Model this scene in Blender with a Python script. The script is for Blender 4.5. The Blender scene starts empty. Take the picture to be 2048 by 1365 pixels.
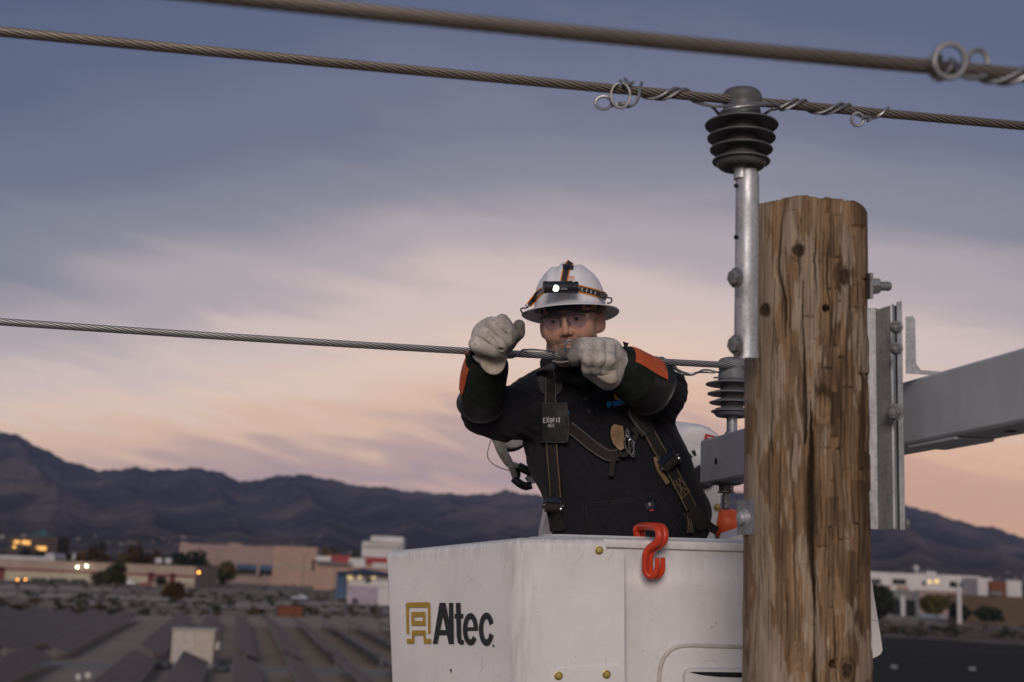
import bpy, bmesh, math, random
import numpy as np
from mathutils import Vector, Matrix
from mathutils.bvhtree import BVHTree

rng = np.random.default_rng(7)
random.seed(7)
SC = bpy.context.scene
COL = SC.collection
R_ = math.radians

# ------------------------------------------------------------------ camera
CAM_H = 9.0
PITCH, ROLL = R_(10.47), R_(2.35)
FPX = 2560.0                       # focal length in pixels of a 2048 wide frame
_f0 = Vector((0, math.cos(PITCH), math.sin(PITCH)))
_u0 = Vector((0, -math.sin(PITCH), math.cos(PITCH)))
_r0 = Vector((1, 0, 0))
CR = _r0 * math.cos(ROLL) + _u0 * math.sin(ROLL)
CU = -_r0 * math.sin(ROLL) + _u0 * math.cos(ROLL)
CF = _f0
CO = Vector((0, 0, CAM_H))
cam = bpy.data.cameras.new('camera')
camo = bpy.data.objects.new('camera', cam)
COL.objects.link(camo)
m = Matrix.Identity(4)
for i in range(3):
    m[i][0], m[i][1], m[i][2], m[i][3] = CR[i], CU[i], -CF[i], CO[i]
camo.matrix_world = m
cam.sensor_width = 36.0
cam.lens = 36.0 * FPX / 2048.0
cam.clip_start, cam.clip_end = 0.05, 40000
cam.dof.use_dof = True
cam.dof.focus_distance = 3.28
cam.dof.aperture_fstop = 3.6
SC.camera = camo

# ------------------------------------------------------------------ world
SUN_AZ, SUN_EL = R_(185), R_(18)
def lin(c):
    return tuple((v / 12.92 if v <= 0.04045 else ((v + 0.055) / 1.055) ** 2.4) for v in [x / 255.0 for x in c])

W = bpy.data.worlds.new('World')
SC.world = W
W.use_nodes = True
nt = W.node_tree
nt.nodes.clear()
def N(t, **kw):
    n = nt.nodes.new(t)
    for k, v in kw.items():
        setattr(n, k, v)
    return n
def L(a, b):
    nt.links.new(a, b)
def MA(op, a, b=None, c=None, clamp=False):
    n = nt.nodes.new('ShaderNodeMath')
    n.operation = op
    n.use_clamp = clamp
    for i, v in enumerate((a, b, c)):
        if v is None:
            continue
        if isinstance(v, (int, float)):
            n.inputs[i].default_value = v
        else:
            nt.links.new(v, n.inputs[i])
    return n.outputs[0]
out = N('ShaderNodeOutputWorld')
bg = N('ShaderNodeBackground')
L(bg.outputs[0], out.inputs[0])
tc = N('ShaderNodeTexCoord')
sep = N('ShaderNodeSeparateXYZ')
L(tc.outputs['Generated'], sep.inputs[0])
el = MA('MULTIPLY', MA('ARCSINE', sep.outputs[2]), 180 / math.pi)       # elevation, degrees
az = MA('MULTIPLY', MA('ARCTAN2', sep.outputs[0], sep.outputs[1]), 180 / math.pi)
# cloud deck coordinates: direction projected on a high plane, so that streaks flatten towards the horizon
den = MA('ADD', MA('MAXIMUM', sep.outputs[2], 0.0), 0.10)
comb = N('ShaderNodeCombineXYZ')
L(MA('DIVIDE', sep.outputs[0], den), comb.inputs[0])
L(MA('DIVIDE', sep.outputs[1], den), comb.inputs[1])
mp = N('ShaderNodeMapping')
mp.inputs['Rotation'].default_value = (0, 0, R_(-28))
mp.inputs['Scale'].default_value = (0.55, 1.25, 1)
L(comb.outputs[0], mp.inputs[0])
n1 = N('ShaderNodeTexNoise')
n1.inputs['Scale'].default_value = 0.8
n1.inputs['Detail'].default_value = 3.0
n1.inputs['Roughness'].default_value = 0.5
n1.inputs['Distortion'].default_value = 0.6
L(mp.outputs[0], n1.inputs['Vector'])
comb2 = N('ShaderNodeCombineXYZ')
L(MA('MULTIPLY', az, 0.055), comb2.inputs[0])
L(MA('ADD', MA('MULTIPLY', el, 0.30), MA('MULTIPLY', az, 0.035)), comb2.inputs[1])
n2 = N('ShaderNodeTexNoise')
n2.inputs['Scale'].default_value = 1.3
n2.inputs['Detail'].default_value = 3.0
n2.inputs['Roughness'].default_value = 0.52
n2.inputs['Distortion'].default_value = 0.4
L(comb2.outputs[0], n2.inputs['Vector'])
shift = MA('ADD', MA('MULTIPLY', MA('SUBTRACT', n1.outputs[0], 0.5), 2.2), MA('MULTIPLY', MA('SUBTRACT', n2.outputs[0], 0.5), 4.0))
# the bank of cloud hangs lower to the north (left) and to the south (right) than in the east
azw = MA('SINE', MA('MULTIPLY', MA('ADD', az, -4.0), 2.0 * math.pi / 180.0))
shift = MA('ADD', shift, MA('MULTIPLY', MA('MULTIPLY', azw, azw), 10.0))
comb3 = N('ShaderNodeCombineXYZ')
L(MA('MULTIPLY', az, 0.075), comb3.inputs[0])
L(MA('ADD', MA('MULTIPLY', el, 0.52), MA('MULTIPLY', az, 0.085)), comb3.inputs[1])
n3 = N('ShaderNodeTexNoise')
n3.inputs['Scale'].default_value = 1.5
n3.inputs['Detail'].default_value = 2.6
n3.inputs['Roughness'].default_value = 0.5
n3.inputs['Distortion'].default_value = 1.2
L(comb3.outputs[0], n3.inputs['Vector'])
wisp = MA('MULTIPLY', MA('MULTIPLY', MA('SUBTRACT', n3.outputs[0], 0.5), 6.5), MA('MULTIPLY', MA('MULTIPLY', el, 0.30, clamp=True), MA('MULTIPLY', MA('SUBTRACT', 14.0, el), 0.13, clamp=True)))
e2 = MA('ADD', MA('ADD', el, wisp), MA('MULTIPLY', shift, MA('MULTIPLY', el, 0.13, clamp=True)))
ramp = N('ShaderNodeValToRGB')
L(MA('DIVIDE', e2, 45.0, clamp=True), ramp.inputs[0])
stops = [(0.0, (230, 184, 164)), (3.0, (218, 178, 166)), (4.6, (190, 161, 163)), (6.2, (206, 171, 164)), (8.0, (241, 200, 174)),
         (10.2, (244, 212, 192)), (12.8, (226, 203, 196)), (15.4, (188, 174, 178)), (18.8, (139, 138, 152)), (22.0, (113, 117, 141)), (26.0, (96, 104, 131)),
         (32.0, (83, 96, 123)), (44.9, (75, 88, 116))]
cr = ramp.color_ramp
cr.interpolation = 'EASE'
while len(cr.elements) < len(stops):
    cr.elements.new(0.5)
for e, (p, c) in zip(cr.elements, stops):
    e.position = p / 45.0
    e.color = (*lin(c), 1)
sky = N('ShaderNodeTexSky', sky_type='NISHITA')
sky.sun_disc = False
sky.sun_elevation = SUN_EL
sky.sun_rotation = SUN_AZ
mixn = N('ShaderNodeMix', data_type='RGBA')
mixn.inputs['Factor'].default_value = 0.12
# the afterglow reaches round to the south: the low sky turns orange towards the right
glow = MA('MULTIPLY', MA('MULTIPLY', MA('SUBTRACT', az, 4.0), 1 / 14.0, clamp=True), MA('SUBTRACT', 1.0, MA('MULTIPLY', e2, 1 / 12.0, clamp=True)), clamp=True)
mixg = N('ShaderNodeMix', data_type='RGBA')
L(glow, mixg.inputs['Factor'])
L(ramp.outputs[0], mixg.inputs['A'])
mixg.inputs['B'].default_value = (*lin((252, 184, 130)), 1)
L(mixg.outputs['Result'], mixn.inputs['A'])
sc_ = N('ShaderNodeVectorMath', operation='SCALE')
sc_.inputs['Scale'].default_value = 0.06
L(sky.outputs[0], sc_.inputs[0])
L(sc_.outputs[0], mixn.inputs['B'])
L(mixn.outputs['Result'], bg.inputs[0])
bg.inputs[1].default_value = 1.0

# soft afterglow of the western sky, behind the camera to the right
sun = bpy.data.lights.new('sun', 'SUN')
sun.energy = 1.75
sun.angle = R_(24)
sun.color = (1.0, 0.86, 0.77)
suno = bpy.data.objects.new('sun', sun)
COL.objects.link(suno)
sd = Vector((math.sin(SUN_AZ) * math.cos(SUN_EL), math.cos(SUN_AZ) * math.cos(SUN_EL), math.sin(SUN_EL)))
suno.rotation_euler = sd.to_track_quat('Z', 'Y').to_euler()
suno.location = sd * 50

vs = SC.view_settings
vs.view_transform = 'Standard'
vs.look = 'None'
vs.exposure = 0.0
vs.gamma = 1.0
vs.use_curve_mapping = False

# ------------------------------------------------------------------ geometry helpers
A_R, A_F, A_U, A_O = [np.array(v, dtype=np.float64) for v in (CR, CF, CU, CO)]
def cs(px, py, d):
    """a point d metres in front of the lens, seen at pixel px, py: x right, y away, z up of the camera"""
    return np.array([(px - 1024.0) * d / FPX, d, (682.5 - py) * d / FPX])
def cw(v):
    v = np.asarray(v, dtype=np.float64)
    return A_O + v[..., 0:1] * A_R + v[..., 1:2] * A_F + v[..., 2:3] * A_U
def C(px, py, d):
    return Vector(cw(cs(px, py, d)))
def pxof(v):
    """pixel and depth of world points"""
    q = np.asarray(v, dtype=np.float64) - A_O
    d = q @ A_F
    return 1024 + (q @ A_R) / d * FPX, 682.5 - (q @ A_U) / d * FPX, d
def ray(px, py):
    return np.array(CF) + (px - 1024.0) / FPX * A_R + (682.5 - py) / FPX * A_U
def ground(px, py, z=0.0):
    r = ray(px, py)
    t = (z - CAM_H) / r[2]
    return Vector(A_O + r * t)
def atY(px, py, Y):
    r = ray(px, py)
    return Vector(A_O + r * (Y / r[1]))
DOWN = np.array([0, 0, -1.0])

WO = {}
def link(o, parent=None, origin=(0, 0, 0)):
    COL.objects.link(o)
    WO[o] = Vector(origin)
    if parent is not None:
        o.parent = parent
        o.location = Vector(origin) - WO[parent]
    else:
        o.location = origin
    return o
def tag(o, label, cat=None, group=None, kind=None):
    if label: o['label'] = label
    if cat: o['category'] = cat
    if group: o['group'] = group
    if kind: o['kind'] = kind
    return o
def thing(name, loc, label, cat, group=None):
    o = bpy.data.objects.new(name, None)
    o.empty_display_size = 0.1
    link(o, None, loc)
    return tag(o, label, cat, group)
def mesh_np(name, v, faces):
    me = bpy.data.meshes.new(name)
    v = np.asarray(v, dtype=np.float32)
    if isinstance(faces, np.ndarray):
        n = faces.shape[1]
        me.vertices.add(len(v))
        me.vertices.foreach_set('co', v.ravel())
        me.loops.add(faces.size)
        me.loops.foreach_set('vertex_index', faces.astype(np.int32).ravel())
        me.polygons.add(len(faces))
        me.polygons.foreach_set('loop_start', np.arange(0, faces.size, n, dtype=np.int32))
        me.update(calc_edges=True)
    else:
        me.from_pydata(v.tolist(), [], [list(map(int, f)) for f in faces])
        me.update()
    return me
def mk(name, v, faces, mat, parent=None, smooth=True, origin=None, angle=None):
    """one mesh object from world coordinates"""
    v = np.asarray(v, dtype=np.float64)
    if origin is None:
        lo, hi = v.min(0), v.max(0)
        origin = ((lo[0] + hi[0]) / 2, (lo[1] + hi[1]) / 2, lo[2])
    me = mesh_np(name, v - np.array(origin), faces)
    if mat: me.materials.append(mat)
    o = bpy.data.objects.new(name, me)
    link(o, parent, origin)
    if smooth:
        me.polygons.foreach_set('use_smooth', np.ones(len(me.polygons), dtype=bool))
        if angle:
            me.set_sharp_from_angle(angle=R_(angle))
    return o
def fattr(o, name, vals):
    a = o.data.attributes.new(name, 'FLOAT', 'POINT')
    a.data.foreach_set('value', np.asarray(vals, dtype=np.float32))

class B:
    """collects shapes in world coordinates, to become ONE mesh"""
    def __init__(s): s.v, s.f = [], []
    def add(s, v, f):
        k = len(s.v)
        s.v += [tuple(p) for p in v]
        s.f += [tuple(i + k for i in q) for q in f]
        return s
    def box(s, c, size, ax=None):
        c = np.array(c); h = np.array(size) / 2
        ax = np.eye(3) if ax is None else np.array(ax)
        v = [c + ax[0] * (sx * h[0]) + ax[1] * (sy * h[1]) + ax[2] * (sz * h[2]) for sx in (-1, 1) for sy in (-1, 1) for sz in (-1, 1)]
        return s.add(v, [(0, 1, 3, 2), (4, 6, 7, 5), (0, 4, 5, 1), (2, 3, 7, 6), (0, 2, 6, 4), (1, 5, 7, 3)])
    def prism(s, poly, off):
        """planar polygon and its copy moved by off"""
        n = len(poly); off = np.array(off)
        v = [np.array(p) for p in poly] + [np.array(p) + off for p in poly]
        f = [tuple(range(n)), tuple(range(2 * n - 1, n - 1, -1))] + [(i, n + i, n + (i + 1) % n, (i + 1) % n) for i in range(n)]
        return s.add(v, f)
    def lathe(s, o, axis, prof, seg=32, ref=None, sq=1.0):
        """prof: list of (radius, height) along axis from o"""
        o = np.array(o, float); a = np.array(axis, float); a /= np.linalg.norm(a)
        r = np.array(ref if ref is not None else ((1, 0, 0) if abs(a[0]) < .8 else (0, 1, 0)), float)
        r -= a * (r @ a); r /= np.linalg.norm(r); q = np.cross(a, r)
        v, f = [], []
        for (rad, h) in prof:
            for i in range(seg):
                t = 2 * math.pi * i / seg
                v.append(o + a * h + (r * math.cos(t) + q * math.sin(t) * sq) * rad)
        m_ = len(prof)
        for j in range(m_ - 1):
            for i in range(seg):
                f.append((j * seg + i, j * seg + (i + 1) % seg, (j + 1) * seg + (i + 1) % seg, (j + 1) * seg + i))
        if prof[0][0] > 1e-6: f.append(tuple(range(seg - 1, -1, -1)))
        if prof[-1][0] > 1e-6: f.append(tuple((m_ - 1) * seg + i for i in range(seg)))
        return s.add(v, f)
    def cyl(s, a, b, r, seg=16, r2=None):
        a, b = np.array(a, float), np.array(b, float)
        return s.lathe(a, b - a, [(r, 0), (r if r2 is None else r2, np.linalg.norm(b - a))], seg)
    def tube(s, pts, r, seg=8, sub=4, smooth=True):
        P = catmull(pts, sub) if smooth and len(pts) > 2 else np.array(pts, float)
        n = len(P)
        rr = np.full(n, r) if np.isscalar(r) else np.interp(np.linspace(0, 1, n), np.linspace(0, 1, len(r)), r)
        T = np.gradient(P, axis=0); T /= np.linalg.norm(T, axis=1)[:, None] + 1e-12
        u = np.cross(T[0], (0.3, 0.2, 1.0)); u /= np.linalg.norm(u)
        v, f = [], []
        for i in range(n):
            u = u - T[i] * (u @ T[i]); u /= np.linalg.norm(u) + 1e-12
            w = np.cross(T[i], u)
            for k in range(seg):
                t = 2 * math.pi * k / seg
                v.append(P[i] + (u * math.cos(t) + w * math.sin(t)) * rr[i])
        for i in range(n - 1):
            for k in range(seg):
                f.append((i * seg + k, i * seg + (k + 1) % seg, (i + 1) * seg + (k + 1) % seg, (i + 1) * seg + k))
        f.append(tuple(range(seg - 1, -1, -1))); f.append(tuple((n - 1) * seg + k for k in range(seg)))
        return s.add(v, f)
    def hexbolt(s, c, axis, r, h, stub=0.0, stubr=None):
        """hexagonal head on axis with a washer, and a stub of thread"""
        s.lathe(c, axis, [(r * 1.35, 0), (r * 1.35, h * .18), (r * 1.2, h * .2)], 24)
        c = np.array(c); a = np.array(axis, float); a /= np.linalg.norm(a)
        s.lathe(c + a * h * .201, a, [(r * .96, 0), (r, h * .06), (r, h * .68), (r * .86, h * .8)], 6)
        if stub: s.lathe(c + a * h * .8, a, [(stubr or r * .5, 0), (stubr or r * .5, stub), ((stubr or r * .5) * .7, stub * 1.08)], 12)
        return s
    def mk(s, name, mat, parent=None, smooth=True, angle=35, origin=None):
        return mk(name, np.array(s.v), s.f, mat, parent, smooth, origin, angle)

def catmull(pts, sub=4):
    P = np.array(pts, float)
    P = np.vstack([2 * P[0] - P[1], P, 2 * P[-1] - P[-2]])
    o = []
    for i in range(1, len(P) - 2):
        for j in range(sub):
            t = j / sub
            a, b, c, d = P[i - 1], P[i], P[i + 1], P[i + 2]
            o.append(.5 * (2 * b + (c - a) * t + (2 * a - 5 * b + 4 * c - d) * t * t + (3 * b - a - 3 * c + d) * t ** 3))
    o.append(P[-2])
    return np.array(o)

# smooth solids: signed distance fields meshed by surface nets
class SDF:
    def __init__(s, lo, hi, res):
        s.lo, s.res = np.array(lo, float), res
        ax = [np.arange(lo[i], hi[i] + res, res, dtype=np.float32) for i in range(3)]
        s.P = np.stack(np.meshgrid(*ax, indexing='ij'), -1)
        s.d = np.full(s.P.shape[:3], 10.0, np.float32)
    def u(s, b, k=0.0):
        if k <= 0: s.d = np.minimum(s.d, b)
        else:
            h = np.clip(.5 + .5 * (b - s.d) / k, 0, 1)
            s.d = b * (1 - h) + s.d * h - k * h * (1 - h)
        return s
    def sub(s, b, k=0.0):
        if k <= 0: s.d = np.maximum(s.d, -b)
        else:
            h = np.clip(.5 - .5 * (s.d + b) / k, 0, 1)
            s.d = s.d * (1 - h) - b * h + k * h * (1 - h)
        return s
    def ball(s, c, r):
        return np.linalg.norm(s.P - np.float32(c), axis=-1) - r
    def ell(s, c, r, ax=None):
        q = s.P - np.float32(c)
        if ax is not None: q = q @ np.float32(np.array(ax).T)
        r = np.float32(r)
        k0 = np.linalg.norm(q / r, axis=-1)
        k1 = np.linalg.norm(q / (r * r), axis=-1) + 1e-6
        return k0 * (k0 - 1) / k1
    def cap(s, a, b, ra, rb=None):
        rb = ra if rb is None else rb
        a, b = np.float32(a), np.float32(b)
        ab = b - a
        h = np.clip(((s.P - a) @ ab) / (ab @ ab + 1e-9), 0, 1)
        return np.linalg.norm(s.P - a - h[..., None] * ab, axis=-1) - (ra + (rb - ra) * h)
    def mesh(s):
        d = s.d
        sg = d < 0
        nx, ny, nz = d.shape
        cnt = np.zeros((nx - 1, ny - 1, nz - 1), np.int8)
        for i in (0, 1):
            for j in (0, 1):
                for k in (0, 1):
                    cnt += sg[i:nx - 1 + i, j:ny - 1 + j, k:nz - 1 + k]
        act = (cnt > 0) & (cnt < 8)
        idx = np.full(act.shape, -1, np.int64)
        I = np.argwhere(act)
        idx[act] = np.arange(len(I))
        acc = np.zeros((len(I), 3)); num = np.zeros(len(I))
        cor = [(i, j, k) for i in (0, 1) for j in (0, 1) for k in (0, 1)]
        for a in cor:
            for ax in range(3):
                if a[ax]: continue
                b = list(a); b[ax] = 1
                da = d[I[:, 0] + a[0], I[:, 1] + a[1], I[:, 2] + a[2]]
                db = d[I[:, 0] + b[0], I[:, 1] + b[1], I[:, 2] + b[2]]
                c = (da < 0) != (db < 0)
                t = np.where(c, da / np.where(c, da - db, 1), 0)
                p = np.tile(np.array(a, float), (len(I), 1)); p[:, ax] = t
                acc[c] += p[c]; num[c] += 1
        v = s.lo + (I + acc / num[:, None]) * s.res
        F = []
        for ax in range(3):
            o1, o2 = [(1, 2), (2, 0), (0, 1)][ax]
            sl0 = [slice(1, None)] * 3; sl0[ax] = slice(0, -1)
            sl1 = [slice(1, None)] * 3; sl1[ax] = slice(1, None)
            a0 = sg[tuple(sl0)]; a1 = sg[tuple(sl1)]
            E = np.argwhere(a0 != a1)
            if not len(E): continue
            E = E + 1; E[:, ax] -= 1
            inside = sg[E[:, 0], E[:, 1], E[:, 2]]
            e1 = np.zeros(3, int); e1[o1] = 1
            e2_ = np.zeros(3, int); e2_[o2] = 1
            q = [E - e1 - e2_, E - e2_, E, E - e1]
            ok = np.all([(np.all(x >= 0, 1) & (x[:, 0] < nx - 1) & (x[:, 1] < ny - 1) & (x[:, 2] < nz - 1)) for x in q], axis=0)
            q = [x[ok] for x in q]; inside = inside[ok]
            quad = np.stack([idx[x[:, 0], x[:, 1], x[:, 2]] for x in q], 1)
            quad[~inside] = quad[~inside][:, ::-1]
            F.append(quad)
        return v, np.vstack(F)
def fbm(p, scale, octv=3, seed=0):
    """cheap smooth pseudo-noise from sines, -1..1"""
    r = np.random.default_rng(seed)
    s = np.zeros(p.shape[:-1]); amp = 1.0; tot = 0
    for o in range(octv):
        for k in range(3):
            dv = r.normal(size=3); dv /= np.linalg.norm(dv)
            s += amp * np.sin(p @ (dv * scale * (2 ** o) * (0.8 + .4 * r.random())) + r.random() * 6.28)
            tot += amp * .8
        amp *= .55
    return s / tot
# ------------------------------------------------------------------ materials
class NB:
    """small node-building aid for one material"""
    def __init__(s, name):
        s.m = bpy.data.materials.new(name)
        s.m.use_nodes = True
        s.t = s.m.node_tree
        s.p = s.t.nodes['Principled BSDF']
    def n(s, t, **kw):
        x = s.t.nodes.new(t)
        for k, v in kw.items(): setattr(x, k, v)
        return x
    def l(s, a, b): s.t.links.new(a, b)
    def coords(s, scale=(1, 1, 1), kind='Object'):
        tc = s.n('ShaderNodeTexCoord'); mp = s.n('ShaderNodeMapping')
        mp.inputs['Scale'].default_value = scale
        s.l(tc.outputs[kind], mp.inputs[0])
        return mp.outputs[0]
    def noise(s, vec, scale, detail=5, rough=.55, dist=0.0):
        x = s.n('ShaderNodeTexNoise')
        x.inputs['Scale'].default_value = scale; x.inputs['Detail'].default_value = detail
        x.inputs['Roughness'].default_value = rough; x.inputs['Distortion'].default_value = dist
        s.l(vec, x.inputs['Vector'])
        return x.outputs[0]
    def ramp(s, fac, stops):
        r = s.n('ShaderNodeValToRGB'); c = r.color_ramp
        while len(c.elements) < len(stops): c.elements.new(.5)
        for e, (p, col) in zip(c.elements, stops):
            e.position = p
            e.color = (*col, 1) if len(col) == 3 else col
        s.l(fac, r.inputs[0])
        return r.outputs[0]
    def mix(s, fac, a, b, mode='MIX'):
        x = s.n('ShaderNodeMix', data_type='RGBA', blend_type=mode)
        for v, i in ((fac, 'Factor'), (a, 'A'), (b, 'B')):
            if isinstance(v, (int, float)): x.inputs[i].default_value = v
            elif isinstance(v, tuple): x.inputs[i].default_value = (*v, 1)
            else: s.l(v, x.inputs[i])
        return x.outputs['Result']
    def math(s, op, a, b=None, clamp=False):
        x = s.n('ShaderNodeMath', operation=op); x.use_clamp = clamp
        for i, v in enumerate((a, b)):
            if v is None: continue
            if isinstance(v, (int, float)): x.inputs[i].default_value = v
            else: s.l(v, x.inputs[i])
        return x.outputs[0]
    def attr(s, name):
        x = s.n('ShaderNodeAttribute', attribute_name=name)
        return x.outputs['Fac']
    def bump(s, h, strength=.3, dist=.002):
        b = s.n('ShaderNodeBump')
        b.inputs['Strength'].default_value = strength; b.inputs['Distance'].default_value = dist
        s.l(h, b.inputs['Height']); s.l(b.outputs[0], s.p.inputs['Normal'])
    def base(s, c):
        if isinstance(c, tuple): s.p.inputs['Base Color'].default_value = (*c, 1)
        else: s.l(c, s.p.inputs['Base Color'])
    def set(s, rough=None, metal=None, spec=None, **kw):
        for k, v in (('Roughness', rough), ('Metallic', metal), ('Specular IOR Level', spec)):
            if v is None: continue
            if isinstance(v, (int, float)): s.p.inputs[k].default_value = v
            else: s.l(v, s.p.inputs[k])
        for k, v in kw.items(): s.p.inputs[k].default_value = v
        return s

def M(name, c1, c2=None, scale=30, rough=.5, metal=0.0, bump=0.0, bscale=None, stretch=(1, 1, 1), spec=.5, lo=.35, hi=.65, bdist=.002, detail=5):
    """plain procedural surface: two tones of the same thing broken up by noise, uneven gloss, fine relief"""
    b = NB(name)
    c2 = c2 or tuple(x * .72 for x in c1)
    v = b.coords(stretch)
    nz = b.noise(v, scale, detail)
    b.base(b.ramp(nz, [(lo, c2), (hi, c1)]))
    rn = b.ramp(nz, [(.3, (min(1, rough + .12),) * 3), (.7, (max(.03, rough - .06),) * 3)])
    b.set(rough=rn, metal=metal, spec=spec)
    if bump: b.bump(b.noise(v, bscale or scale * 4, 4), bump, bdist)
    return b.m

def m_white(name, c=(.74, .74, .75)):
    """scuffed white gelcoat: grime, dark specks and hairline scratches"""
    b = NB(name)
    v = b.coords()
    big = b.noise(v, 5, 6)
    col = b.ramp(big, [(.3, tuple(x * .84 for x in c)), (.62, c)])
    fine = b.noise(v, 60, 6, .7)
    col = b.mix(b.ramp(fine, [(.6, (0, 0, 0)), (.78, (.35,) * 3)]), col, (.30, .28, .27))
    sp = b.noise(v, 190, 2, .5)
    col = b.mix(b.ramp(sp, [(.728, (0, 0, 0)), (.748, (.75,) * 3)]), col, (.12, .11, .10))
    w = b.n('ShaderNodeTexVoronoi', feature='DISTANCE_TO_EDGE')
    w.inputs['Scale'].default_value = 7
    vv = b.n('ShaderNodeVectorMath', operation='ADD')
    nn = b.n('ShaderNodeTexNoise'); nn.inputs['Scale'].default_value = 3.0
    b.l(v, nn.inputs['Vector']); b.l(nn.outputs['Color'], vv.inputs[0]); b.l(v, vv.inputs[1]); b.l(vv.outputs[0], w.inputs['Vector'])
    line = b.ramp(w.outputs[0], [(.0, (1, 1, 1)), (.010, (0, 0, 0))])
    line = b.mix(1.0, line, b.ramp(b.noise(v, 9, 2), [(.56, (0, 0, 0)), (.66, (.55,) * 3)]), 'MULTIPLY')
    col = b.mix(line, col, (.32, .30, .29))
    edge = b.attr('wear')
    col = b.mix(b.math('MULTIPLY', edge, b.ramp(b.noise(b.coords((1, 1, .12)), 55, 5, .7), [(.40, (0, 0, 0)), (.66, (.85,) * 3)])), col, (.27, .255, .25))
    b.base(col)
    b.set(rough=b.ramp(big, [(.3, (.5,) * 3), (.7, (.36,) * 3)]), spec=.45)
    b.bump(b.noise(v, 26, 4), .12, .002)
    return b.m

def m_galv(name, c=(.50, .52, .55), dark=.42, rough=.42, spot=(.10, .10, .10), th=.70):
    """hot-dip zinc: spangle, dull bloom and drips"""
    b = NB(name)
    v = b.coords()
    vo = b.n('ShaderNodeTexVoronoi'); vo.inputs['Scale'].default_value = 210
    b.l(v, vo.inputs['Vector'])
    sp = b.n('ShaderNodeSeparateColor'); b.l(vo.outputs['Color'], sp.inputs[0])
    st = b.noise(b.coords((1, 1, .3)), 34, 6, .65)
    col = b.ramp(st, [(.32, tuple(x * dark for x in c)), (.62, c)])
    col = b.mix(.30, col, b.ramp(sp.outputs[0], [(0, tuple(x * .6 for x in c)), (1, tuple(min(1, x * 1.25) for x in c))]))
    spk = b.noise(v, 120, 2)
    col = b.mix(b.ramp(spk, [(th, (0, 0, 0)), (th + .05, (.8,) * 3)]), col, spot)
    b.base(col)
    b.set(rough=b.ramp(st, [(.3, (rough + .2,) * 3), (.7, (rough - .06,) * 3)]), metal=.45)
    b.bump(st, .25, .002)
    return b.m

MT = {}
MT['white'] = m_white('white_fibreglass')
MT['galv'] = m_galv('galvanised_steel')
MT['galv_dull'] = m_galv('dull_galvanised_steel', (.30, .315, .33), .6, .5)
MT['bolt'] = m_galv('weathered_bolt_zinc', (.26, .275, .285), .55, .45, (.13, .062, .028), .60)
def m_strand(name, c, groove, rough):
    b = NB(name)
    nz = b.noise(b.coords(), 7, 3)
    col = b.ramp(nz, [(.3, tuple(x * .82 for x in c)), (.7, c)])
    col = b.mix(b.attr('groove'), col, groove)  # strand grooves darkened: dirt plus shade between strands put into the colour
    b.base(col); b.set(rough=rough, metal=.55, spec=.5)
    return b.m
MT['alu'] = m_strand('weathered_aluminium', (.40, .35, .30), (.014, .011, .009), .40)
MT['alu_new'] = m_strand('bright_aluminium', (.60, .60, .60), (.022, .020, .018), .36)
MT['tie'] = M('soft_aluminium_tie', (.33, .335, .35), (.22, .225, .24), 60, .42, .7)
MT['polymer'] = M('grey_insulator_polymer', (.105, .11, .115), (.075, .08, .085), 60, .48, 0, .05)
MT['polymer_light'] = M('dusty_insulator_polymer', (.21, .22, .235), (.15, .16, .17), 60, .5, 0, .05)
MT['arm'] = M('grey_fibreglass_arm', (.52, .56, .60), (.44, .475, .51), 9, .5, 0, .12, 140, (1, 1, 1))
MT['hole'] = M('dark_opening', (.012, .012, .012), None, 30, .9)
MT['black'] = M('black_plastic', (.022, .022, .024), (.014, .014, .016), 60, .36)
MT['yellow_zinc'] = M('yellow_zinc', (.45, .36, .10), (.30, .23, .06), 120, .42, .55)
MT['red_plastic'] = M('orange_red_plastic', (.66, .062, .022), (.52, .045, .018), 30, .34, 0, .08, 120)

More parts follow.
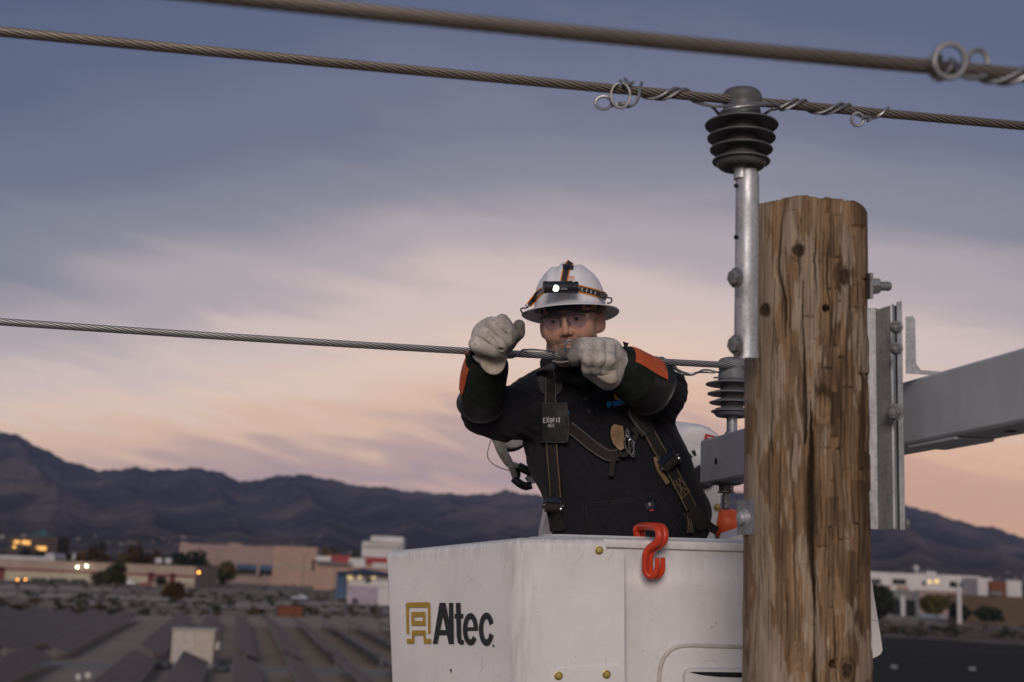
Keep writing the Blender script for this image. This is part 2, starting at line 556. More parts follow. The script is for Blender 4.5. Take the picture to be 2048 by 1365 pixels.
# ------------------------------------------------------------------ utility pole
PX_AX, PD = 1613.0, 2.50            # axis at pixel y 900
P0 = np.array(C(PX_AX, 900, PD))
PR = 0.1205
def build_pole():
    xt, yt, dt_ = [float(q) for q in pxof(P0 + np.array([0, 0, .5]))]
    ztop = P0[2] + .5
    for _ in range(12):                                   # height whose front edge is seen at y 390
        fr = P0 + np.array([0, -PR, 0]); fr[2] = ztop
        ztop += (float(pxof(fr)[1]) - 391) * 2.4 / FPX
    vis_bot = P0[2] - .62
    zs = np.concatenate([np.linspace(0, vis_bot, 30)[:-1], np.linspace(vis_bot, ztop, 560)])
    half = 1.75
    th = np.concatenate([np.linspace(-half, half, 360), np.linspace(half, 2 * math.pi - half, 40)[1:-1]])
    to_cam = -P0[:2] / np.linalg.norm(P0[:2])
    side = np.array([-to_cam[1], to_cam[0]])
    T, Z = np.meshgrid(th, zs)
    rad = PR * (1 + (ztop - Z) * .004)
    def pos(rad, Z):
        return np.stack([P0[0] + rad * (np.cos(T) * to_cam[0] + np.sin(T) * side[0]), P0[1] + rad * (np.cos(T) * to_cam[1] + np.sin(T) * side[1]), Z], -1)
    px, py, _ = pxof(pos(rad, Z))
    front = np.cos(T) > -.1
    px = np.where(front, px, px + 4000)
    dep = np.zeros_like(px); dark = np.zeros_like(px); knot = np.zeros_like(px); tone = np.full(px.shape, .5)
    xw = px + 4 * np.sin(py * .009) + 1.6 * np.sin(py * .027 + 1) + .6 * np.sin(py * .09 + px * .02)
    # blocks of cubically checked wood, each with a depth and tone of its own
    w0 = 15.0
    ci = np.floor(xw / w0 + .35 * np.sin(py * .006 + np.floor(xw / w0) * 2.1))
    def h01(a, b): 
        return np.modf(np.abs(np.sin(a * 127.1 + b * 311.7) * 43758.5453))[0]
    hh = 70 + 130 * h01(ci, 3.0)
    cj = np.floor((py + 400 * h01(ci, 7.0)) / hh)
    fj = (py + 400 * h01(ci, 7.0)) / hh - cj
    hv = h01(ci, cj)
    rough_w = np.clip((px - 1585) / 90, .06, 1) * np.clip(1.25 - np.abs(py - 600) / 900, .4, 1)
    rough_w = np.where(front, rough_w, .2)
    dep += rough_w * (hv ** 2) * .0042
    c2i = np.floor(px / 27.0 + .5 * np.sin(py * .008 + 1.7) + .2 * np.sin(py * .05)); h2 = 60 + 170 * h01(c2i, 9.0); hv2 = h01(c2i, np.floor((py + 300 * h01(c2i, 4.0)) / h2) + 50)
    soft = fbm(np.stack([px * .05, py * .006, px * 0], -1), 1.0, 4, 77)
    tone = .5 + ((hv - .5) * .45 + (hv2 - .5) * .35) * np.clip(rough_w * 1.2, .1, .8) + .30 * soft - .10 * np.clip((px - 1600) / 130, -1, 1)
    fx = xw / w0 + .35 * np.sin(py * .006 + np.floor(xw / w0) * 2.1); fx = fx - np.floor(fx)
    joint = np.exp(-(np.minimum(fx, 1 - fx) * w0 / 1.6) ** 2) * (h01(ci + 31, cj) > .48)
    hj = np.exp(-(np.minimum(fj, 1 - fj) * hh / 2.2) ** 2) * (h01(ci + 17, cj + 5) > .52)
    jj = np.maximum(joint * .7, hj) * np.clip((px - 1570) / 110, 0, 1) * front
    dep += jj * .005; dark = np.maximum(dark, jj * .95)
    # long drying cracks
    def crack(pts, w, d):
        nonlocal dep, dark
        P = np.array(pts, float)
        cx = np.interp(py, P[:, 1], P[:, 0]) + .7 * np.sin(py * .043 + P[0, 0]) + .45 * np.sin(py * .19)
        on = np.clip((py - P[0, 1]) / 60, 0, 1) * np.clip((P[-1, 1] - py) / 60, 0, 1) if P[0, 1] > 400 else np.clip((P[-1, 1] - py) / 60, 0, 1)
        ww = w * (.55 + .45 * np.sin(py * .013 + P[0, 0])) * np.sqrt(np.clip(on, 0, 1)) + .3
        g = np.exp(-((px - cx) / ww) ** 2) * (on > 0) * front
        dep = np.maximum(dep, g * d); dark = np.maximum(dark, g)
    crack([(1640, 380), (1571, 392), (1560, 456), (1555, 537), (1567, 600), (1570, 680)][1:], 3.0, .012)
    crack([(1605, 560), (1606, 640), (1609, 760), (1610, 890)], 4.4, .016)
    crack([(1622, 800), (1623, 900), (1622, 1068), (1630, 1230), (1628, 1420)], 7.0, .024)
    crack([(1634, 420), (1630, 520), (1634, 600)], 1.8, .006)
    crack([(1660, 470), (1655, 560), (1668, 690), (1664, 760)], 1.8, .006)
    crack([(1702, 420), (1700, 560), (1708, 700), (1704, 900), (1712, 1100)], 2.2, .008)
    crack([(1680, 640), (1686, 780), (1682, 900)], 1.6, .006)
    crack([(1722, 560), (1718, 800), (1724, 1200)], 2.0, .007)
    crack([(1560, 900), (1556, 1050), (1562, 1200), (1560, 1340)], 1.3, .004)
    crack([(1590, 1000), (1588, 1120), (1592, 1300)], 1.4, .004)
    crack([(1668, 900), (1672, 1000), (1668, 1180), (1674, 1360)], 1.5, .005)
    rc_ = np.random.default_rng(41)
    for _ in range(90):                                    # hairline checks
        x0 = rc_.uniform(1496, 1732); y0 = rc_.uniform(400, 1360); ln_ = rc_.uniform(30, 170)
        crack([(x0, max(401, y0)), (x0 + rc_.uniform(-3, 3), max(401, y0) + ln_ * .5), (x0 + rc_.uniform(-4, 4), max(401, y0) + ln_)], rc_.uniform(.8, 1.5), rc_.uniform(.002, .005))
    # knots and drilled holes
    for (kx, ky, rx, ry) in [(1597, 501, 13, 13), (1690, 552, 13, 18), (1529, 621, 11, 14), (1696, 1342, 10, 17)]:
        q = np.sqrt(((px - kx) / rx) ** 2 + ((py - ky) / ry) ** 2) + .07 * np.sin(np.arctan2(py - ky, px - kx) * 3 + kx)
        g = np.clip(1.25 - q, 0, 1) * front
        knot = np.maximum(knot, np.clip(g * 2.2, 0, 1)); dep += .004 * np.clip(g, 0, 1) - .0022 * np.exp(-((q - 1.8) / .5) ** 2) * front
        tone = tone - .28 * np.exp(-((q - 1.55) / .35) ** 2) * front
    for (kx, ky, r_) in [(1653, 616, 7.0), (1667, 1329, 8.0)]:
        q = np.hypot(px - kx, py - ky) / r_
        g = np.clip((1.1 - q) * 4, 0, 1) * front
        dep = np.maximum(dep, g * .035); dark = np.maximum(dark, g)
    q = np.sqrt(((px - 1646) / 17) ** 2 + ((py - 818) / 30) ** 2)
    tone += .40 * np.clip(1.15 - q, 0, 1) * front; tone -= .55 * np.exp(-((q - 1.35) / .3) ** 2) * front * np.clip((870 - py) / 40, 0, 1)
    # weathered skin: pale tongues over the browner wood beneath
    f = fbm(np.stack([xw * .085, py * .013, np.zeros_like(px)], -1), 1.0, 4, 11) + .55 * fbm(np.stack([xw * .30, py * .045, px * 0], -1), 1.0, 3, 5)
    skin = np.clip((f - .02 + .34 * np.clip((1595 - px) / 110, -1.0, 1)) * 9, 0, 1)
    dep += (1 - skin) * .0011 + .0005 * fbm(np.stack([xw * .25, py * .015, px * 0], -1), 1.0, 3, 9)
    # uneven sawn top
    zz = Z.copy()
    top = np.clip((Z - (ztop - .12)) / .12, 0, 1)
    cut = .010 * np.clip((px - 1690) / 45, 0, 1) ** 2 + .004 * hv + .003 * np.sin(px * .05) + .006 * dark
    cut = np.where(front, cut, .004)
    zz = Z - top * cut
    v = pos(rad - np.minimum(dep, .03), zz).reshape(-1, 3)
    nr, nc = Z.shape
    i = np.arange(nr - 1)[:, None] * nc; j = np.arange(nc)[None, :]; j1 = (j + 1) % nc
    q = np.stack([i + j, i + j1, i + nc + j1, i + nc + j], -1).reshape(-1, 4)
    base = (P0[0], P0[1], 0)
    o = mk('utility_pole', v, q, None, None, True, base)
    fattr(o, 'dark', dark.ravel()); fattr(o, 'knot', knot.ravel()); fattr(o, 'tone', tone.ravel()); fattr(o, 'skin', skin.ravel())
    # end grain
    ring = v[(nr - 1) * nc:]
    c = ring.mean(0)
    cap = np.vstack([ring + [0, 0, .0005], c + (ring - c) * .5 + [0, 0, .003], c[None]])
    fa = [(k, (k + 1) % nc, nc + (k + 1) % nc, nc + k) for k in range(nc)] + [(nc + k, nc + (k + 1) % nc, 2 * nc) for k in range(nc)]
    tag(o, 'weathered brown wooden utility pole with long drying cracks and knots', 'pole')
    b = NB('weathered_pole_wood')
    vg = b.coords((1, 1, .045)); vm = b.coords((1, 1, .12)); vo = b.coords()
    grain = b.noise(vg, 260, 6, .75); streak = b.noise(vm, 38, 6, .6, .8)
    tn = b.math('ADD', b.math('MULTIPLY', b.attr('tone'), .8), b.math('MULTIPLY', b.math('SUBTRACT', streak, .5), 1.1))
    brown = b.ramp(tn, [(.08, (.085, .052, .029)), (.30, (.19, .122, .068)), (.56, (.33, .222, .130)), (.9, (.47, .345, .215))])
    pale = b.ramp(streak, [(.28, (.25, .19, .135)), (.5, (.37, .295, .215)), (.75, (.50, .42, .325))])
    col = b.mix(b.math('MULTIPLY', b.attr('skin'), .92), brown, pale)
    col = b.mix(1.0, col, b.ramp(grain, [(.32, (.50, .47, .45)), (.58, (1, 1, 1))]), 'MULTIPLY')
    col = b.mix(b.math('MULTIPLY', b.attr('dark'), .9, True), col, (.020, .014, .010))
    col = b.mix(b.attr('knot'), col, b.ramp(b.noise(vo, 160, 3), [(.35, (.025, .017, .012)), (.65, (.075, .045, .028))]))
    b.base(col)
    b.set(rough=.8, spec=.25)
    b.bump(b.mix(.4, grain, streak), .8, .0035)
    o.data.materials.append(b.m)
    mk('end_grain', cap, fa, b.m, o, False)
    return o, ztop
pole, POLE_TOP = build_pole()

# ------------------------------------------------------------------ conductors and ties
WR = 0.0093
def wire_path(pts):
    """pts: (px, py, d); returns a function of px giving the world point on the wire"""
    P = np.array(pts, float)
    def at(x):
        x = np.asarray(x, float)
        y = np.interp(x, P[:, 0], P[:, 1]) if len(P) < 3 else np.polyval(np.polyfit(P[:, 0], P[:, 1], 2), x)
        inv = np.interp(x, P[:, 0], 1 / P[:, 2])
        lo = x < P[0, 0]; hi = x > P[-1, 0]
        k = (1 / P[-1, 2] - 1 / P[0, 2]) / (P[-1, 0] - P[0, 0])
        inv = np.where(lo | hi, 1 / P[0, 2] + k * (x - P[0, 0]), inv)
        d = 1 / inv
        return cw(np.stack([(x - 1024) * d / FPX, d, (682.5 - y) * d / FPX], -1))
    return at
w_near = wire_path([(420, -9, 1.38), (1600, 110, 1.53), (2048, 151, 1.60)])
w_mid = wire_path([(0, 63.5, 2.19), (900, 148, 2.37), (2048, 252.5, 2.645)])
w_far = wire_path([(0, 644, 3.10), (700, 689, 3.28), (1460, 731, 3.53)])
def frame_at(w, x):
    p = w(x); t = w(x + 4.0) - w(x - 4.0); t /= np.linalg.norm(t)
    f = A_O - p; f -= t * (f @ t); f /= np.linalg.norm(f)
    return p, t, f, np.cross(t, f) * (1 if np.cross(t, f)[2] > 0 else -1)
def conductor(w, x0, x1, name, label, mat, lay=.185, far=None):
    xs = np.arange(x0, x1, 6.0)
    P = w(xs)
    ext = []
    if far is not None:                                    # runs on out of the frame in a straight span
        dirn = P[0] - P[3]; dirn /= np.linalg.norm(dirn)
        ext = [P[0] + dirn * s_ + np.array([0, 0, 1.0]) * (-.002 * s_ * s_ * 0) for s_ in np.linspace(far, .08, 40)]
        P = np.vstack([np.array(ext), P])
    T = np.gradient(P, axis=0); T /= np.linalg.norm(T, axis=1)[:, None]
    S = np.concatenate([[0], np.cumsum(np.linalg.norm(np.diff(P, axis=0), axis=1))])
    ns = 9; rc = WR / (1 + math.sin(math.pi / ns)); rs = rc * math.sin(math.pi / ns)
    loc = np.radians(np.array([-15, -13.2, -9.5, -4, 4, 9.5, 13.2]) * 12 / ns)
    ang = np.concatenate([loc + k * 2 * math.pi / ns for k in range(ns)])
    rr = np.tile(rc * np.cos(loc) + np.sqrt(np.maximum(rs ** 2 - (rc * np.sin(loc)) ** 2, 0)), ns)
    up = np.array([0, 0, 1.0])
    U = up - T * (T @ up)[:, None]; U /= np.linalg.norm(U, axis=1)[:, None]
    F = np.cross(T, U)
    tw = 2 * math.pi * S / lay
    a = ang[None, :] + tw[:, None]
    v = P[:, None, :] + rr[None, :, None] * (U[:, None, :] * np.cos(a)[..., None] + F[:, None, :] * np.sin(a)[..., None])
    n, k = v.shape[:2]
    i = np.arange(n - 1)[:, None] * k; j = np.arange(k)[None, :]; j1 = (j + 1) % k
    q = np.stack([i + j, i + j1, i + k + j1, i + k + j], -1).reshape(-1, 4)
    o = mk(name, v.reshape(-1, 3), q, mat, None, True)
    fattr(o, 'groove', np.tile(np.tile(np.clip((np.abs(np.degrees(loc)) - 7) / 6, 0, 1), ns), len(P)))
    o.data.set_sharp_from_angle(angle=R_(48))
    return tag(o, label, 'power line', 'stranded power lines strung across the sky')
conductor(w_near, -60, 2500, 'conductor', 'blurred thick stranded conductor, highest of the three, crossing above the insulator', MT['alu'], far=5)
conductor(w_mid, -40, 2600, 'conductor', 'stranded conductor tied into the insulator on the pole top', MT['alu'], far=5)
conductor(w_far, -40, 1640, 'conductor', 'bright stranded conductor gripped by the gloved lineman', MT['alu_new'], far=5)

TR = 0.0030
def wp(w, x, a, k=1.35):
    """point on the skin of wire w: angle a, 0 front, 90 top, 180 back, 270 below"""
    p, t, f, u = frame_at(w, x)
    return p + (f * math.cos(R_(a)) + u * math.sin(R_(a))) * WR * k
def helix(w, x0, x1, a0, a1, n=14, k=1.30):
    return [wp(w, x, a, k) for x, a in zip(np.linspace(x0, x1, n), np.linspace(a0, a1, n))]
DT = 0.062                                             # ties on the middle conductor sit this much further back
def oval(cx, cy, rx, ry, d, a0=0, a1=360, dz=.0, n=20):
    d = d + DT
    return [np.array(C(cx + rx * math.cos(R_(a)), cy - ry * math.sin(R_(a)), d + dz * (a - a0) / (a1 - a0 + 1e-9))) for a in np.linspace(a0, a1, n)]
def P(*a): return [np.array(C(q[0], q[1], q[2] + DT)) for q in a]

t = thing('wire_tie', C(1300, 195, 2.41), 'curled aluminium tie wire on the conductor left of the pole top insulator', 'tie wire', 'aluminium tie wires wound on the conductors')
B().tube(oval(1207, 206, 16, 13, 2.375, -20, 330) + P((1236, 211, 2.375), (1252, 206, 2.375)), TR, 8, 2).mk('tie_loop', MT['tie'], t)
B().tube(oval(1241, 191, 19, 25, 2.365, 100, 440), TR, 8, 2).mk('tie_loop', MT['tie'], t)
B().tube(P((1284, 166, 2.40), (1279, 178, 2.385), (1278, 192, 2.38), (1270, 207, 2.38), (1256, 214, 2.38), (1243, 209, 2.38)), TR, 8).tube(
    P((1240, 162, 2.38), (1247, 167, 2.37), (1258, 169, 2.372), (1267, 165, 2.38)), TR * 1.1, 8).tube(
    P((1250, 158, 2.385), (1256, 166, 2.372), (1257, 174, 2.378)), TR, 8).tube(P((1232, 207, 2.372), (1238, 214, 2.37), (1240, 204, 2.368)), TR, 8).mk('tie_end', MT['tie'], t)
B().tube(helix(w_mid, 1283, 1300, 210, 270, 5) + helix(w_mid, 1306, 1352, 290, 450, 10) + helix(w_mid, 1362, 1395, 480, 610, 6) + P((1415, 211, 2.41), (1440, 213, 2.405), (1480, 211, 2.385), (1510, 206, 2.39), (1533, 207, 2.42)), TR, 8, 3).mk('tie_wrap', MT['tie'], t)
B().tube(helix(w_mid, 1298, 1316, 200, 262, 5) + helix(w_mid, 1324, 1370, 285, 450, 10) + helix(w_mid, 1378, 1404, 480, 610, 6) + P((1424, 214, 2.42), (1438, 229, 2.46), (1450, 236, 2.48)), TR, 8, 3).mk('tie_wrap', MT['tie'], t)
t = thing('wire_tie', C(1640, 215, 2.47), 'aluminium tie wire spiralled along the conductor right of the pole top insulator', 'tie wire', 'aluminium tie wires wound on the conductors')
B().tube(P((1441, 226, 2.43), (1455, 219, 2.395), (1480, 214, 2.385), (1515, 211, 2.39), (1545, 209, 2.43), (1556, 213, 2.44)) + helix(w_mid, 1562, 1606, 290, 440, 9) + helix(w_mid, 1614, 1640, 480, 600, 6) + helix(w_mid, 1650, 1696, 650, 800, 9) + helix(w_mid, 1704, 1726, 850, 960, 5), TR, 8, 3).mk('tie_wrap', MT['tie'], t)
B().tube(P((1524, 232, 2.46), (1536, 224, 2.44)) + helix(w_mid, 1546, 1590, 285, 440, 9) + helix(w_mid, 1598, 1626, 480, 600, 6) + helix(w_mid, 1634, 1680, 650, 800, 9) + helix(w_mid, 1688, 1704, 830, 900, 5) + P((1733, 237, 2.47),) + helix(w_mid, 1745, 1773, 1010, 1150, 6), TR, 8, 3).mk('tie_wrap', MT['tie'], t)
B().tube(oval(1715, 239, 12, 13, 2.46, 30, 390), TR, 8, 2).tube(P((1724, 240, 2.46), (1732, 233, 2.455), (1742, 237, 2.46), (1735, 243, 2.455)), TR, 8).mk('tie_loop', MT['tie'], t)
DT = 0.0
t = thing('wire_tie', C(1930, 135, 1.56), 'blurred tie wire rings on the highest conductor near the right edge', 'tie wire', 'aluminium tie wires wound on the conductors')
B().tube(oval(1899, 122, 31, 34, 1.535, 200, 560), TR * 1.15, 8, 2).mk('tie_loop', MT['tie'], t)
B().tube(oval(1955, 124, 20, 24, 1.60, -10, 190), TR * 1.1, 8, 2).mk('tie_loop', MT['tie'], t)
B().tube(helix(w_near, 1862, 1895, 120, 420, 10, 1.4) + P((1925, 152, 1.55), (1950, 156, 1.55), (1972, 152, 1.555)), TR * 1.1, 8, 3).tube(helix(w_near, 1872, 1884, 60, 330, 8, 1.5), TR * 1.2, 8, 3).mk('tie_end', MT['tie'], t)
B().tube(helix(w_near, 1960, 1985, 200, 290, 6, 1.3) + helix(w_near, 1990, 2060, 300, 450, 8, 1.35) + helix(w_near, 2075, 2150, 500, 800, 10, 1.3), TR, 8, 3).tube(helix(w_near, 2000, 2075, 260, 440, 8, 1.35), TR, 8, 3).mk('tie_wrap', MT['tie'], t)
def PF(*a): return [np.array(C(q[0], q[1], q[2] + (.17 if q[0] > 1395 else .05 if q[0] > 1250 else .01))) for q in a]
t = thing('wire_tie', C(1300, 730, 3.42), 'fresh tie wire being wound between the gloved hands and the lower insulator', 'tie wire', 'aluminium tie wires wound on the conductors')
TF = 0.0026
B().tube(helix(w_far, 1004, 1018, 230, 290, 5) + helix(w_far, 1024, 1048, 300, 450, 8) + PF((1070, 700, 3.315), (1100, 703, 3.32)) + helix(w_far, 1108, 1118, 100, 160, 3), TF, 8, 3).mk('tie_wrap', MT['tie'], t)
B().tube(PF((1140, 708, 3.30), (1133, 703, 3.29), (1130, 692, 3.285), (1134, 683, 3.285), (1141, 682, 3.285), (1145, 691, 3.285), (1142, 703, 3.29), (1146, 712, 3.30)), TF, 8, 4).tube(PF((1104, 722, 3.33), (1120, 725, 3.325), (1142, 722, 3.32)), TF, 8, 4).mk('tie_loop', MT['tie'], t)
B().tube(helix(w_far, 1252, 1266, 240, 285, 4) + helix(w_far, 1272, 1312, 290, 440, 9) + helix(w_far, 1320, 1336, 490, 610, 5) + PF((1349, 742, 3.42), (1366, 749, 3.42), (1386, 750, 3.41), (1404, 741, 3.41), (1420, 741, 3.41), (1436, 745, 3.40), (1462, 744, 3.375), (1492, 748, 3.39)), TF, 8, 3).mk('tie_wrap', MT['tie'], t)
B().tube(helix(w_far, 1262, 1276, 240, 285, 4) + helix(w_far, 1282, 1322, 290, 440, 9) + helix(w_far, 1330, 1346, 490, 610, 5) + PF((1360, 742, 3.42), (1378, 748, 3.43), (1392, 746, 3.44), (1408, 745, 3.43), (1430, 746, 3.44)), TF, 8, 3).tube(PF((1428, 756, 3.44), (1436, 756, 3.40), (1462, 757, 3.375), (1495, 754, 3.40)), TF, 8, 3).mk('tie_wrap', MT['tie'], t)

# ------------------------------------------------------------------ insulators
def insulator(px, py, d, k, mat, label, stem_len, stem_mat, flare):
    """px, py, d: middle of the top shed; k: metres per pixel of the nearer one"""
    o = np.array(C(px, py, d)); up = np.array([0, 0, 1.0]); u = k / .94
    t = thing('pin_insulator', o + up * u * -86, label, 'insulator', 'ribbed grey polymer insulators')
    hd = [(39, 10), (39.5, 19), (37.5, 26), (36.5, 33), (37.5, 40), (39.5, 45), (40, 52), (38.5, 59), (34, 64), (26, 67), (12, 68.5), (0, 69)]
    B().lathe(o, up, [(r * k, h * u) for r, h in hd], 48).mk('head', mat, t, angle=50)
    B().lathe(o, up, [(38 * k, 12 * u), (34 * k, 2 * u), (32 * k, -30 * u), (30 * k, -60 * u), (29 * k, -76 * u)], 40).mk('core', mat, t)
    for (r, h) in ((73, 0), (68, -25), (62.5, -48), (57.5, -71)):
        pr = [(31, 9), (44, 5.5), (60 * r / 73, 2.2), (r - 1.2, -.6), (r, -2.2), (r - .6, -3.8), (r - 5, -3.6), (48 * r / 73, -1.5), (30, 0)]
        B().lathe(o, up, [(a * k, (h + b_) * u) for a, b_ in pr], 56).mk('shed', mat, t, angle=60)
    B().lathe(o, up, [(50 * k, -73 * u), (47 * k, -82 * u), (42 * k, -86 * u), (36 * k, -86 * u), (30 * k, -80 * u), (18 * k, -78 * u)], 44).mk('skirt', mat, t, angle=60)
    pr = [(14.5 * k, -76 * u), (14.5 * k, -76 * u - stem_len * .85), (flare * k, -76 * u - stem_len), (flare * k, -76 * u - stem_len - .003)]
    B().lathe(o, up, pr, 28).mk('stem', stem_mat, t)
    return t
K0 = 2.45 / FPX
insulator(1483, 249, 2.505, K0 * 1.022, MT['polymer'], 'dark grey ribbed insulator standing above the top of the wooden pole', .03, MT['galv'], 14.5)
insulator(1464.5, 768, 3.555, K0 * 1.055, MT['polymer_light'], 'pale grey ribbed insulator on the crossarm, partly hidden by the pole', .058, MT['galv'], 20)

# ------------------------------------------------------------------ pole hardware
UPV = np.array([0, 0, 1.0])
def vspan(px, y0, y1, d):
    """world-vertical segment seen from py y0 down to y1 through px at y1"""
    b0 = np.array(C(px, y1, d)); h = (y1 - y0) * d / FPX / .97
    return b0, b0 + UPV * h
# ridge pin: half-round galvanised bracket that carries the pole top insulator
def ridge_pin():
    b0, t0 = vspan(1492.5, 332, 719, 2.425)
    br = thing('pole_top_bracket', b0, 'galvanised half-round bracket bolted to the upper left side of the pole', 'bracket')
    n = 26; vs_, fs = [], []
    H = t0[2] - b0[2]
    side = A_R; bk = np.array([0, 1.0, 0])
    rows = [(0, 1.03), (.004, 1.05), (.06, 1.0), (.5, .99), (.9, .98), (.955, .96), (.985, .82), (1.0, .45)]
    nn = 20
    prof = []
    for i in range(nn + 1):
        a = math.pi * (1.06 * i / nn - .03)
        prof.append((-math.cos(a) * .0232, -math.sin(a) * .020))
    inner = [(x * .80, y * .80 + .001) for x, y in prof[::-1]]
    sec = prof + inner
    m_ = len(sec)
    for (h, s_) in rows:
        for (x, y) in sec:
            vs_.append(b0 + UPV * H * h + side * x * (s_ if x > 0 or h < .9 else .98) + bk * y * min(1, s_ + .25))
    for r in range(len(rows) - 1):
        for i in range(m_):
            fs.append((r * m_ + i, r * m_ + (i + 1) % m_, (r + 1) * m_ + (i + 1) % m_, (r + 1) * m_ + i))
    fs.append(tuple(range(m_ - 1, -1, -1))); fs.append(tuple((len(rows) - 1) * m_ + i for i in range(m_)))
    mk('channel', np.array(vs_), fs, MT['galv'], br, True, None, 40)
    # pipe from the channel up into the insulator
    for yy in (372, 475):
        c = np.array(C(1471.5, yy, 2.405))
        B().lathe(c, -A_R * .8 - A_F * .6, [(.004, -.004), (.004, .0012), (0, .0013)], 12).mk('bolt_hole', MT['hole'], br)
    for yy in (556, 690):
        c = np.array(C(1473, yy, 2.405))
        B().hexbolt(c, -A_R * .86 - A_F * .5 + A_U * .02, .0145, .013).mk('bolt', MT['bolt'], br, True, 25)
ridge_pin()
def gain_bracket():
    y0, y1 = 618, 1058
    q = [(1731, 2.50), (1739, 2.440), (1756, 2.434), (1761, 2.428), (1787, 2.394), (1790, 2.393), (1798, 2.440), (1800, 2.420), (1810, 2.414)]
    bot = [np.array(C(x, y1, d)) for x, d in q]
    zb = bot[4][2]
    for p in bot: p[2] = zb
    H = (y1 - y0) * 2.43 / FPX / .97
    br = thing('gain_bracket', bot[4], 'tall ridged galvanised steel bracket bolted to the right side of the pole', 'bracket')
    n = len(q)
    off = np.array([.003, .008, 0])
    rows = [(0, 0.0), (.02, 0), (.5, 0), (.97, 0), (1.0, 0)]
    top_extra = [0.0, .0, .0, -.004, -.003, .001, .006, .010, .011]
    vs_, fs = [], []
    sec = n * 2
    for (h, e) in rows:
        for k in range(n):
            vs_.append(bot[k] + UPV * (H * h + (top_extra[k] if h == 1 else 0)))
        for k in range(n - 1, -1, -1):
            vs_.append(bot[k] + off + UPV * (H * h + (top_extra[k] if h == 1 else 0)))
    for r in range(len(rows) - 1):
        for i in range(sec):
            fs.append((r * sec + i, r * sec + (i + 1) % sec, (r + 1) * sec + (i + 1) % sec, (r + 1) * sec + i))
    for r in (0, len(rows) - 1):
        for i in range(n - 1):
            fs.append((r * sec + i, r * sec + i + 1, r * sec + sec - 2 - i, r * sec + sec - 1 - i))
    mk('ridged_plate', np.array(vs_), fs, MT['galv'], br, True, None, 22)
    for (x, y, r) in ((1790, 655, .0092), (1790, 698, .0092), (1786, 825, .0125)):
        B().hexbolt(np.array(C(x + 3, y, 2.405)), -A_F * .85 - A_R * .5, r, .014, .006).mk('bolt', MT['bolt'], br, True, 25)
    B().hexbolt(np.array(C(1809, 1048, 2.45)), A_R, .0095, .008).mk('bolt', MT['bolt'], br, True, 25)
gain_bracket()
t = thing('angle_clip', C(1840, 745, 2.5), 'small bright angle plate between the steel bracket and the crossarm', 'bracket')
c0 = np.array(C(1823, 690, 2.475))
B().prism([np.array(C(x, y, 2.49)) for x, y in ((1811, 634), (1826, 632), (1830, 640), (1832, 728), (1842, 741), (1885, 744), (1885, 752), (1811, 748))], A_F * .012 + A_R * .004).mk('angle_plate', MT['galv'], t, True, 30)
t = thing('through_bolt', C(1740, 572, 2.5), 'threaded bolt end with square nut sticking out of the right side of the pole', 'bolt')
b0 = np.array(C(1733, 573, 2.50))
B().box(b0 + A_R * .004, (.006, .045, .05), (A_R, A_F, A_U)).mk('washer', MT['bolt'], t, False)
B().lathe(b0 + A_R * .007, A_R, [(.0165, 0), (.017, .002), (.017, .015), (.0145, .018)], 6, A_U * .8 + A_F * .5).mk('nut', MT['bolt'], t, True, 25)
B().lathe(b0 + A_R * .02, A_R, [(.0095, 0)] + [(.0095 - .001 * (i % 2), .002 * i) for i in range(1, 13)] + [(.006, .028)], 16).mk('thread', MT['bolt'], t, True, 30)
t = thing('washer_bolt', C(1489, 1035, 2.46), 'square washer plate and bolt head on the lower left side of the pole', 'bolt')
c = np.array(C(1494, 1035, 2.455)); nrm = -A_R * .93 - A_F * .38; nrm /= np.linalg.norm(nrm); tg = np.cross(UPV, nrm); tg /= np.linalg.norm(tg)
B().box(c, (.006, .062, .066), (nrm, tg, UPV)).mk('washer_plate', MT['galv_dull'], t, False)
B().lathe(c + nrm * .003, nrm, [(.0165, 0), (.0165, .003), (.012, .0032), (.0125, .012), (.009, .016), (0, .017)], 24).mk('bolt_head', MT['galv'], t, True, 40)

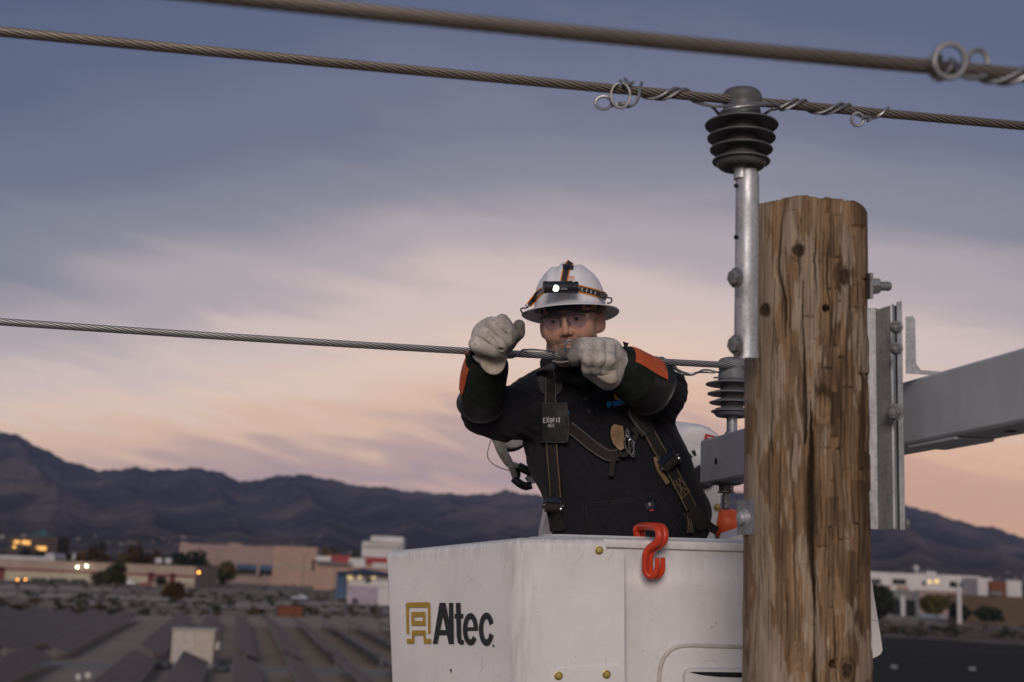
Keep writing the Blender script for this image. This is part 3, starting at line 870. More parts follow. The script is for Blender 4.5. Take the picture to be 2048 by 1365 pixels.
# ------------------------------------------------------------------ crossarm
def crossarm():
    a0 = np.array(C(1401, 925, 3.665)); a1 = np.array(C(2048, 768.5, 2.158))
    ax = a1 - a0; Ln = np.linalg.norm(ax); ax /= Ln
    up = UPV - ax * (UPV @ ax); up /= np.linalg.norm(up)
    bk = np.cross(ax, up); bk = bk if bk[0] > 0 else -bk
    hh, dp, ch = .063, .098, .005
    L2 = Ln + .55
    o = thing('crossarm', a0, 'long grey fibreglass crossarm running behind the wooden pole', 'crossarm')
    sec = [(-hh + ch, 0), (hh - ch, 0), (hh, ch), (hh, dp - ch), (hh - ch, dp), (-hh + ch, dp), (-hh, dp - ch), (-hh, ch)]
    bm = B(); v = []
    for l in np.linspace(0, L2, 8):
        v += [a0 + ax * l + up * s_ + bk * q for s_, q in sec]
    f = [(8 * r + i, 8 * r + (i + 1) % 8, 8 * r + 8 + (i + 1) % 8, 8 * r + 8 + i) for r in range(7) for i in range(8)]
    f += [tuple(range(7, -1, -1)), tuple(56 + i for i in range(8))]
    bm.add(v, f).mk('beam', MT['arm'], o, True, 30)
    def on(px):                                        # distance along the arm at a pixel column of its front face
        r = ray(px, 900); n_ = bk; tt = ((a0 - A_O) @ n_) / (r @ n_)
        return (A_O + r * tt - a0) @ ax
    s_ = on(1433)
    B().lathe(a0 + ax * s_ + bk * -.0012 - up * .008, -bk, [(.0095, 0), (.0095, .0006), (0, .0007)], 20).mk('bolt_hole', MT['hole'], o)
    s_ = on(1940)
    B().lathe(a0 + ax * (s_ + .05) - up * (hh + .001) + bk * .05, -up, [(.011, 0), (.011, .0006), (0, .0007)], 20).mk('bolt_hole', MT['hole'], o)
    s_ = on(1420)
    c = a0 + ax * s_ - up * (hh + .0005) + bk * dp * .5
    B().box(c - up * .002, (.062, .062, .004), (ax, bk, up)).mk('washer', MT['bolt'], o, False)
    B().lathe(c - up * .0045, -up, [(.021, 0), (.021, .014), (.019, .017)], 6).lathe(c - up * .022, -up, [(.024, 0), (.024, .004)], 20).mk('nut', MT['bolt'], o, True, 25)
    B().lathe(c - up * .0265, -up, [(.0105, 0), (.0105, .042), (.008, .046)], 14).mk('thread', MT['bolt'], o, True, 30)
    m0 = on(1815)
    c = a0 + ax * (m0 + .08) - up * (hh + .004) + bk * .045
    B().box(c, (.17, .080, .005), (ax, bk, up)).mk('pad_plate', MT['arm'], o, False)
    return o
crossarm()
# ------------------------------------------------------------------ aerial bucket
def unit(v):
    v = np.asarray(v, float); return v / np.linalg.norm(v)
def plane_hit(px, py, p0, n):
    r = ray(px, py)
    return A_O + r * (((np.asarray(p0) - A_O) @ n) / (r @ n))
def grid_faces(nr, nc, close=False):
    return [(r * nc + i, r * nc + (i + 1) % nc, (r + 1) * nc + (i + 1) % nc, (r + 1) * nc + i) for r in range(nr - 1) for i in range(nc if close else nc - 1)]
bucket = thing('aerial_bucket', C(1250, 1900, 3.1), 'scuffed white fibreglass work bucket in which the lineman stands', 'bucket')

# side cover: an angled face with the maker's mark and a bolted front face, rounded where they meet
cT = {'B': np.array(C(772, 1104, 3.26)), 'A': np.array(C(1031, 1078, 2.945)), 'E': np.array(C(1248, 1080, 2.965))}
cB = {'B': np.array(C(783, 1365, 3.19)), 'A': np.array(C(1030, 1365, 2.885)), 'E': np.array(C(1249, 1365, 2.905))}
def side_cover():
    ext = 2.3
    Bk = cT['B'] + np.array([.10, .34, 0])
    def arc(p, c, q, r, n=9):
        a = unit(p - c); b = unit(q - c); h = math.acos(a @ b) / 2; k = r / math.tan(h)
        s, e = c + a * k, c + b * k
        return [(1 - t) ** 2 * s + 2 * t * (1 - t) * c + t * t * e for t in np.linspace(0, 1, n)]
    def path(d):
        bk = d['B'] + (np.array([.10, .34, 0]))
        p = [bk] + arc(bk, d['B'], d['A'], .016, 6)
        e = p[-1]; s = arc(d['B'], d['A'], d['E'], .030, 10)
        p += [e + (s[0] - e) * t for t in np.linspace(0, 1, 14)[1:-1]] + s
        e = p[-1]
        p += [e + (d['E'] - e) * t for t in (.25, .5, .7, .805, .815, .83, .9, .965, .985, 1.0)]
        return np.array(p)
    pt, pb = path(cT), path(cB)
    dn = pb - pt
    n = len(pt)
    drop = np.zeros(n)                                     # notch under the lip at the right end
    mpp = 2.96 / FPX
    drop[-6:] = np.array([7, 14, 17, 17, 19, 24]) * mpp
    T = np.gradient(pt, axis=0); T /= np.linalg.norm(T, axis=1)[:, None]
    inn = np.cross(T, UPV); inn = -inn * np.sign((inn @ (np.array([.25, 3.4, 0]) - pt.mean(0) * [1, 1, 0])).mean())
    cen = np.array(C(1140, 1080, 3.25))
    inn = np.array([x if x @ (cen - p) > 0 else -x for x, p in zip(inn, pt)])
    rows, wear = [], []
    dist_A = np.linalg.norm(pt - cT['A'], axis=1)
    for (h, i_) in ((.004, .05), (.003, .020), (.0005, .010), (-.004, .0035), (-.010, .0006), (-.016, 0)):
        ii = np.where(drop > 0, .012 * (i_ > .004), i_)
        hh_ = np.where(drop > 0, min(0, -.004), h)
        rows.append(pt + UPV * (np.where(drop > 0, np.minimum(hh_, 0), h) - drop)[:, None] + inn * ii[:, None]); wear.append(np.full(n, .45))
    for t in np.linspace(.12, ext, 26):
        rows.append(pt + dn * t + inn * 0); wear.append(np.clip(1.2 - t * 5, 0, 1) * .22 + .55 * np.exp(-(dist_A / .028) ** 2))
    for k in range(6): wear[k] = np.maximum(wear[k], np.exp(-(dist_A / .035) ** 2))
    v = np.array(rows); nr = len(rows)
    back = v[6:] + inn[None, -1] * .011                     # thickness of the front plate's free edge
    vv = list(v.reshape(-1, 3)); f = grid_faces(nr, n)
    k0 = len(vv)
    for r in range(nr): vv.append(v[r, -1] + inn[-1] * .02)
    for r in range(nr - 1): f.append((r * n + n - 1, k0 + r, k0 + r + 1, (r + 1) * n + n - 1))
    # closing top, set back under the lip
    k1 = len(vv)
    vv.append(cen + UPV * .004)
    for i in range(n - 11): f.append((i + 1, i, k1))
    o = mk('side_cover', np.array(vv), f, MT['white'], bucket, True, None, 50)
    w = np.concatenate([np.array(wear).ravel(), np.full(nr, .5), [.2]])
    fattr(o, 'wear', w)
    return o
cover = side_cover()
FN = unit(np.cross(cT['E'] - cT['A'], cB['A'] - cT['A'])); FN = FN if FN @ (A_O - cT['A']) > 0 else -FN      # front face
LN = unit(np.cross(cT['B'] - cT['A'], cB['A'] - cT['A'])); LN = LN if LN @ (A_O - cT['A']) > 0 else -LN      # logo face
def onF(x, y, lift=0.0): return plane_hit(x, y, cT['A'] + FN * lift, FN)
def onL(x, y, lift=0.0): return plane_hit(x, y, cT['A'] + LN * lift, LN)

# yellow bolts, access plate, drain hole
for (x, y) in ((1198, 1101), (1117, 1352), (1213, 1349)):
    l = 0.0 if y < 1200 else .003
    B().lathe(onF(x, y, l + .0004), FN, [(.0098, 0), (.0098, .0016), (.0084, .002), (.0082, .0055), (.0055, .0075), (0, .0078)], 12).mk('bolt', MT['yellow_zinc'], cover, True, 30)
pp = [(1105, 1390)] + [(1105 + 24 - 24 * math.cos(a), 1360 - 24 - 0 + 24 - 24 * math.sin(a)) for a in np.linspace(0, math.pi / 2, 7)] + [(1228 + 22 * math.sin(a), 1331 + 26 - 26 * math.cos(a)) for a in np.linspace(0, math.pi / 2, 7)] + [(1246, 1390)]
B().prism([onF(x, y, .003) for x, y in pp], -FN * .004).mk('access_plate', MT['white'], cover, True, 30)
B().lathe(onL(902, 1341, .0003), LN, [(.0052, 0), (.0052, .0005), (.0042, .0008), (.0040, -.004)], 16).mk('drain_ring', MT['white'], cover)
B().lathe(onL(902, 1341, .0010), LN, [(.0038, 0), (0, .0001)], 14).mk('drain_hole', MT['hole'], cover)

# maker's mark, flat print on the angled face
def flat(b, polys, f, lift):
    for q in polys: b.add([f(x, y, lift + len(b.f) * 1.2e-5) for x, y in q], [tuple(range(len(q)))])
    return b
def arcpts(cx, cy, rx, ry, a0, a1, n=14):
    return [(cx + rx * math.cos(R_(a)), cy - ry * math.sin(R_(a))) for a in np.linspace(a0, a1, n)]
def strip(outer, inner):
    return [(outer[i], outer[i + 1], inner[i + 1], inner[i]) for i in range(len(outer) - 1)]
INK = M('black_print', (.022, .026, .028), (.017, .02, .022), 80, .45)
GOLD = M('gold_print', (.40, .265, .045), (.34, .22, .035), 60, .45)
S_ = 520 / 2048.0
def z(x, y): return (760 + x * S_, 1040 + y * S_)          # measured in an enlarged crop
def zq(*q): return [z(*p) for p in q]
b = B()
flat(b, [zq((200, 668), (212, 652), (380, 648), (396, 664), (396, 690), (204, 690)), zq((204, 690), (226, 690), (228, 896), (208, 896)), zq((376, 690), (396, 690), (398, 896), (378, 896)),
         zq((246, 726), (354, 724), (356, 764), (246, 764)), zq((246, 764), (268, 764), (268, 796), (247, 796)), zq((336, 764), (356, 764), (357, 796), (336, 796)), zq((247, 796), (357, 796), (358, 833), (248, 833)),
         zq((250, 872), (356, 870), (358, 908), (250, 908)), zq((250, 908), (270, 908), (268, 972), (250, 972)), zq((210, 938), (250, 938), (250, 972), (210, 972)), zq((340, 908), (358, 908), (362, 974), (344, 974)), zq((360, 938), (402, 938), (402, 975), (362, 974))], onL, .0012)
b.mk('emblem', GOLD, cover, False)
b = B()
flat(b, [zq((468, 654), (516, 654), (452, 976), (416, 976)), zq((474, 654), (516, 654), (582, 978), (541, 978)), zq((470, 868), (525, 868), (532, 908), (462, 908)),
         zq((542, 654), (577, 654), (582, 978), (545, 978)), zq((597, 654), (634, 654), (641, 930), (603, 930)), zq((606, 930), (640, 930), (644, 946), (660, 948), (660, 984), (630, 982), (612, 968)), zq((586, 742), (656, 740), (656, 776), (587, 777))], onL, .0012)
eo = arcpts(712, 862, 60, 128, 0, 322, 40); ei = arcpts(712, 862, 25, 80, 0, 322, 40)
flat(b, [zq(*q) for q in strip(eo, ei)] + [zq((684, 846), (772, 846), (772, 874), (684, 874))], onL, .00122)
eo = arcpts(838, 862, 60, 132, 22, 338, 36); ei = arcpts(838, 862, 25, 80, 22, 338, 36)
flat(b, [zq(*q) for q in strip(eo, ei)] + [zq((885, 982), (897, 982), (899, 1002), (888, 1004))], onL, .00124)
b.mk('lettering', INK, cover, False)

# bucket body with a rounded lip
def loop(fl, fr, depth, r, n=8, out=0.0):
    """rounded rectangle seen from above; fl, fr: front corners"""
    x = unit(fr - fl); y = unit(np.array([-x[1], x[0], 0])); y = y if y[1] > 0 else -y
    w = np.linalg.norm(fr - fl)
    o_ = fl - x * out - y * out; w += 2 * out; dp = depth + 2 * out; r = r + out
    P_ = []
    for (cx, cy, a0) in ((r, r, 180), (w - r, r, 270), (w - r, dp - r, 0), (r, dp - r, 90)):
        for a in np.linspace(a0, a0 + 90, n):
            P_.append(o_ + x * (cx + r * math.cos(R_(a))) + y * (cy + r * math.sin(R_(a))))
    dens = []
    for i in range(len(P_)):
        a_, c_ = P_[i], P_[(i + 1) % len(P_)]
        k = max(1, int(np.linalg.norm(c_ - a_) / .03))
        dens += [a_ + (c_ - a_) * t / k for t in range(k)]
    return np.array(dens)
bl = np.array(C(1075, 1083, 3.01)); brr = np.array(C(1722, 1104, 3.035))
brr[2] = bl[2] + .010
lp = loop(bl, brr, .63, .07)
cen = lp.mean(0)
def sweep_loop(lpts, sec, c):
    n = len(lpts); d = np.roll(lpts, -1, 0) - np.roll(lpts, 1, 0)
    out = np.cross(d, UPV); out /= np.linalg.norm(out, axis=1)[:, None]
    out *= np.sign(((lpts - c) * out).sum(1))[:, None]
    v = np.concatenate([lpts + out * o_ + UPV * h for o_, h in sec])
    return v
# tapered wall, outside and inside
secw = [(0, -.012), (-.004, -.10), (-.010, -.30), (-.03, -1.05), (-.05, -1.07), (-.20, -1.07)]
v = sweep_loop(lp, secw, cen)
o = mk('bucket_shell', v, grid_faces(len(secw), len(lp), True), MT['white'], bucket, True, None, 50)
o.data.update()
w = np.concatenate([np.full(len(lp), x) for x in (.22, .05, 0.05, .1, .1, .1)])
fattr(o, 'wear', w)
sm = o.modifiers.new('thickness', 'SOLIDIFY'); sm.thickness = .012; sm.offset = -1
secl = [(-.030, -.022), (-.032, .012), (-.028, .0175), (-.018, .0185), (-.012, .0135), (.0, .0125), (.014, .0115), (.0205, .008), (.0215, -.001), (.020, -.009), (.014, -.012), (.002, -.0125)]
lpd = lp + 0
lpd = lpd - UPV * 0 
ctr = lp.mean(0)
o = mk('lip', sweep_loop(lp, secl, cen), grid_faces(len(secl), len(lp), True), MT['white'], bucket, True, None, 40)
fattr(o, 'wear', np.concatenate([np.full(len(lp), x) for x in (.1, .2, .25, .25, .2, .2, .2, .25, .25, .3, .4, .3)]))
# ledge seen in the notch
wallN = unit(np.cross(brr - bl, UPV)); wallN = wallN if wallN @ (A_O - bl) > 0 else -wallN
def onW(x, y, lift=0.0): return plane_hit(x, y, bl + wallN * lift, wallN)
B().prism([onW(x, y, .02) for x, y in ((1190, 1084.5), (1240, 1087.5), (1240, 1091), (1190, 1089))], -wallN * .02).mk('ledge', MT['white'], bucket, False)
# raised rim of the step pocket and its moulded foothold
bead = [(1317, 1420), (1317.5, 1370), (1321, 1335), (1331, 1311), (1348, 1297), (1372, 1291.5), (1420, 1292.5), (1500, 1295), (1600, 1298)]
B().tube([onW(x, y, .003) for x, y in bead], .0052, 10, 5).mk('step_rim', M('grimy_white_fibreglass', (.56, .53, .50), (.44, .41, .38), 50, .55), bucket)
hold = [(1366, 1420), (1364, 1352), (1369, 1339), (1380, 1334), (1420, 1334), (1600, 1336), (1600, 1420)]
sec_ = []
bm_ = B()
n = len(hold)
front = [onW(x + (6 if i < 3 else 0), y + (5 if 2 < i < 6 else 0), .016) for i, (x, y) in enumerate(hold)]
backp = [onW(x, y, .0) for x, y in hold]
bm_.add(backp + front, [(i, i + 1, n + i + 1, n + i) for i in range(n - 1)] + [tuple(n + i for i in range(n))])
bm_.mk('foothold', MT['white'], bucket, True, 60)
B().prism([onW(x, y, .0165) for x, y in ((1378, 1345), (1392, 1344), (1600, 1347), (1600, 1358), (1490, 1356), (1440, 1354.5), (1405, 1351))], wallN * .0006).mk('step_opening', MT['hole'], bucket, False)
# drooping flared fairing seen beyond the pole
fa = [(1690, 1095), (1729, 1105), (1738, 1130), (1752, 1215), (1763.5, 1288), (1765, 1300), (1762, 1308), (1755, 1313), (1738, 1320), (1690, 1336)]
B().prism([np.array(C(x, y, 3.02)) for x, y in fa], A_F * .30 - A_R * .06).mk('corner_fairing', MT['white'], bucket, True, 35)

# double red hook hung over the lip
hook = thing('plastic_hook', C(1300, 1158, 2.95), 'orange-red double plastic hook hung over the white bucket lip', 'hook')
def hook_run(dx, dd):
    return [np.array(C(x + dx, y, d + dd)) for x, y, d in ((1276, 1078, 3.062), (1272, 1060, 3.060), (1282, 1053.5, 3.045), (1300, 1053, 2.985), (1314, 1057, 2.955), (1318.5, 1070, 2.944), (1315, 1084, 2.944), (1304, 1093, 2.950), (1294, 1101, 2.955), (1290, 1114, 2.956), (1289.5, 1136, 2.956), (1292, 1147, 2.955), (1301, 1153.5, 2.952), (1311, 1147, 2.946), (1314.5, 1135, 2.944), (1314.5, 1116, 2.944))]
rad = [.0072, .0082, .0088, .0092, .0094, .0094, .0092, .0086, .0076, .0070, .0067, .0067, .0068, .0066, .0062, .0058]
for dx, dd in ((0, 0), (11, .012)):
    B().tube(hook_run(dx, dd), rad, 12, 5).mk('hook_arm', MT['red_plastic'], hook)
web = hook_run(5.5, .008)
B().tube(web[2:10], .005, 8, 4).mk('web', MT['red_plastic'], hook)

# ------------------------------------------------------------------ boom head behind the man
boom = thing('boom_head', C(1400, 1500, 4.3), 'white rounded boom head casting with red stickers behind the lineman', 'boom')
DB = 4.15
outl = [(1322, 1075), (1330, 985), (1338, 905), (1344, 881), (1353, 865), (1368, 853), (1388, 848.5), (1408, 850), (1427, 857), (1444, 870), (1455, 888), (1459, 910), (1457, 940), (1452, 975), (1447, 1010), (1440, 1040), (1434, 1075), (1432, 1110), (1320, 1110)]
bo = [np.array(C(x, y, DB)) for x, y in outl]
cb = np.mean(bo, 0)
def bevel_prism(pts, off, e=.02):
    c = np.mean(pts, 0); o_ = np.array(off); n = len(pts)
    rings = [[p + (c - p) / np.linalg.norm(c - p) * e * 1.0 for p in pts], [p + (c - p) / np.linalg.norm(c - p) * e * .3 + unit(o_) * e * .3 for p in pts], [p + unit(o_) * e for p in pts], [p + o_ for p in pts]]
    v = [p for r in rings for p in r]
    f = grid_faces(4, n, True) + [tuple(range(n - 1, -1, -1)), tuple(3 * n + i for i in range(n))]
    return B().add(v, f)
o = bevel_prism(bo, A_F * .30 - A_R * .10, .03).mk('housing', MT['white'], boom, True, 40)
nb = -A_F
def onB(x, y, lift=.0): return np.array(C(x, y, DB - lift))
dial = M('grey_dial_print', (.42, .41, .42), None, 50, .5)
B().lathe(onB(1401, 935, .001), nb, [(.062, 0), (.062, .006), (.058, .009), (.0, .0092)], 40).mk('dial', MT['white'], boom, True, 40)
db = B()
for k in range(4):
    a0 = 108 + k * 19
    db.add([onB(1401 + r * math.cos(R_(a)), 935 - r * math.sin(R_(a)), .0115) for r, a in ((25, a0), (37, a0), (37, a0 + 12), (25, a0 + 12))], [(0, 1, 2, 3)])
db.mk('dial_mark', MT['black'], boom, False)
B().lathe(onB(1407, 953, .004), nb, [(.040, 0), (.040, .012), (.034, .016), (0, .016)], 28).mk('hub', MT['black'], boom, True, 30)
STK = M('red_sticker', (.50, .022, .03), None, 40, .4); GRY = M('grey_sticker', (.16, .16, .17), None, 40, .5); WHP = M('white_print', (.72, .72, .72), None, 40, .5)
B().add([onB(x, y, .004) for x, y in ((1411, 868), (1432, 873), (1429, 884), (1408, 879))], [(0, 1, 2, 3)]).mk('sticker', STK, boom, False)
B().add([onB(x, y, .005) for x, y in ((1415, 873.5), (1425, 876), (1424, 878.5), (1414, 876))], [(0, 1, 2, 3)]).mk('sticker_print', WHP, boom, False)
B().add([onB(x, y, .004) for x, y in ((1396, 997), (1411, 1003), (1407, 1014), (1393, 1008))], [(0, 1, 2, 3)]).mk('sticker', STK, boom, False)
B().add([onB(x, y, .004) for x, y in ((1393, 1008), (1407, 1014), (1402, 1026), (1390, 1022))], [(0, 1, 2, 3)]).mk('sticker', GRY, boom, False)
B().add([onB(x, y, .005) for x, y in ((1400, 1003), (1407, 1006), (1406, 1008.5), (1399, 1005.5))], [(0, 1, 2, 3)]).mk('sticker_print', WHP, boom, False)
B().add([onB(x, y, .004) for x, y in ((1399, 905), (1405, 903), (1404, 917), (1400, 918))], [(0, 1, 2, 3)]).mk('sticker', GRY, boom, False)
for x, y in ((1366, 927), (1435, 1015)):
    B().lathe(onB(x, y, .001), nb, [(.0115, 0), (.0115, .004), (.009, .009), (0, .011)], 12).mk('bolt', MT['yellow_zinc'], boom, True, 30)
B().tube([np.array(C(x, y, d)) for x, y, d in ((1290, 868, 4.35), (1330, 864, 4.35), (1354, 862, 4.33))], .021, 14).mk('hose', MT['black'], boom)
B().prism([np.array(C(x, y, 4.4)) for x, y in ((1434, 1050), (1448, 1056), (1446, 1085), (1432, 1085))], A_F * .1).mk('blue_fitting', M('blue_plastic', (.06, .12, .42), None, 40, .4), boom, False)
cone = thing('orange_cover', C(1480, 1085, 4.3), 'rounded orange plastic cover beside the white boom head', 'cover')
a = np.array(C(1434, 1040, 4.25)); e_ = np.array(C(1560, 1098, 4.5)); ln = np.linalg.norm(e_ - a)
B().lathe(a + unit(e_ - a) * .0, e_ - a, [(0, 0), (.025, .004), (.042, .018), (.052, .04), (.060, .09), (.064, ln)], 28).mk('shell', M('orange_plastic', (.70, .12, .03), (.62, .09, .022), 30, .42), cone)
B().prism([np.array(C(x, y, 4.05)) for x, y in ((1455, 1078), (1490, 1066), (1560, 1064), (1560, 1110), (1440, 1110))], A_F * .12).mk('white_base', MT['white'], cone, False)
B().prism([np.array(C(x, y, 4.25)) for x, y in ((1082, 1075), (1090, 1036), (1101, 1004), (1120, 985), (1160, 985), (1160, 1100), (1078, 1100))], A_F * .22).mk('boom_arm', MT['white'], boom, True, 35)

# winch line hook left of the man
win = thing('jib_hook', C(1060, 975, 3.95), 'grey jib hook and taped rope hanging behind the raised arm', 'hook')
DW = 3.95
ROPE = M('taped_rope', (.34, .335, .29), (.22, .215, .18), 45, .75, 0, .4, 160)
B().lathe(np.array(C(1030, 866, DW + .1)), unit(A_F * .75 + A_U * .35 - A_R * .3), [(.0, -.001), (.052, 0), (.060, .006), (.063, .012), (.060, .020), (.05, .024), (0, .025)], 36).mk('sheave', MT['white'], win)
B().lathe(np.array(C(1026, 868, DW + .13)), unit(A_F * .75 + A_U * .35 - A_R * .3), [(.066, 0), (.069, .01), (.066, .02)], 36).mk('sheave_rim', MT['black'], win)
B().tube(P((998, 850, DW), (997, 880, DW), (1003, 900, DW), (1014, 920, DW), (1020, 930, DW)), [.0155, .0165, .0165, .015, .012], 14, 6).mk('rope', ROPE, win)
B().tube(P((1019, 928, DW), (1025, 940, DW - .01), (1030, 956, DW - .01)), [.011, .010, .009], 10).tube(P((1019, 928, DW), (1028, 931, DW), (1040, 936, DW)), [.011, .010, .010], 10).mk('rope_fork', ROPE, win)
B().cyl(np.array(C(1036, 933, DW)), np.array(C(1064, 946, DW)), .0135, 16).mk('grip', MT['black'], win)
B().tube(P((1026, 957, DW - .01), (1040, 968, DW - .01), (1052, 973, DW), (1064, 971, DW)), [.012, .013, .013, .011], 12, 4).tube(P((1033, 937, DW), (1036, 950, DW), (1031, 960, DW)), .009, 10).mk('shackle', MT['black'], win)
B().prism([np.array(C(x, y, DW + .01)) for x, y in ((1050, 958), (1062, 944), (1068, 930), (1076, 929), (1081, 944), (1078, 958), (1068, 968), (1056, 967))], A_F * .03).mk('hook_body', MT['galv'], win, True, 30)
B().lathe(np.array(C(1073, 957, DW + .008)), -A_F, [(.008, 0), (.008, .006), (.006, .009), (0, .01)], 12).mk('pin', MT['galv'], win)
B().tube(P((985, 873, DW), (978, 893, DW), (975, 912, DW), (982, 925, DW), (1000, 936, DW), (1020, 942, DW)), .0013, 6, 6).mk('lanyard', M('thin_brown_cord', (.10, .075, .06), None, 50, .7), win)
# ------------------------------------------------------------------ land
def sheet(name, pts, mat, z_, label=None):
    """flat polygon on the ground, its corners world x, y"""
    v = np.array([(p[0], p[1], z_) for p in pts])
    o = mk(name, v, [tuple(range(len(v)))], mat, None, False)
    if o.data.polygons[0].normal.z < 0: o.data.flip_normals()
    return tag(o, label, None, None, 'structure')
b = NB('dry_ground')
vo = b.coords((1, 1, 1))
big = b.noise(b.coords((.6, 1.4, 1)), .02, 6, .6); mid = b.noise(vo, .09, 6, .65); fin = b.noise(vo, .9, 4, .7)
col = b.ramp(big, [(.34, (.16, .135, .105)), (.48, (.25, .205, .165)), (.64, (.36, .295, .24))])
col = b.mix(b.ramp(mid, [(.48, (0, 0, 0)), (.62, (.62,) * 3)]), col, (.060, .056, .038))
col = b.mix(b.ramp(fin, [(.5, (0, 0, 0)), (.75, (.4,) * 3)]), col, (.06, .055, .042))
b.base(col); b.set(rough=.95, spec=.1); b.bump(fin, .6, .3)
ext = 7800.0
sheet('ground', [(-ext, -ext), (ext, -ext), (ext, ext), (-ext, ext)], b.m, 0.0, 'dry scrubland ground reaching to the mountains')
GRAV = M('pale_yard_gravel', (.35, .285, .228), (.275, .225, .182), .12, .95, 0, .5, 1.2, spec=.1, bdist=.05)
PALE = M('pale_dirt', (.48, .41, .35), (.36, .305, .26), .10, .95, spec=.1)
DARKF = M('dark_field_soil', (.020, .021, .022), (.011, .012, .012), .10, .9, 0, .8, .5, spec=.15, bdist=.3, stretch=(.25, 1, 1))
CONC = M('grey_path', (.27, .265, .26), (.20, .195, .19), .3, .9, spec=.1)
def gp(*q): return [tuple(ground(*p))[:2] for p in q]
sheet('gravel_yard', gp((-260, 1222), (830, 1236), (1500, 1262), (1250, 2600), (100, 2600)), GRAV, .012, 'pale gravel yard under the solar panel rows')
sheet('dark_field', gp((1480, 1264), (1760, 1274), (1900, 1281), (2048, 1291), (2400, 1308), (2500, 2700), (1480, 2700)), DARKF, .016, 'dark bare field at the lower right')
sheet('dirt_bank', gp((1480, 1244), (1760, 1250), (2048, 1262), (2400, 1280), (2400, 1303), (2048, 1288), (1760, 1271), (1480, 1262)), M('brown_dirt', (.150, .115, .088), (.10, .078, .06), .08, .95, spec=.1), .020, 'brown dirt strip along the dark field')
for pts, z_ in (((( -200, 1168), (60, 1172), (260, 1179), (262, 1183), (60, 1178), (-200, 1174)), .012), (((-200, 1183), (120, 1188), (420, 1199), (420, 1204), (120, 1195), (-200, 1190)), .014),
               (((400, 1158), (560, 1150), (700, 1152), (720, 1158), (560, 1162), (420, 1166)), .013), (((180, 1204), (500, 1212), (800, 1222), (800, 1226), (500, 1216), (180, 1208)), .015), (((-200, 1206), (150, 1207), (150, 1210), (-200, 1210)), .016), (((450, 1206), (640, 1204), (770, 1209), (770, 1213), (640, 1208), (450, 1210)), .017)):
    sheet('dirt_road', gp(*pts), PALE, z_, 'pale dirt track through the scrub')
VD = np.array(ray(475, 1133)); VD[2] = 0; VD = unit(VD); VN = np.array([VD[1], -VD[0], 0])
q0 = np.array(ground(490, 1302, 1.2)); q0[2] = 0
LAT0 = q0 @ VN
def yard(lat, s): return VN * lat + VD * s
SP = 4.2
sheet('path', [yard(LAT0 - 60, 118)[:2], yard(LAT0 + 60, 118)[:2], yard(LAT0 + 60, 122.2)[:2], yard(LAT0 - 60, 122.2)[:2]], CONC, .024, 'grey service path between the two blocks of solar panels')

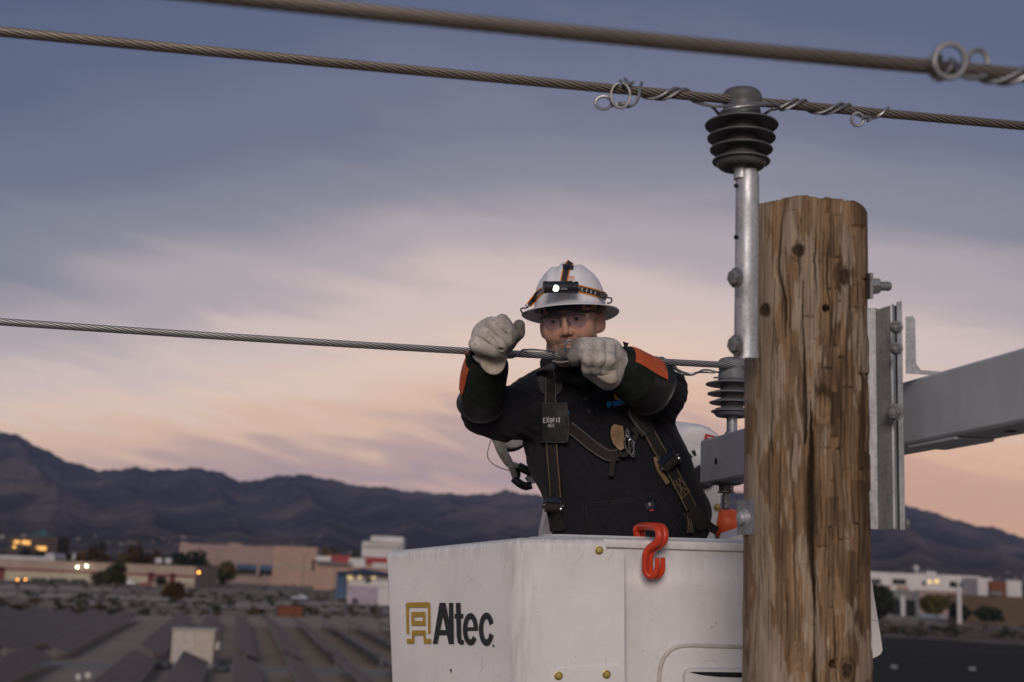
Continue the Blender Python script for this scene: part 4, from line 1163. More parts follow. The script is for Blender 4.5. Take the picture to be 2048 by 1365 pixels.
# mountains: spurs and ridges rising from a long alluvial slope
SIL = np.array([(-900, 905), (-600, 870), (-300, 850), (-60, 852), (0, 863), (30, 868), (60, 885), (100, 905), (140, 925), (185, 936), (200, 943), (235, 939), (270, 935), (300, 940), (345, 939), (400, 936), (440, 945), (480, 962), (500, 964), (540, 954), (600, 949), (650, 957), (700, 968), (730, 975), (762, 972), (790, 980), (850, 985), (900, 988),
    (950, 990), (980, 988), (1010, 981), (1045, 987), (1080, 992), (1150, 990), (1300, 993), (1400, 990), (1480, 985), (1560, 1000), (1700, 1010), (1800, 1013), (1832, 1015), (1880, 1030), (1940, 1049), (2000, 1058), (2048, 1078), (2200, 1108), (2500, 1120), (3000, 1130)], float)
def build_mountains():
    xs = np.concatenate([np.linspace(-900, -40, 60), np.linspace(-36, 2100, 620), np.linspace(2110, 3000, 50)])
    ys = np.interp(xs, SIL[:, 0], SIL[:, 1]) + 1.5 * np.sin(xs * .11) + 1.0 * np.sin(xs * .29 + 1) + .6 * np.sin(xs * .73)
    nt_ = 130
    ts = np.linspace(0, 1, nt_)
    dirs = np.array([ray(x, y) for x, y in zip(xs, ys)])
    hlen = np.linalg.norm(dirs[:, :2], axis=1)
    el_top = dirs[:, 2] / hlen
    hd = dirs[:, :2] / hlen[:, None]
    footpx = 1086 + (xs - 300) * .0385
    fd = np.array([ray(x, y) for x, y in zip(xs, footpx)]); el_f = fd[:, 2] / np.linalg.norm(fd[:, :2], axis=1)
    rr = 950 + 5600 * ts ** 1.3
    R, _ = np.meshgrid(rr, xs, indexing='ij')
    Pxy = hd[None] * R[..., None]
    low = -9 / R
    # tangent of the elevation angle climbs from the ground line, over the foothill line, to the ridge
    t = ts[:, None]
    u = np.clip(t / .42, 0, 1); u2 = np.clip((t - .40) / .60, 0, 1)
    e_foot = low + (el_f[None] + 9 / 3000.0) * u ** 1.6 * np.where(u < 1, 1, 1)
    climb = u2 ** 1.15
    E = np.minimum(e_foot, np.maximum(low, el_f[None])) * (1 - climb) + el_top[None] * climb
    # ridged relief, none at the crest so that the skyline stays
    p3 = np.stack([Pxy[..., 0] / 900, Pxy[..., 1] / 1500, np.zeros_like(R)], -1)
    rid = 1 - np.abs(fbm(p3, 2.4, 4, 21)) * 2.0
    rid2 = 1 - np.abs(fbm(p3, 6.0, 3, 33)) * 2.0
    spur = 1 - np.abs(np.sin(np.arctan2(Pxy[..., 0], Pxy[..., 1]) * 48 + 1.6 * fbm(p3, 1.6, 3, 4) + 2.2 * t))
    rel = (.55 * (rid - .4) + .25 * (rid2 - .3) + .5 * (spur - .5)) * np.sin(np.pi * np.clip(u2, 0, 1)) ** .8
    relief = .40 * rel * np.clip(el_top - el_f, .01, 1)[None]
    E = E + relief
    # knolls in front of the range
    kn = np.exp(-((t - .40) / .13) ** 2)
    E = E + kn * (.0085 * np.clip(fbm(p3, 2.0, 3, 55) + .25, 0, 1))
    E = np.minimum(E, el_top[None] - (1 - t) * .0005 * 0)
    Zc = CAM_H + R * E
    Zc[0] = -.5
    back = np.concatenate([Pxy[-1] * 1.12, (Zc[-1] * .5)[:, None]], 1)
    v = np.concatenate([np.concatenate([Pxy, Zc[..., None]], -1).reshape(-1, 3), back])
    nr, nc = nt_ + 1, len(xs)
    q = np.array(grid_faces(nr, nc))
    b = NB('mountain_rock')
    vo = b.coords((1, 1, 2.2))
    g1 = b.noise(vo, .0035, 7, .62); g2 = b.noise(vo, .014, 6, .66, .4)
    col = b.ramp(g1, [(.38, (.036, .034, .037)), (.50, (.075, .063, .060)), (.62, (.20, .15, .125))])
    col = b.mix(b.ramp(g2, [(.46, (0, 0, 0)), (.64, (.75,) * 3)]), col, (.025, .026, .028))
    col = b.mix(b.math('MULTIPLY', b.attr('foothill'), b.ramp(g1, [(.3, (.35,) * 3), (.6, (.9,) * 3)])), col, (.155, .118, .10))
    rg = b.math('MULTIPLY', b.attr('ridge'), b.ramp(g2, [(.30, (.35,) * 3), (.62, (1.15,) * 3)]))
    col = b.mix(b.ramp(rg, [(.45, (0, 0, 0)), (.85, (.8,) * 3)]), col, (.205, .155, .140))  # ridges painted paler and browner: rock tone plus relief light put into colour
    b.base(col); b.set(rough=.95, spec=.05)
    b.bump(g2, 1.0, 60)
    o = mk('mountain_range', v, q, b.m, None, True)
    fh = np.clip(np.exp(-((t - .36) / .12) ** 2) * np.clip(fbm(p3, 2.0, 3, 55) * 1.6 + .35 + .5 * fbm(p3, 6, 3, 9), 0, 1), 0, 1)
    fattr(o, 'ridge', np.concatenate([np.clip(.5 + 1.1 * (rel + .35 * fbm(p3, 9, 3, 71)), 0, 1).ravel(), np.zeros(nc)]))
    fattr(o, 'foothill', np.concatenate([fh.ravel(), np.zeros(nc)]))
    if o.data.polygons[5000].normal.z < 0: o.data.flip_normals()
    return tag(o, 'dark mountain range along the horizon under the dusk sky', None, None, 'structure')
mountains = build_mountains()
mtree = bvh_of(mountains) if 'bvh_of' in globals() else BVHTree.FromPolygons([tuple(v_.co + WO[mountains]) for v_ in mountains.data.vertices], [tuple(p.vertices) for p in mountains.data.polygons])

# ------------------------------------------------------------------ solar yard
PANEL = NB('solar_glass'); vo_ = PANEL.coords()
PANEL.base(PANEL.ramp(PANEL.noise(vo_, 1.2, 3), [(.3, (.098, .070, .058)), (.7, (.135, .098, .082))])); PANEL.set(rough=.55, spec=.14)
FRM = M('panel_frame', (.20, .20, .21), None, 5, .5, .6)
POST = M('panel_post', (.16, .165, .17), None, 5, .6, .6)
ORDW = ['first', 'second', 'third', 'fourth', 'fifth', 'sixth', 'seventh', 'eighth', 'ninth', 'tenth', 'eleventh', 'twelfth', 'thirteenth', 'fourteenth', 'fifteenth', 'sixteenth', 'seventeenth', 'eighteenth', 'nineteenth', 'twentieth']
def solar_row(k, s0, s1, label):
    lat = LAT0 + k * SP
    c = yard(lat, s0); c[2] = 0
    t = thing('solar_panel_row', c, label, 'solar panels', 'rows of solar panels')
    tl = R_(22); wv = VN * math.cos(tl) - UPV * math.sin(tl); nv = VN * math.sin(tl) + UPV * math.cos(tl)
    W_ = 2.15; n = 10; ln = (s1 - s0) / n
    mid_ = UPV * 1.25
    bb = B()
    c0 = yard(lat, (s0 + s1) / 2) + mid_
    bb.box(c0, (W_ / math.cos(tl) * .98, s1 - s0, .04), (wv, VD, nv)).mk('panel_sheet', PANEL.m, t, False)
    for e in (-1, 1):
        B().box(c0 + wv * e * (W_ / math.cos(tl) * .49 + .02), (.05, s1 - s0, .07), (wv, VD, nv)).mk('edge_rail', FRM, t, False)
    B().cyl(yard(lat, s0) + UPV * 1.17, yard(lat, s1) + UPV * 1.17, .06, 8).mk('torque_tube', POST, t)
    for i in range(0, n + 1, 2):
        p = yard(lat, s0 + .3 + (s1 - s0 - .6) * i / n)
        B().box(p + UPV * .58, (.14, .14, 1.16), (VN, VD, UPV)).mk('post', POST, t, False)
    return t
kk = [k for k in range(-15, 10) if k != -3]
for k in kk:
    i = kk.index(k)
    if k < -3:
        lab = f'pinkish tilted solar panel row in the far left block, {ORDW[-4 - k]} left of the bare gap' if k < -4 else 'pinkish tilted solar panel row bordering the bare gap in the far block'
    elif k < 0:
        lab = ['grey solar panel row just behind the beige cabinet', 'grey solar panel row behind and left of the beige cabinet'][-1 - k]
    else:
        lab = f'grey solar panel row in the far block, {ORDW[k]} right of the beige cabinet'
    solar_row(k, 123.5, 208 if k < 5 else 203, lab)
for k in [q for q in range(-8, 7) if q != -3]:
    if k < -3:
        lab = f'dark solar panel row in the near left block, {ORDW[-4 - k]} left of the bare gap' if k < -4 else 'dark solar panel row bordering the bare gap in the near block'
    elif k < 0:
        lab = ['near solar panel row ending just in front of the beige cabinet', 'near solar panel row in front and left of the beige cabinet'][-1 - k]
    else:
        lab = f'near solar panel row, {ORDW[k]} right of the beige cabinet'
    solar_row(k, 48 if k > -4 else 62, 116.5, lab)

# ------------------------------------------------------------------ buildings
def bbox(bm, px0, px1, pt, Y, dep, pb=None, z0=None, dy=0.0):
    """box whose front stands at distance Y, from column px0 to px1; pt, pb: top and bottom seen at its left edge"""
    a = atY(px0, pt, Y - dy); c = atY(px1, pt + (px1 - px0) * .041, Y - dy)
    zb = 0.0 if pb is None else atY(px0, pb, Y - dy).z
    if z0 is not None: zb = z0
    return bm.box(((a.x + c.x) / 2, Y - dy + dep / 2, (a.z + zb) / 2), (abs(c.x - a.x), dep, abs(a.z - zb)))
def bldg(name, label, cat, px, Y, group=None):
    p = atY(px, 1100, Y)
    return thing(name, (p.x, Y, 0), label, cat, group)
def part(name, mat, par, *boxes):
    """each box is a part of its own"""
    for q in boxes:
        o = bbox(B(), *q[:5], **(q[5] if len(q) > 5 else {})).mk(name, mat, par, False)
    return o
def lit(name, col, e):
    n = NB(name); n.base(col); n.p.inputs['Emission Color'].default_value = (*col, 1); n.p.inputs['Emission Strength'].default_value = e
    return n.m
TAN = M('tan_stucco', (.34, .27, .215), (.28, .22, .18), .2, .9); MAR = M('maroon_trim', (.16, .035, .035), None, .3, .8); CREAM = M('cream_door', (.40, .36, .27), (.34, .31, .23), .4, .7)
PINK = M('rose_stucco', (.28, .205, .19), (.245, .18, .165), .05, .9); PEACH = M('peach_stucco', (.36, .245, .195), (.32, .215, .17), .05, .9); BLUET = M('blue_trim', (.035, .08, .16), None, .1, .7)
WHI = M('white_stucco', (.55, .54, .54), (.46, .45, .45), .1, .85); REDT = M('red_fascia', (.32, .04, .04), None, .1, .7); GREYB = M('grey_stucco', (.17, .175, .18), (.13, .135, .14), .2, .9)
DKW = M('dark_window', (.02, .02, .022), None, 1, .15); BRN = M('brown_wall', (.115, .082, .052), (.085, .06, .038), .06, .95); RUST = M('rust_siding', (.16, .055, .03), None, .1, .9); DKB = M('dark_brown_stucco', (.07, .055, .045), None, .1, .9)
TEAL = M('teal_roof', (.05, .12, .12), None, .2, .6); ROOFM = M('pale_metal_roof', (.42, .42, .44), None, .2, .5); MUR = M('lilac_block_wall', (.36, .31, .36), (.26, .22, .27), .4, .9); NAVY = M('navy_roof', (.03, .045, .10), None, .2, .6)
LITO = lit('lit_orange_window', (1, .52, .14), .75); LITW = lit('lit_white_lamp', (1, .95, .72), 18); LITA = lit('lit_amber_lamp', (1, .38, .06), 14); LITG = lit('warm_lit_window', (1, .75, .35), .45)

t = bldg('warehouse', 'long low tan warehouse with maroon stripes and cream doors behind the solar yard', 'warehouse', 190, 520)
part('wall', TAN, t, (-160, 392, 1111, 520, 40))
part('roof_canopy', ROOFM, t, (-160, 108, 1104, 530, 14, {'pb': 1112}))
a = atY(100, 1115, 528); B().lathe((a.x, 527, a.z - .5), (0, 1, 0), [(0, 0), (2.2, .05), (2.2, 14), (0, 14.1)], 20).mk('vent_hood', ROOFM, t)
part('stripe', MAR, t, (-160, 390, 1129, 520, .3, {'pb': 1133.5, 'dy': .3}))
part('pilaster', MAR, t, (-20, 10, 1133.5, 520, .3, {'pb': 1162, 'dy': .3}), (297, 309, 1145, 520, .3, {'pb': 1165, 'dy': .3}), (340, 351, 1147, 520, .3, {'pb': 1166, 'dy': .3}), (208, 214, 1141, 520, .3, {'pb': 1164, 'dy': .3}))
part('door', CREAM, t, (12, 100, 1137, 520, .2, {'pb': 1162, 'dy': .2}), (102, 122, 1139, 520, .2, {'pb': 1162, 'dy': .2}), (124, 180, 1140, 520, .2, {'pb': 1164, 'dy': .2}), (248, 296, 1145, 520, .2, {'pb': 1164, 'dy': .2}), (352, 389, 1149, 520, .2, {'pb': 1166, 'dy': .2}))
part('rooftop_unit', ROOFM, t, (311, 324, 1116, 528, 3, {'pb': 1126}), (331, 342, 1116, 528, 3, {'pb': 1127}))
part('stack', ROOFM, t, (145.5, 151, 1107, 528, 1, {'pb': 1120}))
for x, y in ((154, 1134.5), (172.5, 1132.5)):
    a = atY(x, y, 518); B().lathe((a.x, 518.6, a.z), (0, -1, 0), [(0, 0), (.28, .02), (.30, .3), (.2, .5), (0, .55)], 12).mk('wall_lamp', LITW, t)
a = atY(398, 1145, 521); B().lathe((a.x, 521, a.z), (0, -1, 0), [(0, 0), (.28, .02), (.30, .3), (0, .5)], 12).mk('wall_lamp', LITA, t)

t = bldg('office_building', 'dark office block with glowing orange windows and a teal pyramid roof', 'building', 70, 700)
part('wall', DKB, t, (18, 66, 1074, 700, 20), (62, 116, 1072, 695, 20))
part('window', LITO, t, (28, 40, 1081, 699.8, .2, {'pb': 1087}), (44.5, 54, 1081, 699.8, .2, {'pb': 1089}), (55, 64, 1082, 699.8, .2, {'pb': 1090}), (26, 32, 1091, 699.8, .2, {'pb': 1097}), (78, 93, 1093, 694.8, .2, {'pb': 1101}), (73, 77, 1093, 694.8, .2, {'pb': 1098}))
a = atY(88, 1072, 705); B().add([(a.x - 5, 697, a.z - .5), (a.x + 5, 697, a.z - .5), (a.x + 5, 711, a.z - .5), (a.x - 5, 711, a.z - .5), (a.x, 704, a.z + 4.2)], [(0, 1, 4), (1, 2, 4), (2, 3, 4), (3, 0, 4), (0, 3, 2, 1)]).mk('roof', TEAL, t, False)

t = bldg('warehouse', 'huge windowless pink and peach warehouse under the mountains', 'warehouse', 500, 720)
part('wall', PINK, t, (360, 549, 1086.5, 720, 60)); part('wall', PEACH, t, (548, 635, 1092, 712, 68))
part('roof_box', PEACH, t, (362, 373, 1084, 740, 8, {'pb': 1090}), (460, 482, 1087, 740, 8, {'pb': 1094}))
part('awning', BLUET, t, (474, 549, 1128, 716, 4, {'pb': 1138}))
part('dock_opening', DKW, t, (474, 548, 1138.5, 719.7, .3, {'pb': 1150})); part('pillar', PINK, t, (514, 520, 1130, 715, .8, {'pb': 1150}))
part('lower_band', TAN, t, (549, 634, 1124, 711.8, .2, {'pb': 1137}))

t = bldg('store', 'white, red and peach shop building beside the pink warehouse', 'shop', 700, 600)
part('wall', PEACH, t, (630, 840, 1126, 600, 40)); part('fascia', REDT, t, (655, 700, 1110, 603, 3, {'pb': 1124}), (728, 840, 1114, 603, 3, {'pb': 1132}))
part('parapet', WHI, t, (632, 662, 1112, 600, 4, {'pb': 1122, 'dy': .5}), (698, 731, 1116, 600, 4, {'pb': 1134, 'dy': .5}), (745, 840, 1126, 600, 4, {'pb': 1136, 'dy': .6}))
part('awning', GREYB, t, (634, 704, 1124, 600, 3, {'pb': 1128, 'dy': 3}))
t = bldg('white_hotel', 'small white block with stepped roof rising at the mountain foot', 'building', 765, 900)
part('wall', WHI, t, (725, 800, 1083, 900, 30), (742, 807, 1072, 906, 24)); part('band', TAN, t, (740, 800, 1084, 900, .3, {'pb': 1087, 'dy': .4}))
part('window', DKW, t, *[(729 + 9 * i, 734 + 9 * i, 1092 + .4 * i, 900, .2, {'pb': 1096 + .4 * i, 'dy': .25}) for i in range(8)])
t = bldg('kiosk_building', 'low building with navy roof and glowing windows beside the white bucket', 'building', 730, 440)
part('wall', WHI, t, (680, 800, 1146, 440, 14)); part('wall', BLUET, t, (674, 693, 1143, 437, 8))
part('window', LITG, t, (694, 705, 1151, 440, .2, {'pb': 1159, 'dy': .2}), (716, 723, 1152, 440, .2, {'pb': 1158, 'dy': .2}), (743, 752, 1153, 440, .2, {'pb': 1158, 'dy': .2})); part('window', DKW, t, (731, 742, 1156, 440, .2, {'pb': 1166, 'dy': .2}))
a = atY(674, 1146, 436); c = atY(800, 1151, 436); m_ = atY(727, 1137, 445)
B().add([(a.x, 435, a.z), (c.x, 435, a.z), (c.x, 456, a.z), (a.x, 456, a.z), (m_.x, 446, m_.z)], [(0, 1, 4), (1, 2, 4), (2, 3, 4), (3, 0, 4), (0, 3, 2, 1)]).mk('roof', NAVY, t, False)
t = bldg('block_wall', 'lilac patterned block wall enclosure left of the white bucket', 'wall', 735, 370)
part('wall', MUR, t, (696, 800, 1171, 370, .5)); part('end_wall', WHI, t, (757, 800, 1176, 368, .5))
t = bldg('shipping_container', 'rust red shipping container beyond the solar yard', 'container', 580, 250)
part('container_body', RUST, t, (555, 605, 1211, 250, 2.4)); part('corner_post', DKW, t, (552, 555, 1211, 250, 2.4), (605, 607, 1213, 250, 2.4))
part('rib', RUST, t, *[(557 + 6 * i, 559 + 6 * i, 1212 + .25 * i, 250, .1, {'pb': 1229, 'dy': .08}) for i in range(8)])

t = bldg('equipment_cabinet', 'beige double equipment cabinet standing among the solar panels', 'cabinet', 388, 116)
BEI = M('beige_paint', (.42, .37, .315), (.36, .315, .27), 1.5, .7); BEI2 = M('pale_beige_paint', (.46, .42, .38), None, 1.5, .7)
part('housing', BEI, t, (346, 430, 1258, 118, 2.6)); part('door', BEI2, t, (349, 370, 1260.5, 118, .06, {'pb': 1326, 'dy': .06}), (371, 390.5, 1261, 118, .06, {'pb': 1327, 'dy': .06}))
part('door', BEI, t, (392, 428, 1262, 118, .06, {'pb': 1328, 'dy': .06})); part('side_box', BEI2, t, (430, 439, 1285, 118.5, 1.2, {'pb': 1300})); part('roof_cap', BEI2, t, (344, 432, 1256.5, 117.8, 3.0, {'pb': 1259}))
part('plinth', GREYB, t, (342, 434, 1326, 117.6, 3.4))
t = bldg('transformer_skid', 'low dark blue equipment skid at the foot of the beige cabinet', 'equipment', 330, 113)
DKBL = M('dark_blue_steel', (.030, .042, .060), None, 2, .5, .3)
part('tank', DKBL, t, (300, 336, 1326, 113, 1.4, {'z0': .15}), (426, 452, 1334, 113, 1.4, {'z0': .15})); part('skid', GREYB, t, (296, 460, 1345, 113, 1.8, {'z0': .0}))
t = bldg('twin_floodlight', 'pair of small white floodlights on a post in the near solar yard', 'lamp', 168, 95)
a = atY(168, 1352, 95); B().cyl((a.x, 95, 0), (a.x, 95, a.z + .2), .06, 8).mk('post', POST, t)
for dx in (-.28, .26): B().lathe((a.x + dx, 95.1, a.z + (.1 if dx > 0 else -.05)), (dx, -1, -.2), [(.08, 0), (.21, .1), (.24, .3), (.2, .32), (0, .33)], 14).mk('lamp_head', WHI, t)

# right-hand side
t = bldg('white_building', 'long white flat-roofed building right of the pole', 'building', 1860, 620)
part('wall', WHI, t, (1690, 1960, 1142, 620, 30)); part('upper_block', WHI, t, (1853, 1872, 1144, 630, 10, {'pb': 1152})); part('window', DKW, t, (1785, 1812, 1158, 620, .2, {'pb': 1169, 'dy': .2}), (1899, 1913, 1163, 620, .2, {'pb': 1175, 'dy': .2}), (1921, 1929, 1164, 620, .2, {'pb': 1177, 'dy': .2}), (1844, 1851, 1163, 620, .2, {'pb': 1171, 'dy': .2}), (1948, 1956, 1160, 620, .2, {'pb': 1168, 'dy': .2}), (1742, 1762, 1158, 620, .2, {'pb': 1167, 'dy': .2}))
part('window', LITG, t, (1856, 1863, 1160, 620, .2, {'pb': 1168, 'dy': .2}), (1869, 1878, 1159, 620, .2, {'pb': 1167, 'dy': .2}))
part('canopy', PEACH, t, (1772, 1783, 1171, 618, 2, {'pb': 1179}), (1797, 1818, 1172, 618, 2, {'pb': 1180})); part('lower_wall', PINK, t, (1835, 1935, 1180, 617, 3))
t = bldg('white_building', 'white and rust coloured building row near the right edge', 'building', 2000, 600)
part('wall', WHI, t, (1955, 1986, 1156, 600, 20), (2012, 2043, 1161, 600, 20)); part('wall', RUST, t, (1979, 2013, 1162, 598, 22)); part('canopy', GREYB, t, (1982, 2005, 1183, 596, 2, {'pb': 1190}))
t = bldg('grey_building', 'grey flat-roofed building with dark openings right of the pole', 'building', 1805, 480)
part('wall', GREYB, t, (1772, 1838, 1180, 480, 16)); part('opening', DKW, t, (1784, 1800, 1199, 480, .2, {'pb': 1230, 'dy': .2}), (1812, 1831, 1200, 480, .2, {'pb': 1233, 'dy': .2})); part('pillar', WHI, t, (1802, 1809, 1192, 480, .8, {'pb': 1232, 'dy': 1}))
t = bldg('earth_wall', 'long brown wall in front of the white buildings at the right edge', 'wall', 1980, 450)
part('wall', BRN, t, (1900, 2140, 1190, 450, 2)); part('wall_cap', BRN, t, (1898, 2142, 1188.5, 449.7, 2.6, {'pb': 1190.5}))
for x, y0, nm in ((1917.5, 1172, 'thick pale pole standing before the brown wall'), (1757, 1190, 'thin grey pole beside the dark tree')):
    t = bldg('roadside_pole', nm, 'pole', x, 425); a = atY(x, y0, 425)
    B().cyl((a.x, 425, 0), (a.x, 425, a.z), .75 if x > 1800 else .2, 12).mk('shaft', WHI if x > 1800 else POST, t); B().lathe((a.x, 425, a.z), UPV, [(.9 if x > 1800 else .3, 0), (.9 if x > 1800 else .3, .3), (0, .5)], 12).mk('cap', POST, t)
t = bldg('water_tank', 'round white water tank on the slope above the white building', 'tank', 1832, 1150)
a = atY(1832, 1137, 1150); B().lathe((a.x, 1150, 0), UPV, [(1.0, 0), (1.0, a.z - 2.4)], 14).mk('column', WHI, t); B().lathe((a.x, 1150, a.z), UPV, [(2.6 * math.sin(q), -2.6 * math.cos(q)) for q in np.linspace(.01, math.pi - .01, 14)], 20).mk('tank_ball', WHI, t)
for x, y, l in ((1788, 1338, 'pale stone block lying in the dark field'), (1944, 1342, 'pale stone block in the dark field near the right edge')):
    a = ground(x, y); tag(B().lathe((a.x, a.y, 0), UPV, [(.42, 0), (.5, .2), (.38, .45), (0, .5)], 7).mk('stone_block', M('pale_block', (.2, .22, .24), None, 3, .9), None, False), l, 'stone', 'pale stones in the dark field')

for x, y0, Yd, lab in ((609, 1112, 560, 'thin lamp post standing before the peach warehouse corner'), (672, 1108, 500, 'thin lamp post in front of the white shop parapet'), (436, 1106, 540, 'thin lamp post between the tan and pink warehouses')):
    t = bldg('lamp_post', lab, 'lamp post', x, Yd, 'lamp posts by the warehouses'); a = atY(x, y0, Yd)
    B().cyl((a.x, Yd, 0), (a.x, Yd, a.z), .14, 8).mk('pole', POST, t); B().box((a.x, Yd, a.z + .1), (1.6, .4, .2)).mk('lamp_arm', POST, t, False)
# vehicles
TYRE = M('tyre_rubber', (.012, .012, .012), None, 5, .9)
def car(px, py, length, kind, paint, label, lamps=None, yaw=0):
    p = ground(px, py)
    t = thing('parked_' + kind, p, label, kind, 'vehicles parked in front of the buildings')
    c, s_ = math.cos(yaw), math.sin(yaw)
    f = lambda x, y, zz: np.array([p.x + x * c - y * s_, p.y + x * s_ + y * c, zz])
    Ln = length / 2; w = .95
    if kind == 'car': side = [(-Ln, .35), (-Ln, .85), (-Ln * .72, .95), (-Ln * .42, 1.45), (Ln * .35, 1.45), (Ln * .66, .98), (Ln, .88), (Ln, .35)]
    elif kind == 'pickup': side = [(-Ln, .5), (-Ln, 1.1), (-Ln * .1, 1.1), (-Ln * .08, 1.8), (Ln * .38, 1.8), (Ln * .58, 1.15), (Ln, 1.05), (Ln, .5)]
    else: side = [(-Ln, .45), (-Ln, 2.1), (Ln * .55, 2.1), (Ln * .8, 1.3), (Ln, 1.15), (Ln, .45)]
    B().prism([f(x, -w, zz) for x, zz in side], f(0, 2 * w, 0) - f(0, 0, 0)).mk('body', paint, t, False)
    top = max(zz for _, zz in side)
    wx = {'car': (-Ln * .38, Ln * .42), 'pickup': (-Ln * .02, Ln * .4), 'van': (Ln * .3, Ln * .66)}[kind]
    B().prism([f(x, -w - .01, zz) for x, zz in ((wx[0], top * .68), (wx[0] + .12, top * .93), (wx[1] - .3, top * .93), (wx[1], top * .68))], f(0, 2 * w + .02, 0) - f(0, 0, 0)).mk('window', DKW, t, False)
    for x in (-Ln * .62, Ln * .62):
        for y in (-w * .98, w * .8):
            B().cyl(f(x, y, .34), f(x, y + .2, .34), .34, 14).mk('wheel', TYRE, t)
    for q in (lamps or []):
        B().lathe(f(q[0], q[1], q[2]), (0, -1, 0), [(.10, 0), (.22, .05), (.22, .12), (0, .16)], 10).mk('lamp', LITA, t)
DKP = M('dark_paint', (.014, .016, .017), None, 1, .3); WHP2 = M('white_paint', (.60, .60, .62), None, 1, .35); SILP = M('silver_blue_paint', (.28, .32, .40), None, 1, .35, .3)
car(45, 1167, 5.5, 'pickup', DKP, 'dark pickup truck with glowing amber lamps by the tan warehouse', [(-1.6, -1.0, 1.2), (1.3, -1.0, 1.4)])
car(80, 1168, 6.2, 'van', DKP, 'dark van parked right of the pickup with amber lamps'); car(120, 1169, 7.5, 'van', DKP, 'dark van parked near the middle warehouse door'); car(160, 1170, 6.0, 'van', DKP, 'dark van below the two lit warehouse lamps')
car(259, 1171, 5.2, 'van', WHP2, 'white van at the warehouse door right of the tree'); car(292, 1173, 4.4, 'car', M('red_paint', (.22, .03, .03), None, 1, .35), 'red car parked beside the white van')
car(1862, 1240, 8.5, 'van', SILP, 'silver blue long van parked before the round olive tree'); car(1890, 1242, 4.6, 'van', WHP2, 'white van parked right of the silver blue van')
car(2024, 1246, 5.0, 'van', WHP2, 'white van parked against the brown wall at the right edge'); car(1935, 1244, 4.6, 'pickup', SILP, 'blue pickup parked right of the pale pole'); car(600, 1201, 4.6, 'pickup', SILP, 'blue grey pickup on the track above the red container'); car(410, 1160, 4.6, 'car', M('yellow_paint', (.4, .3, .06), None, 1, .4), 'yellow car at the end of the tan warehouse')

# ------------------------------------------------------------------ vegetation
def leafmat(n, a, c): return M(n, a, c, .9, .85, spec=.15)
LV = {'olive': leafmat('olive_leaves', (.060, .058, .026), (.030, .030, .016)), 'dark': leafmat('dark_green_leaves', (.032, .038, .024), (.015, .018, .012)), 'rust': leafmat('rusty_leaves', (.085, .050, .020), (.042, .026, .013)), 'yellow': leafmat('yellow_leaves', (.115, .088, .026), (.06, .048, .018)), 'grey': leafmat('grey_green_leaves', (.060, .064, .048), (.032, .035, .028))}
BARK = M('grey_bark', (.06, .048, .038), None, 3, .95)
def leaves(rs, c, rx, rz, n, size, lumps=7):
    v = []; f = []
    lc = rs.normal(size=(lumps, 3)); lc /= np.linalg.norm(lc, axis=1)[:, None]; lc *= .55 * rs.random((lumps, 1)) ** .5 + .12
    for i in range(n):
        L_ = lc[rs.integers(lumps)]
        d = rs.normal(size=3); d /= np.linalg.norm(d)
        p = L_ + d * (.46 * rs.random() ** .4)
        q = np.array([p[0] * rx, p[1] * rx, p[2] * rz]) + c
        a = rs.normal(size=3); a /= np.linalg.norm(a); b_ = np.cross(a, rs.normal(size=3)); b_ /= np.linalg.norm(b_) + 1e-9
        s_ = size * (.6 + .8 * rs.random())
        k = len(v); v += [q - a * s_, q + b_ * s_ * .7, q + a * s_, q - b_ * s_ * .7]; f.append((k, k + 1, k + 2, k + 3))
    return v, f
def tree(px, top, base, wpx, kind, label, Y=None, n=420, group='trees around the yards and buildings', name='tree'):
    p = ground(px, base) if Y is None else atY(px, 1100, Y); Yd = p.y if Y is None else Y
    h = atY(px, top, Yd).z; r = wpx * .62 * Yd / FPX
    rs = np.random.default_rng(int(px * 7 + top))
    t = thing(name, (p.x, Yd, 0), label, 'tree' if name == 'tree' else 'bush', group)
    zb = h * .10
    tops = [(rs.normal() * r * .35, rs.normal() * r * .35, h * (.6 + .25 * rs.random())) for _ in range(4)]
    bm = B().tube([(p.x, Yd, -.1), (p.x + .02 * h * rs.normal(), Yd, h * .25), (p.x + .03 * h * rs.normal(), Yd, h * .6)], [h * .028 + .05, h * .022 + .03, h * .01 + .02], 8)
    for q in tops: bm.tube([(p.x, Yd, h * .22), (p.x + q[0] * .5, Yd + q[1] * .5, h * .42), (p.x + q[0], Yd + q[1], q[2])], [h * .016 + .03, h * .01 + .02, .02], 6)
    bm.mk('trunk', BARK, t)
    v, f = leaves(rs, np.array([p.x, Yd, (h + zb) / 2]), r * 1.12, (h - zb) / 2 * 1.05, int(n * 1.5), max(.16, r * .17), 11)
    mk('crown', np.array(v), f, LV[kind], t, False)
tree(228, 1121, 1181, 46, 'olive', 'thin olive tree standing in front of the tan warehouse'); tree(197, 1140, 1176, 26, 'grey', 'small grey green tree left of the olive tree at the warehouse')
tree(349, 1160, 1206, 40, 'rust', 'rounded brown bushy tree in front of the warehouse right end', n=600); tree(320, 1152, 1178, 22, 'grey', 'small grey tree by the warehouse pilaster')
tree(271, 1080, 1120, 34, 'rust', 'tall rusty tree rising behind the tan warehouse', 600); tree(305, 1091, 1120, 36, 'rust', 'rusty tree behind the warehouse rooftop units', 610); tree(250, 1103, 1120, 34, 'yellow', 'yellowish tree behind the warehouse left of the tall rusty tree', 600)
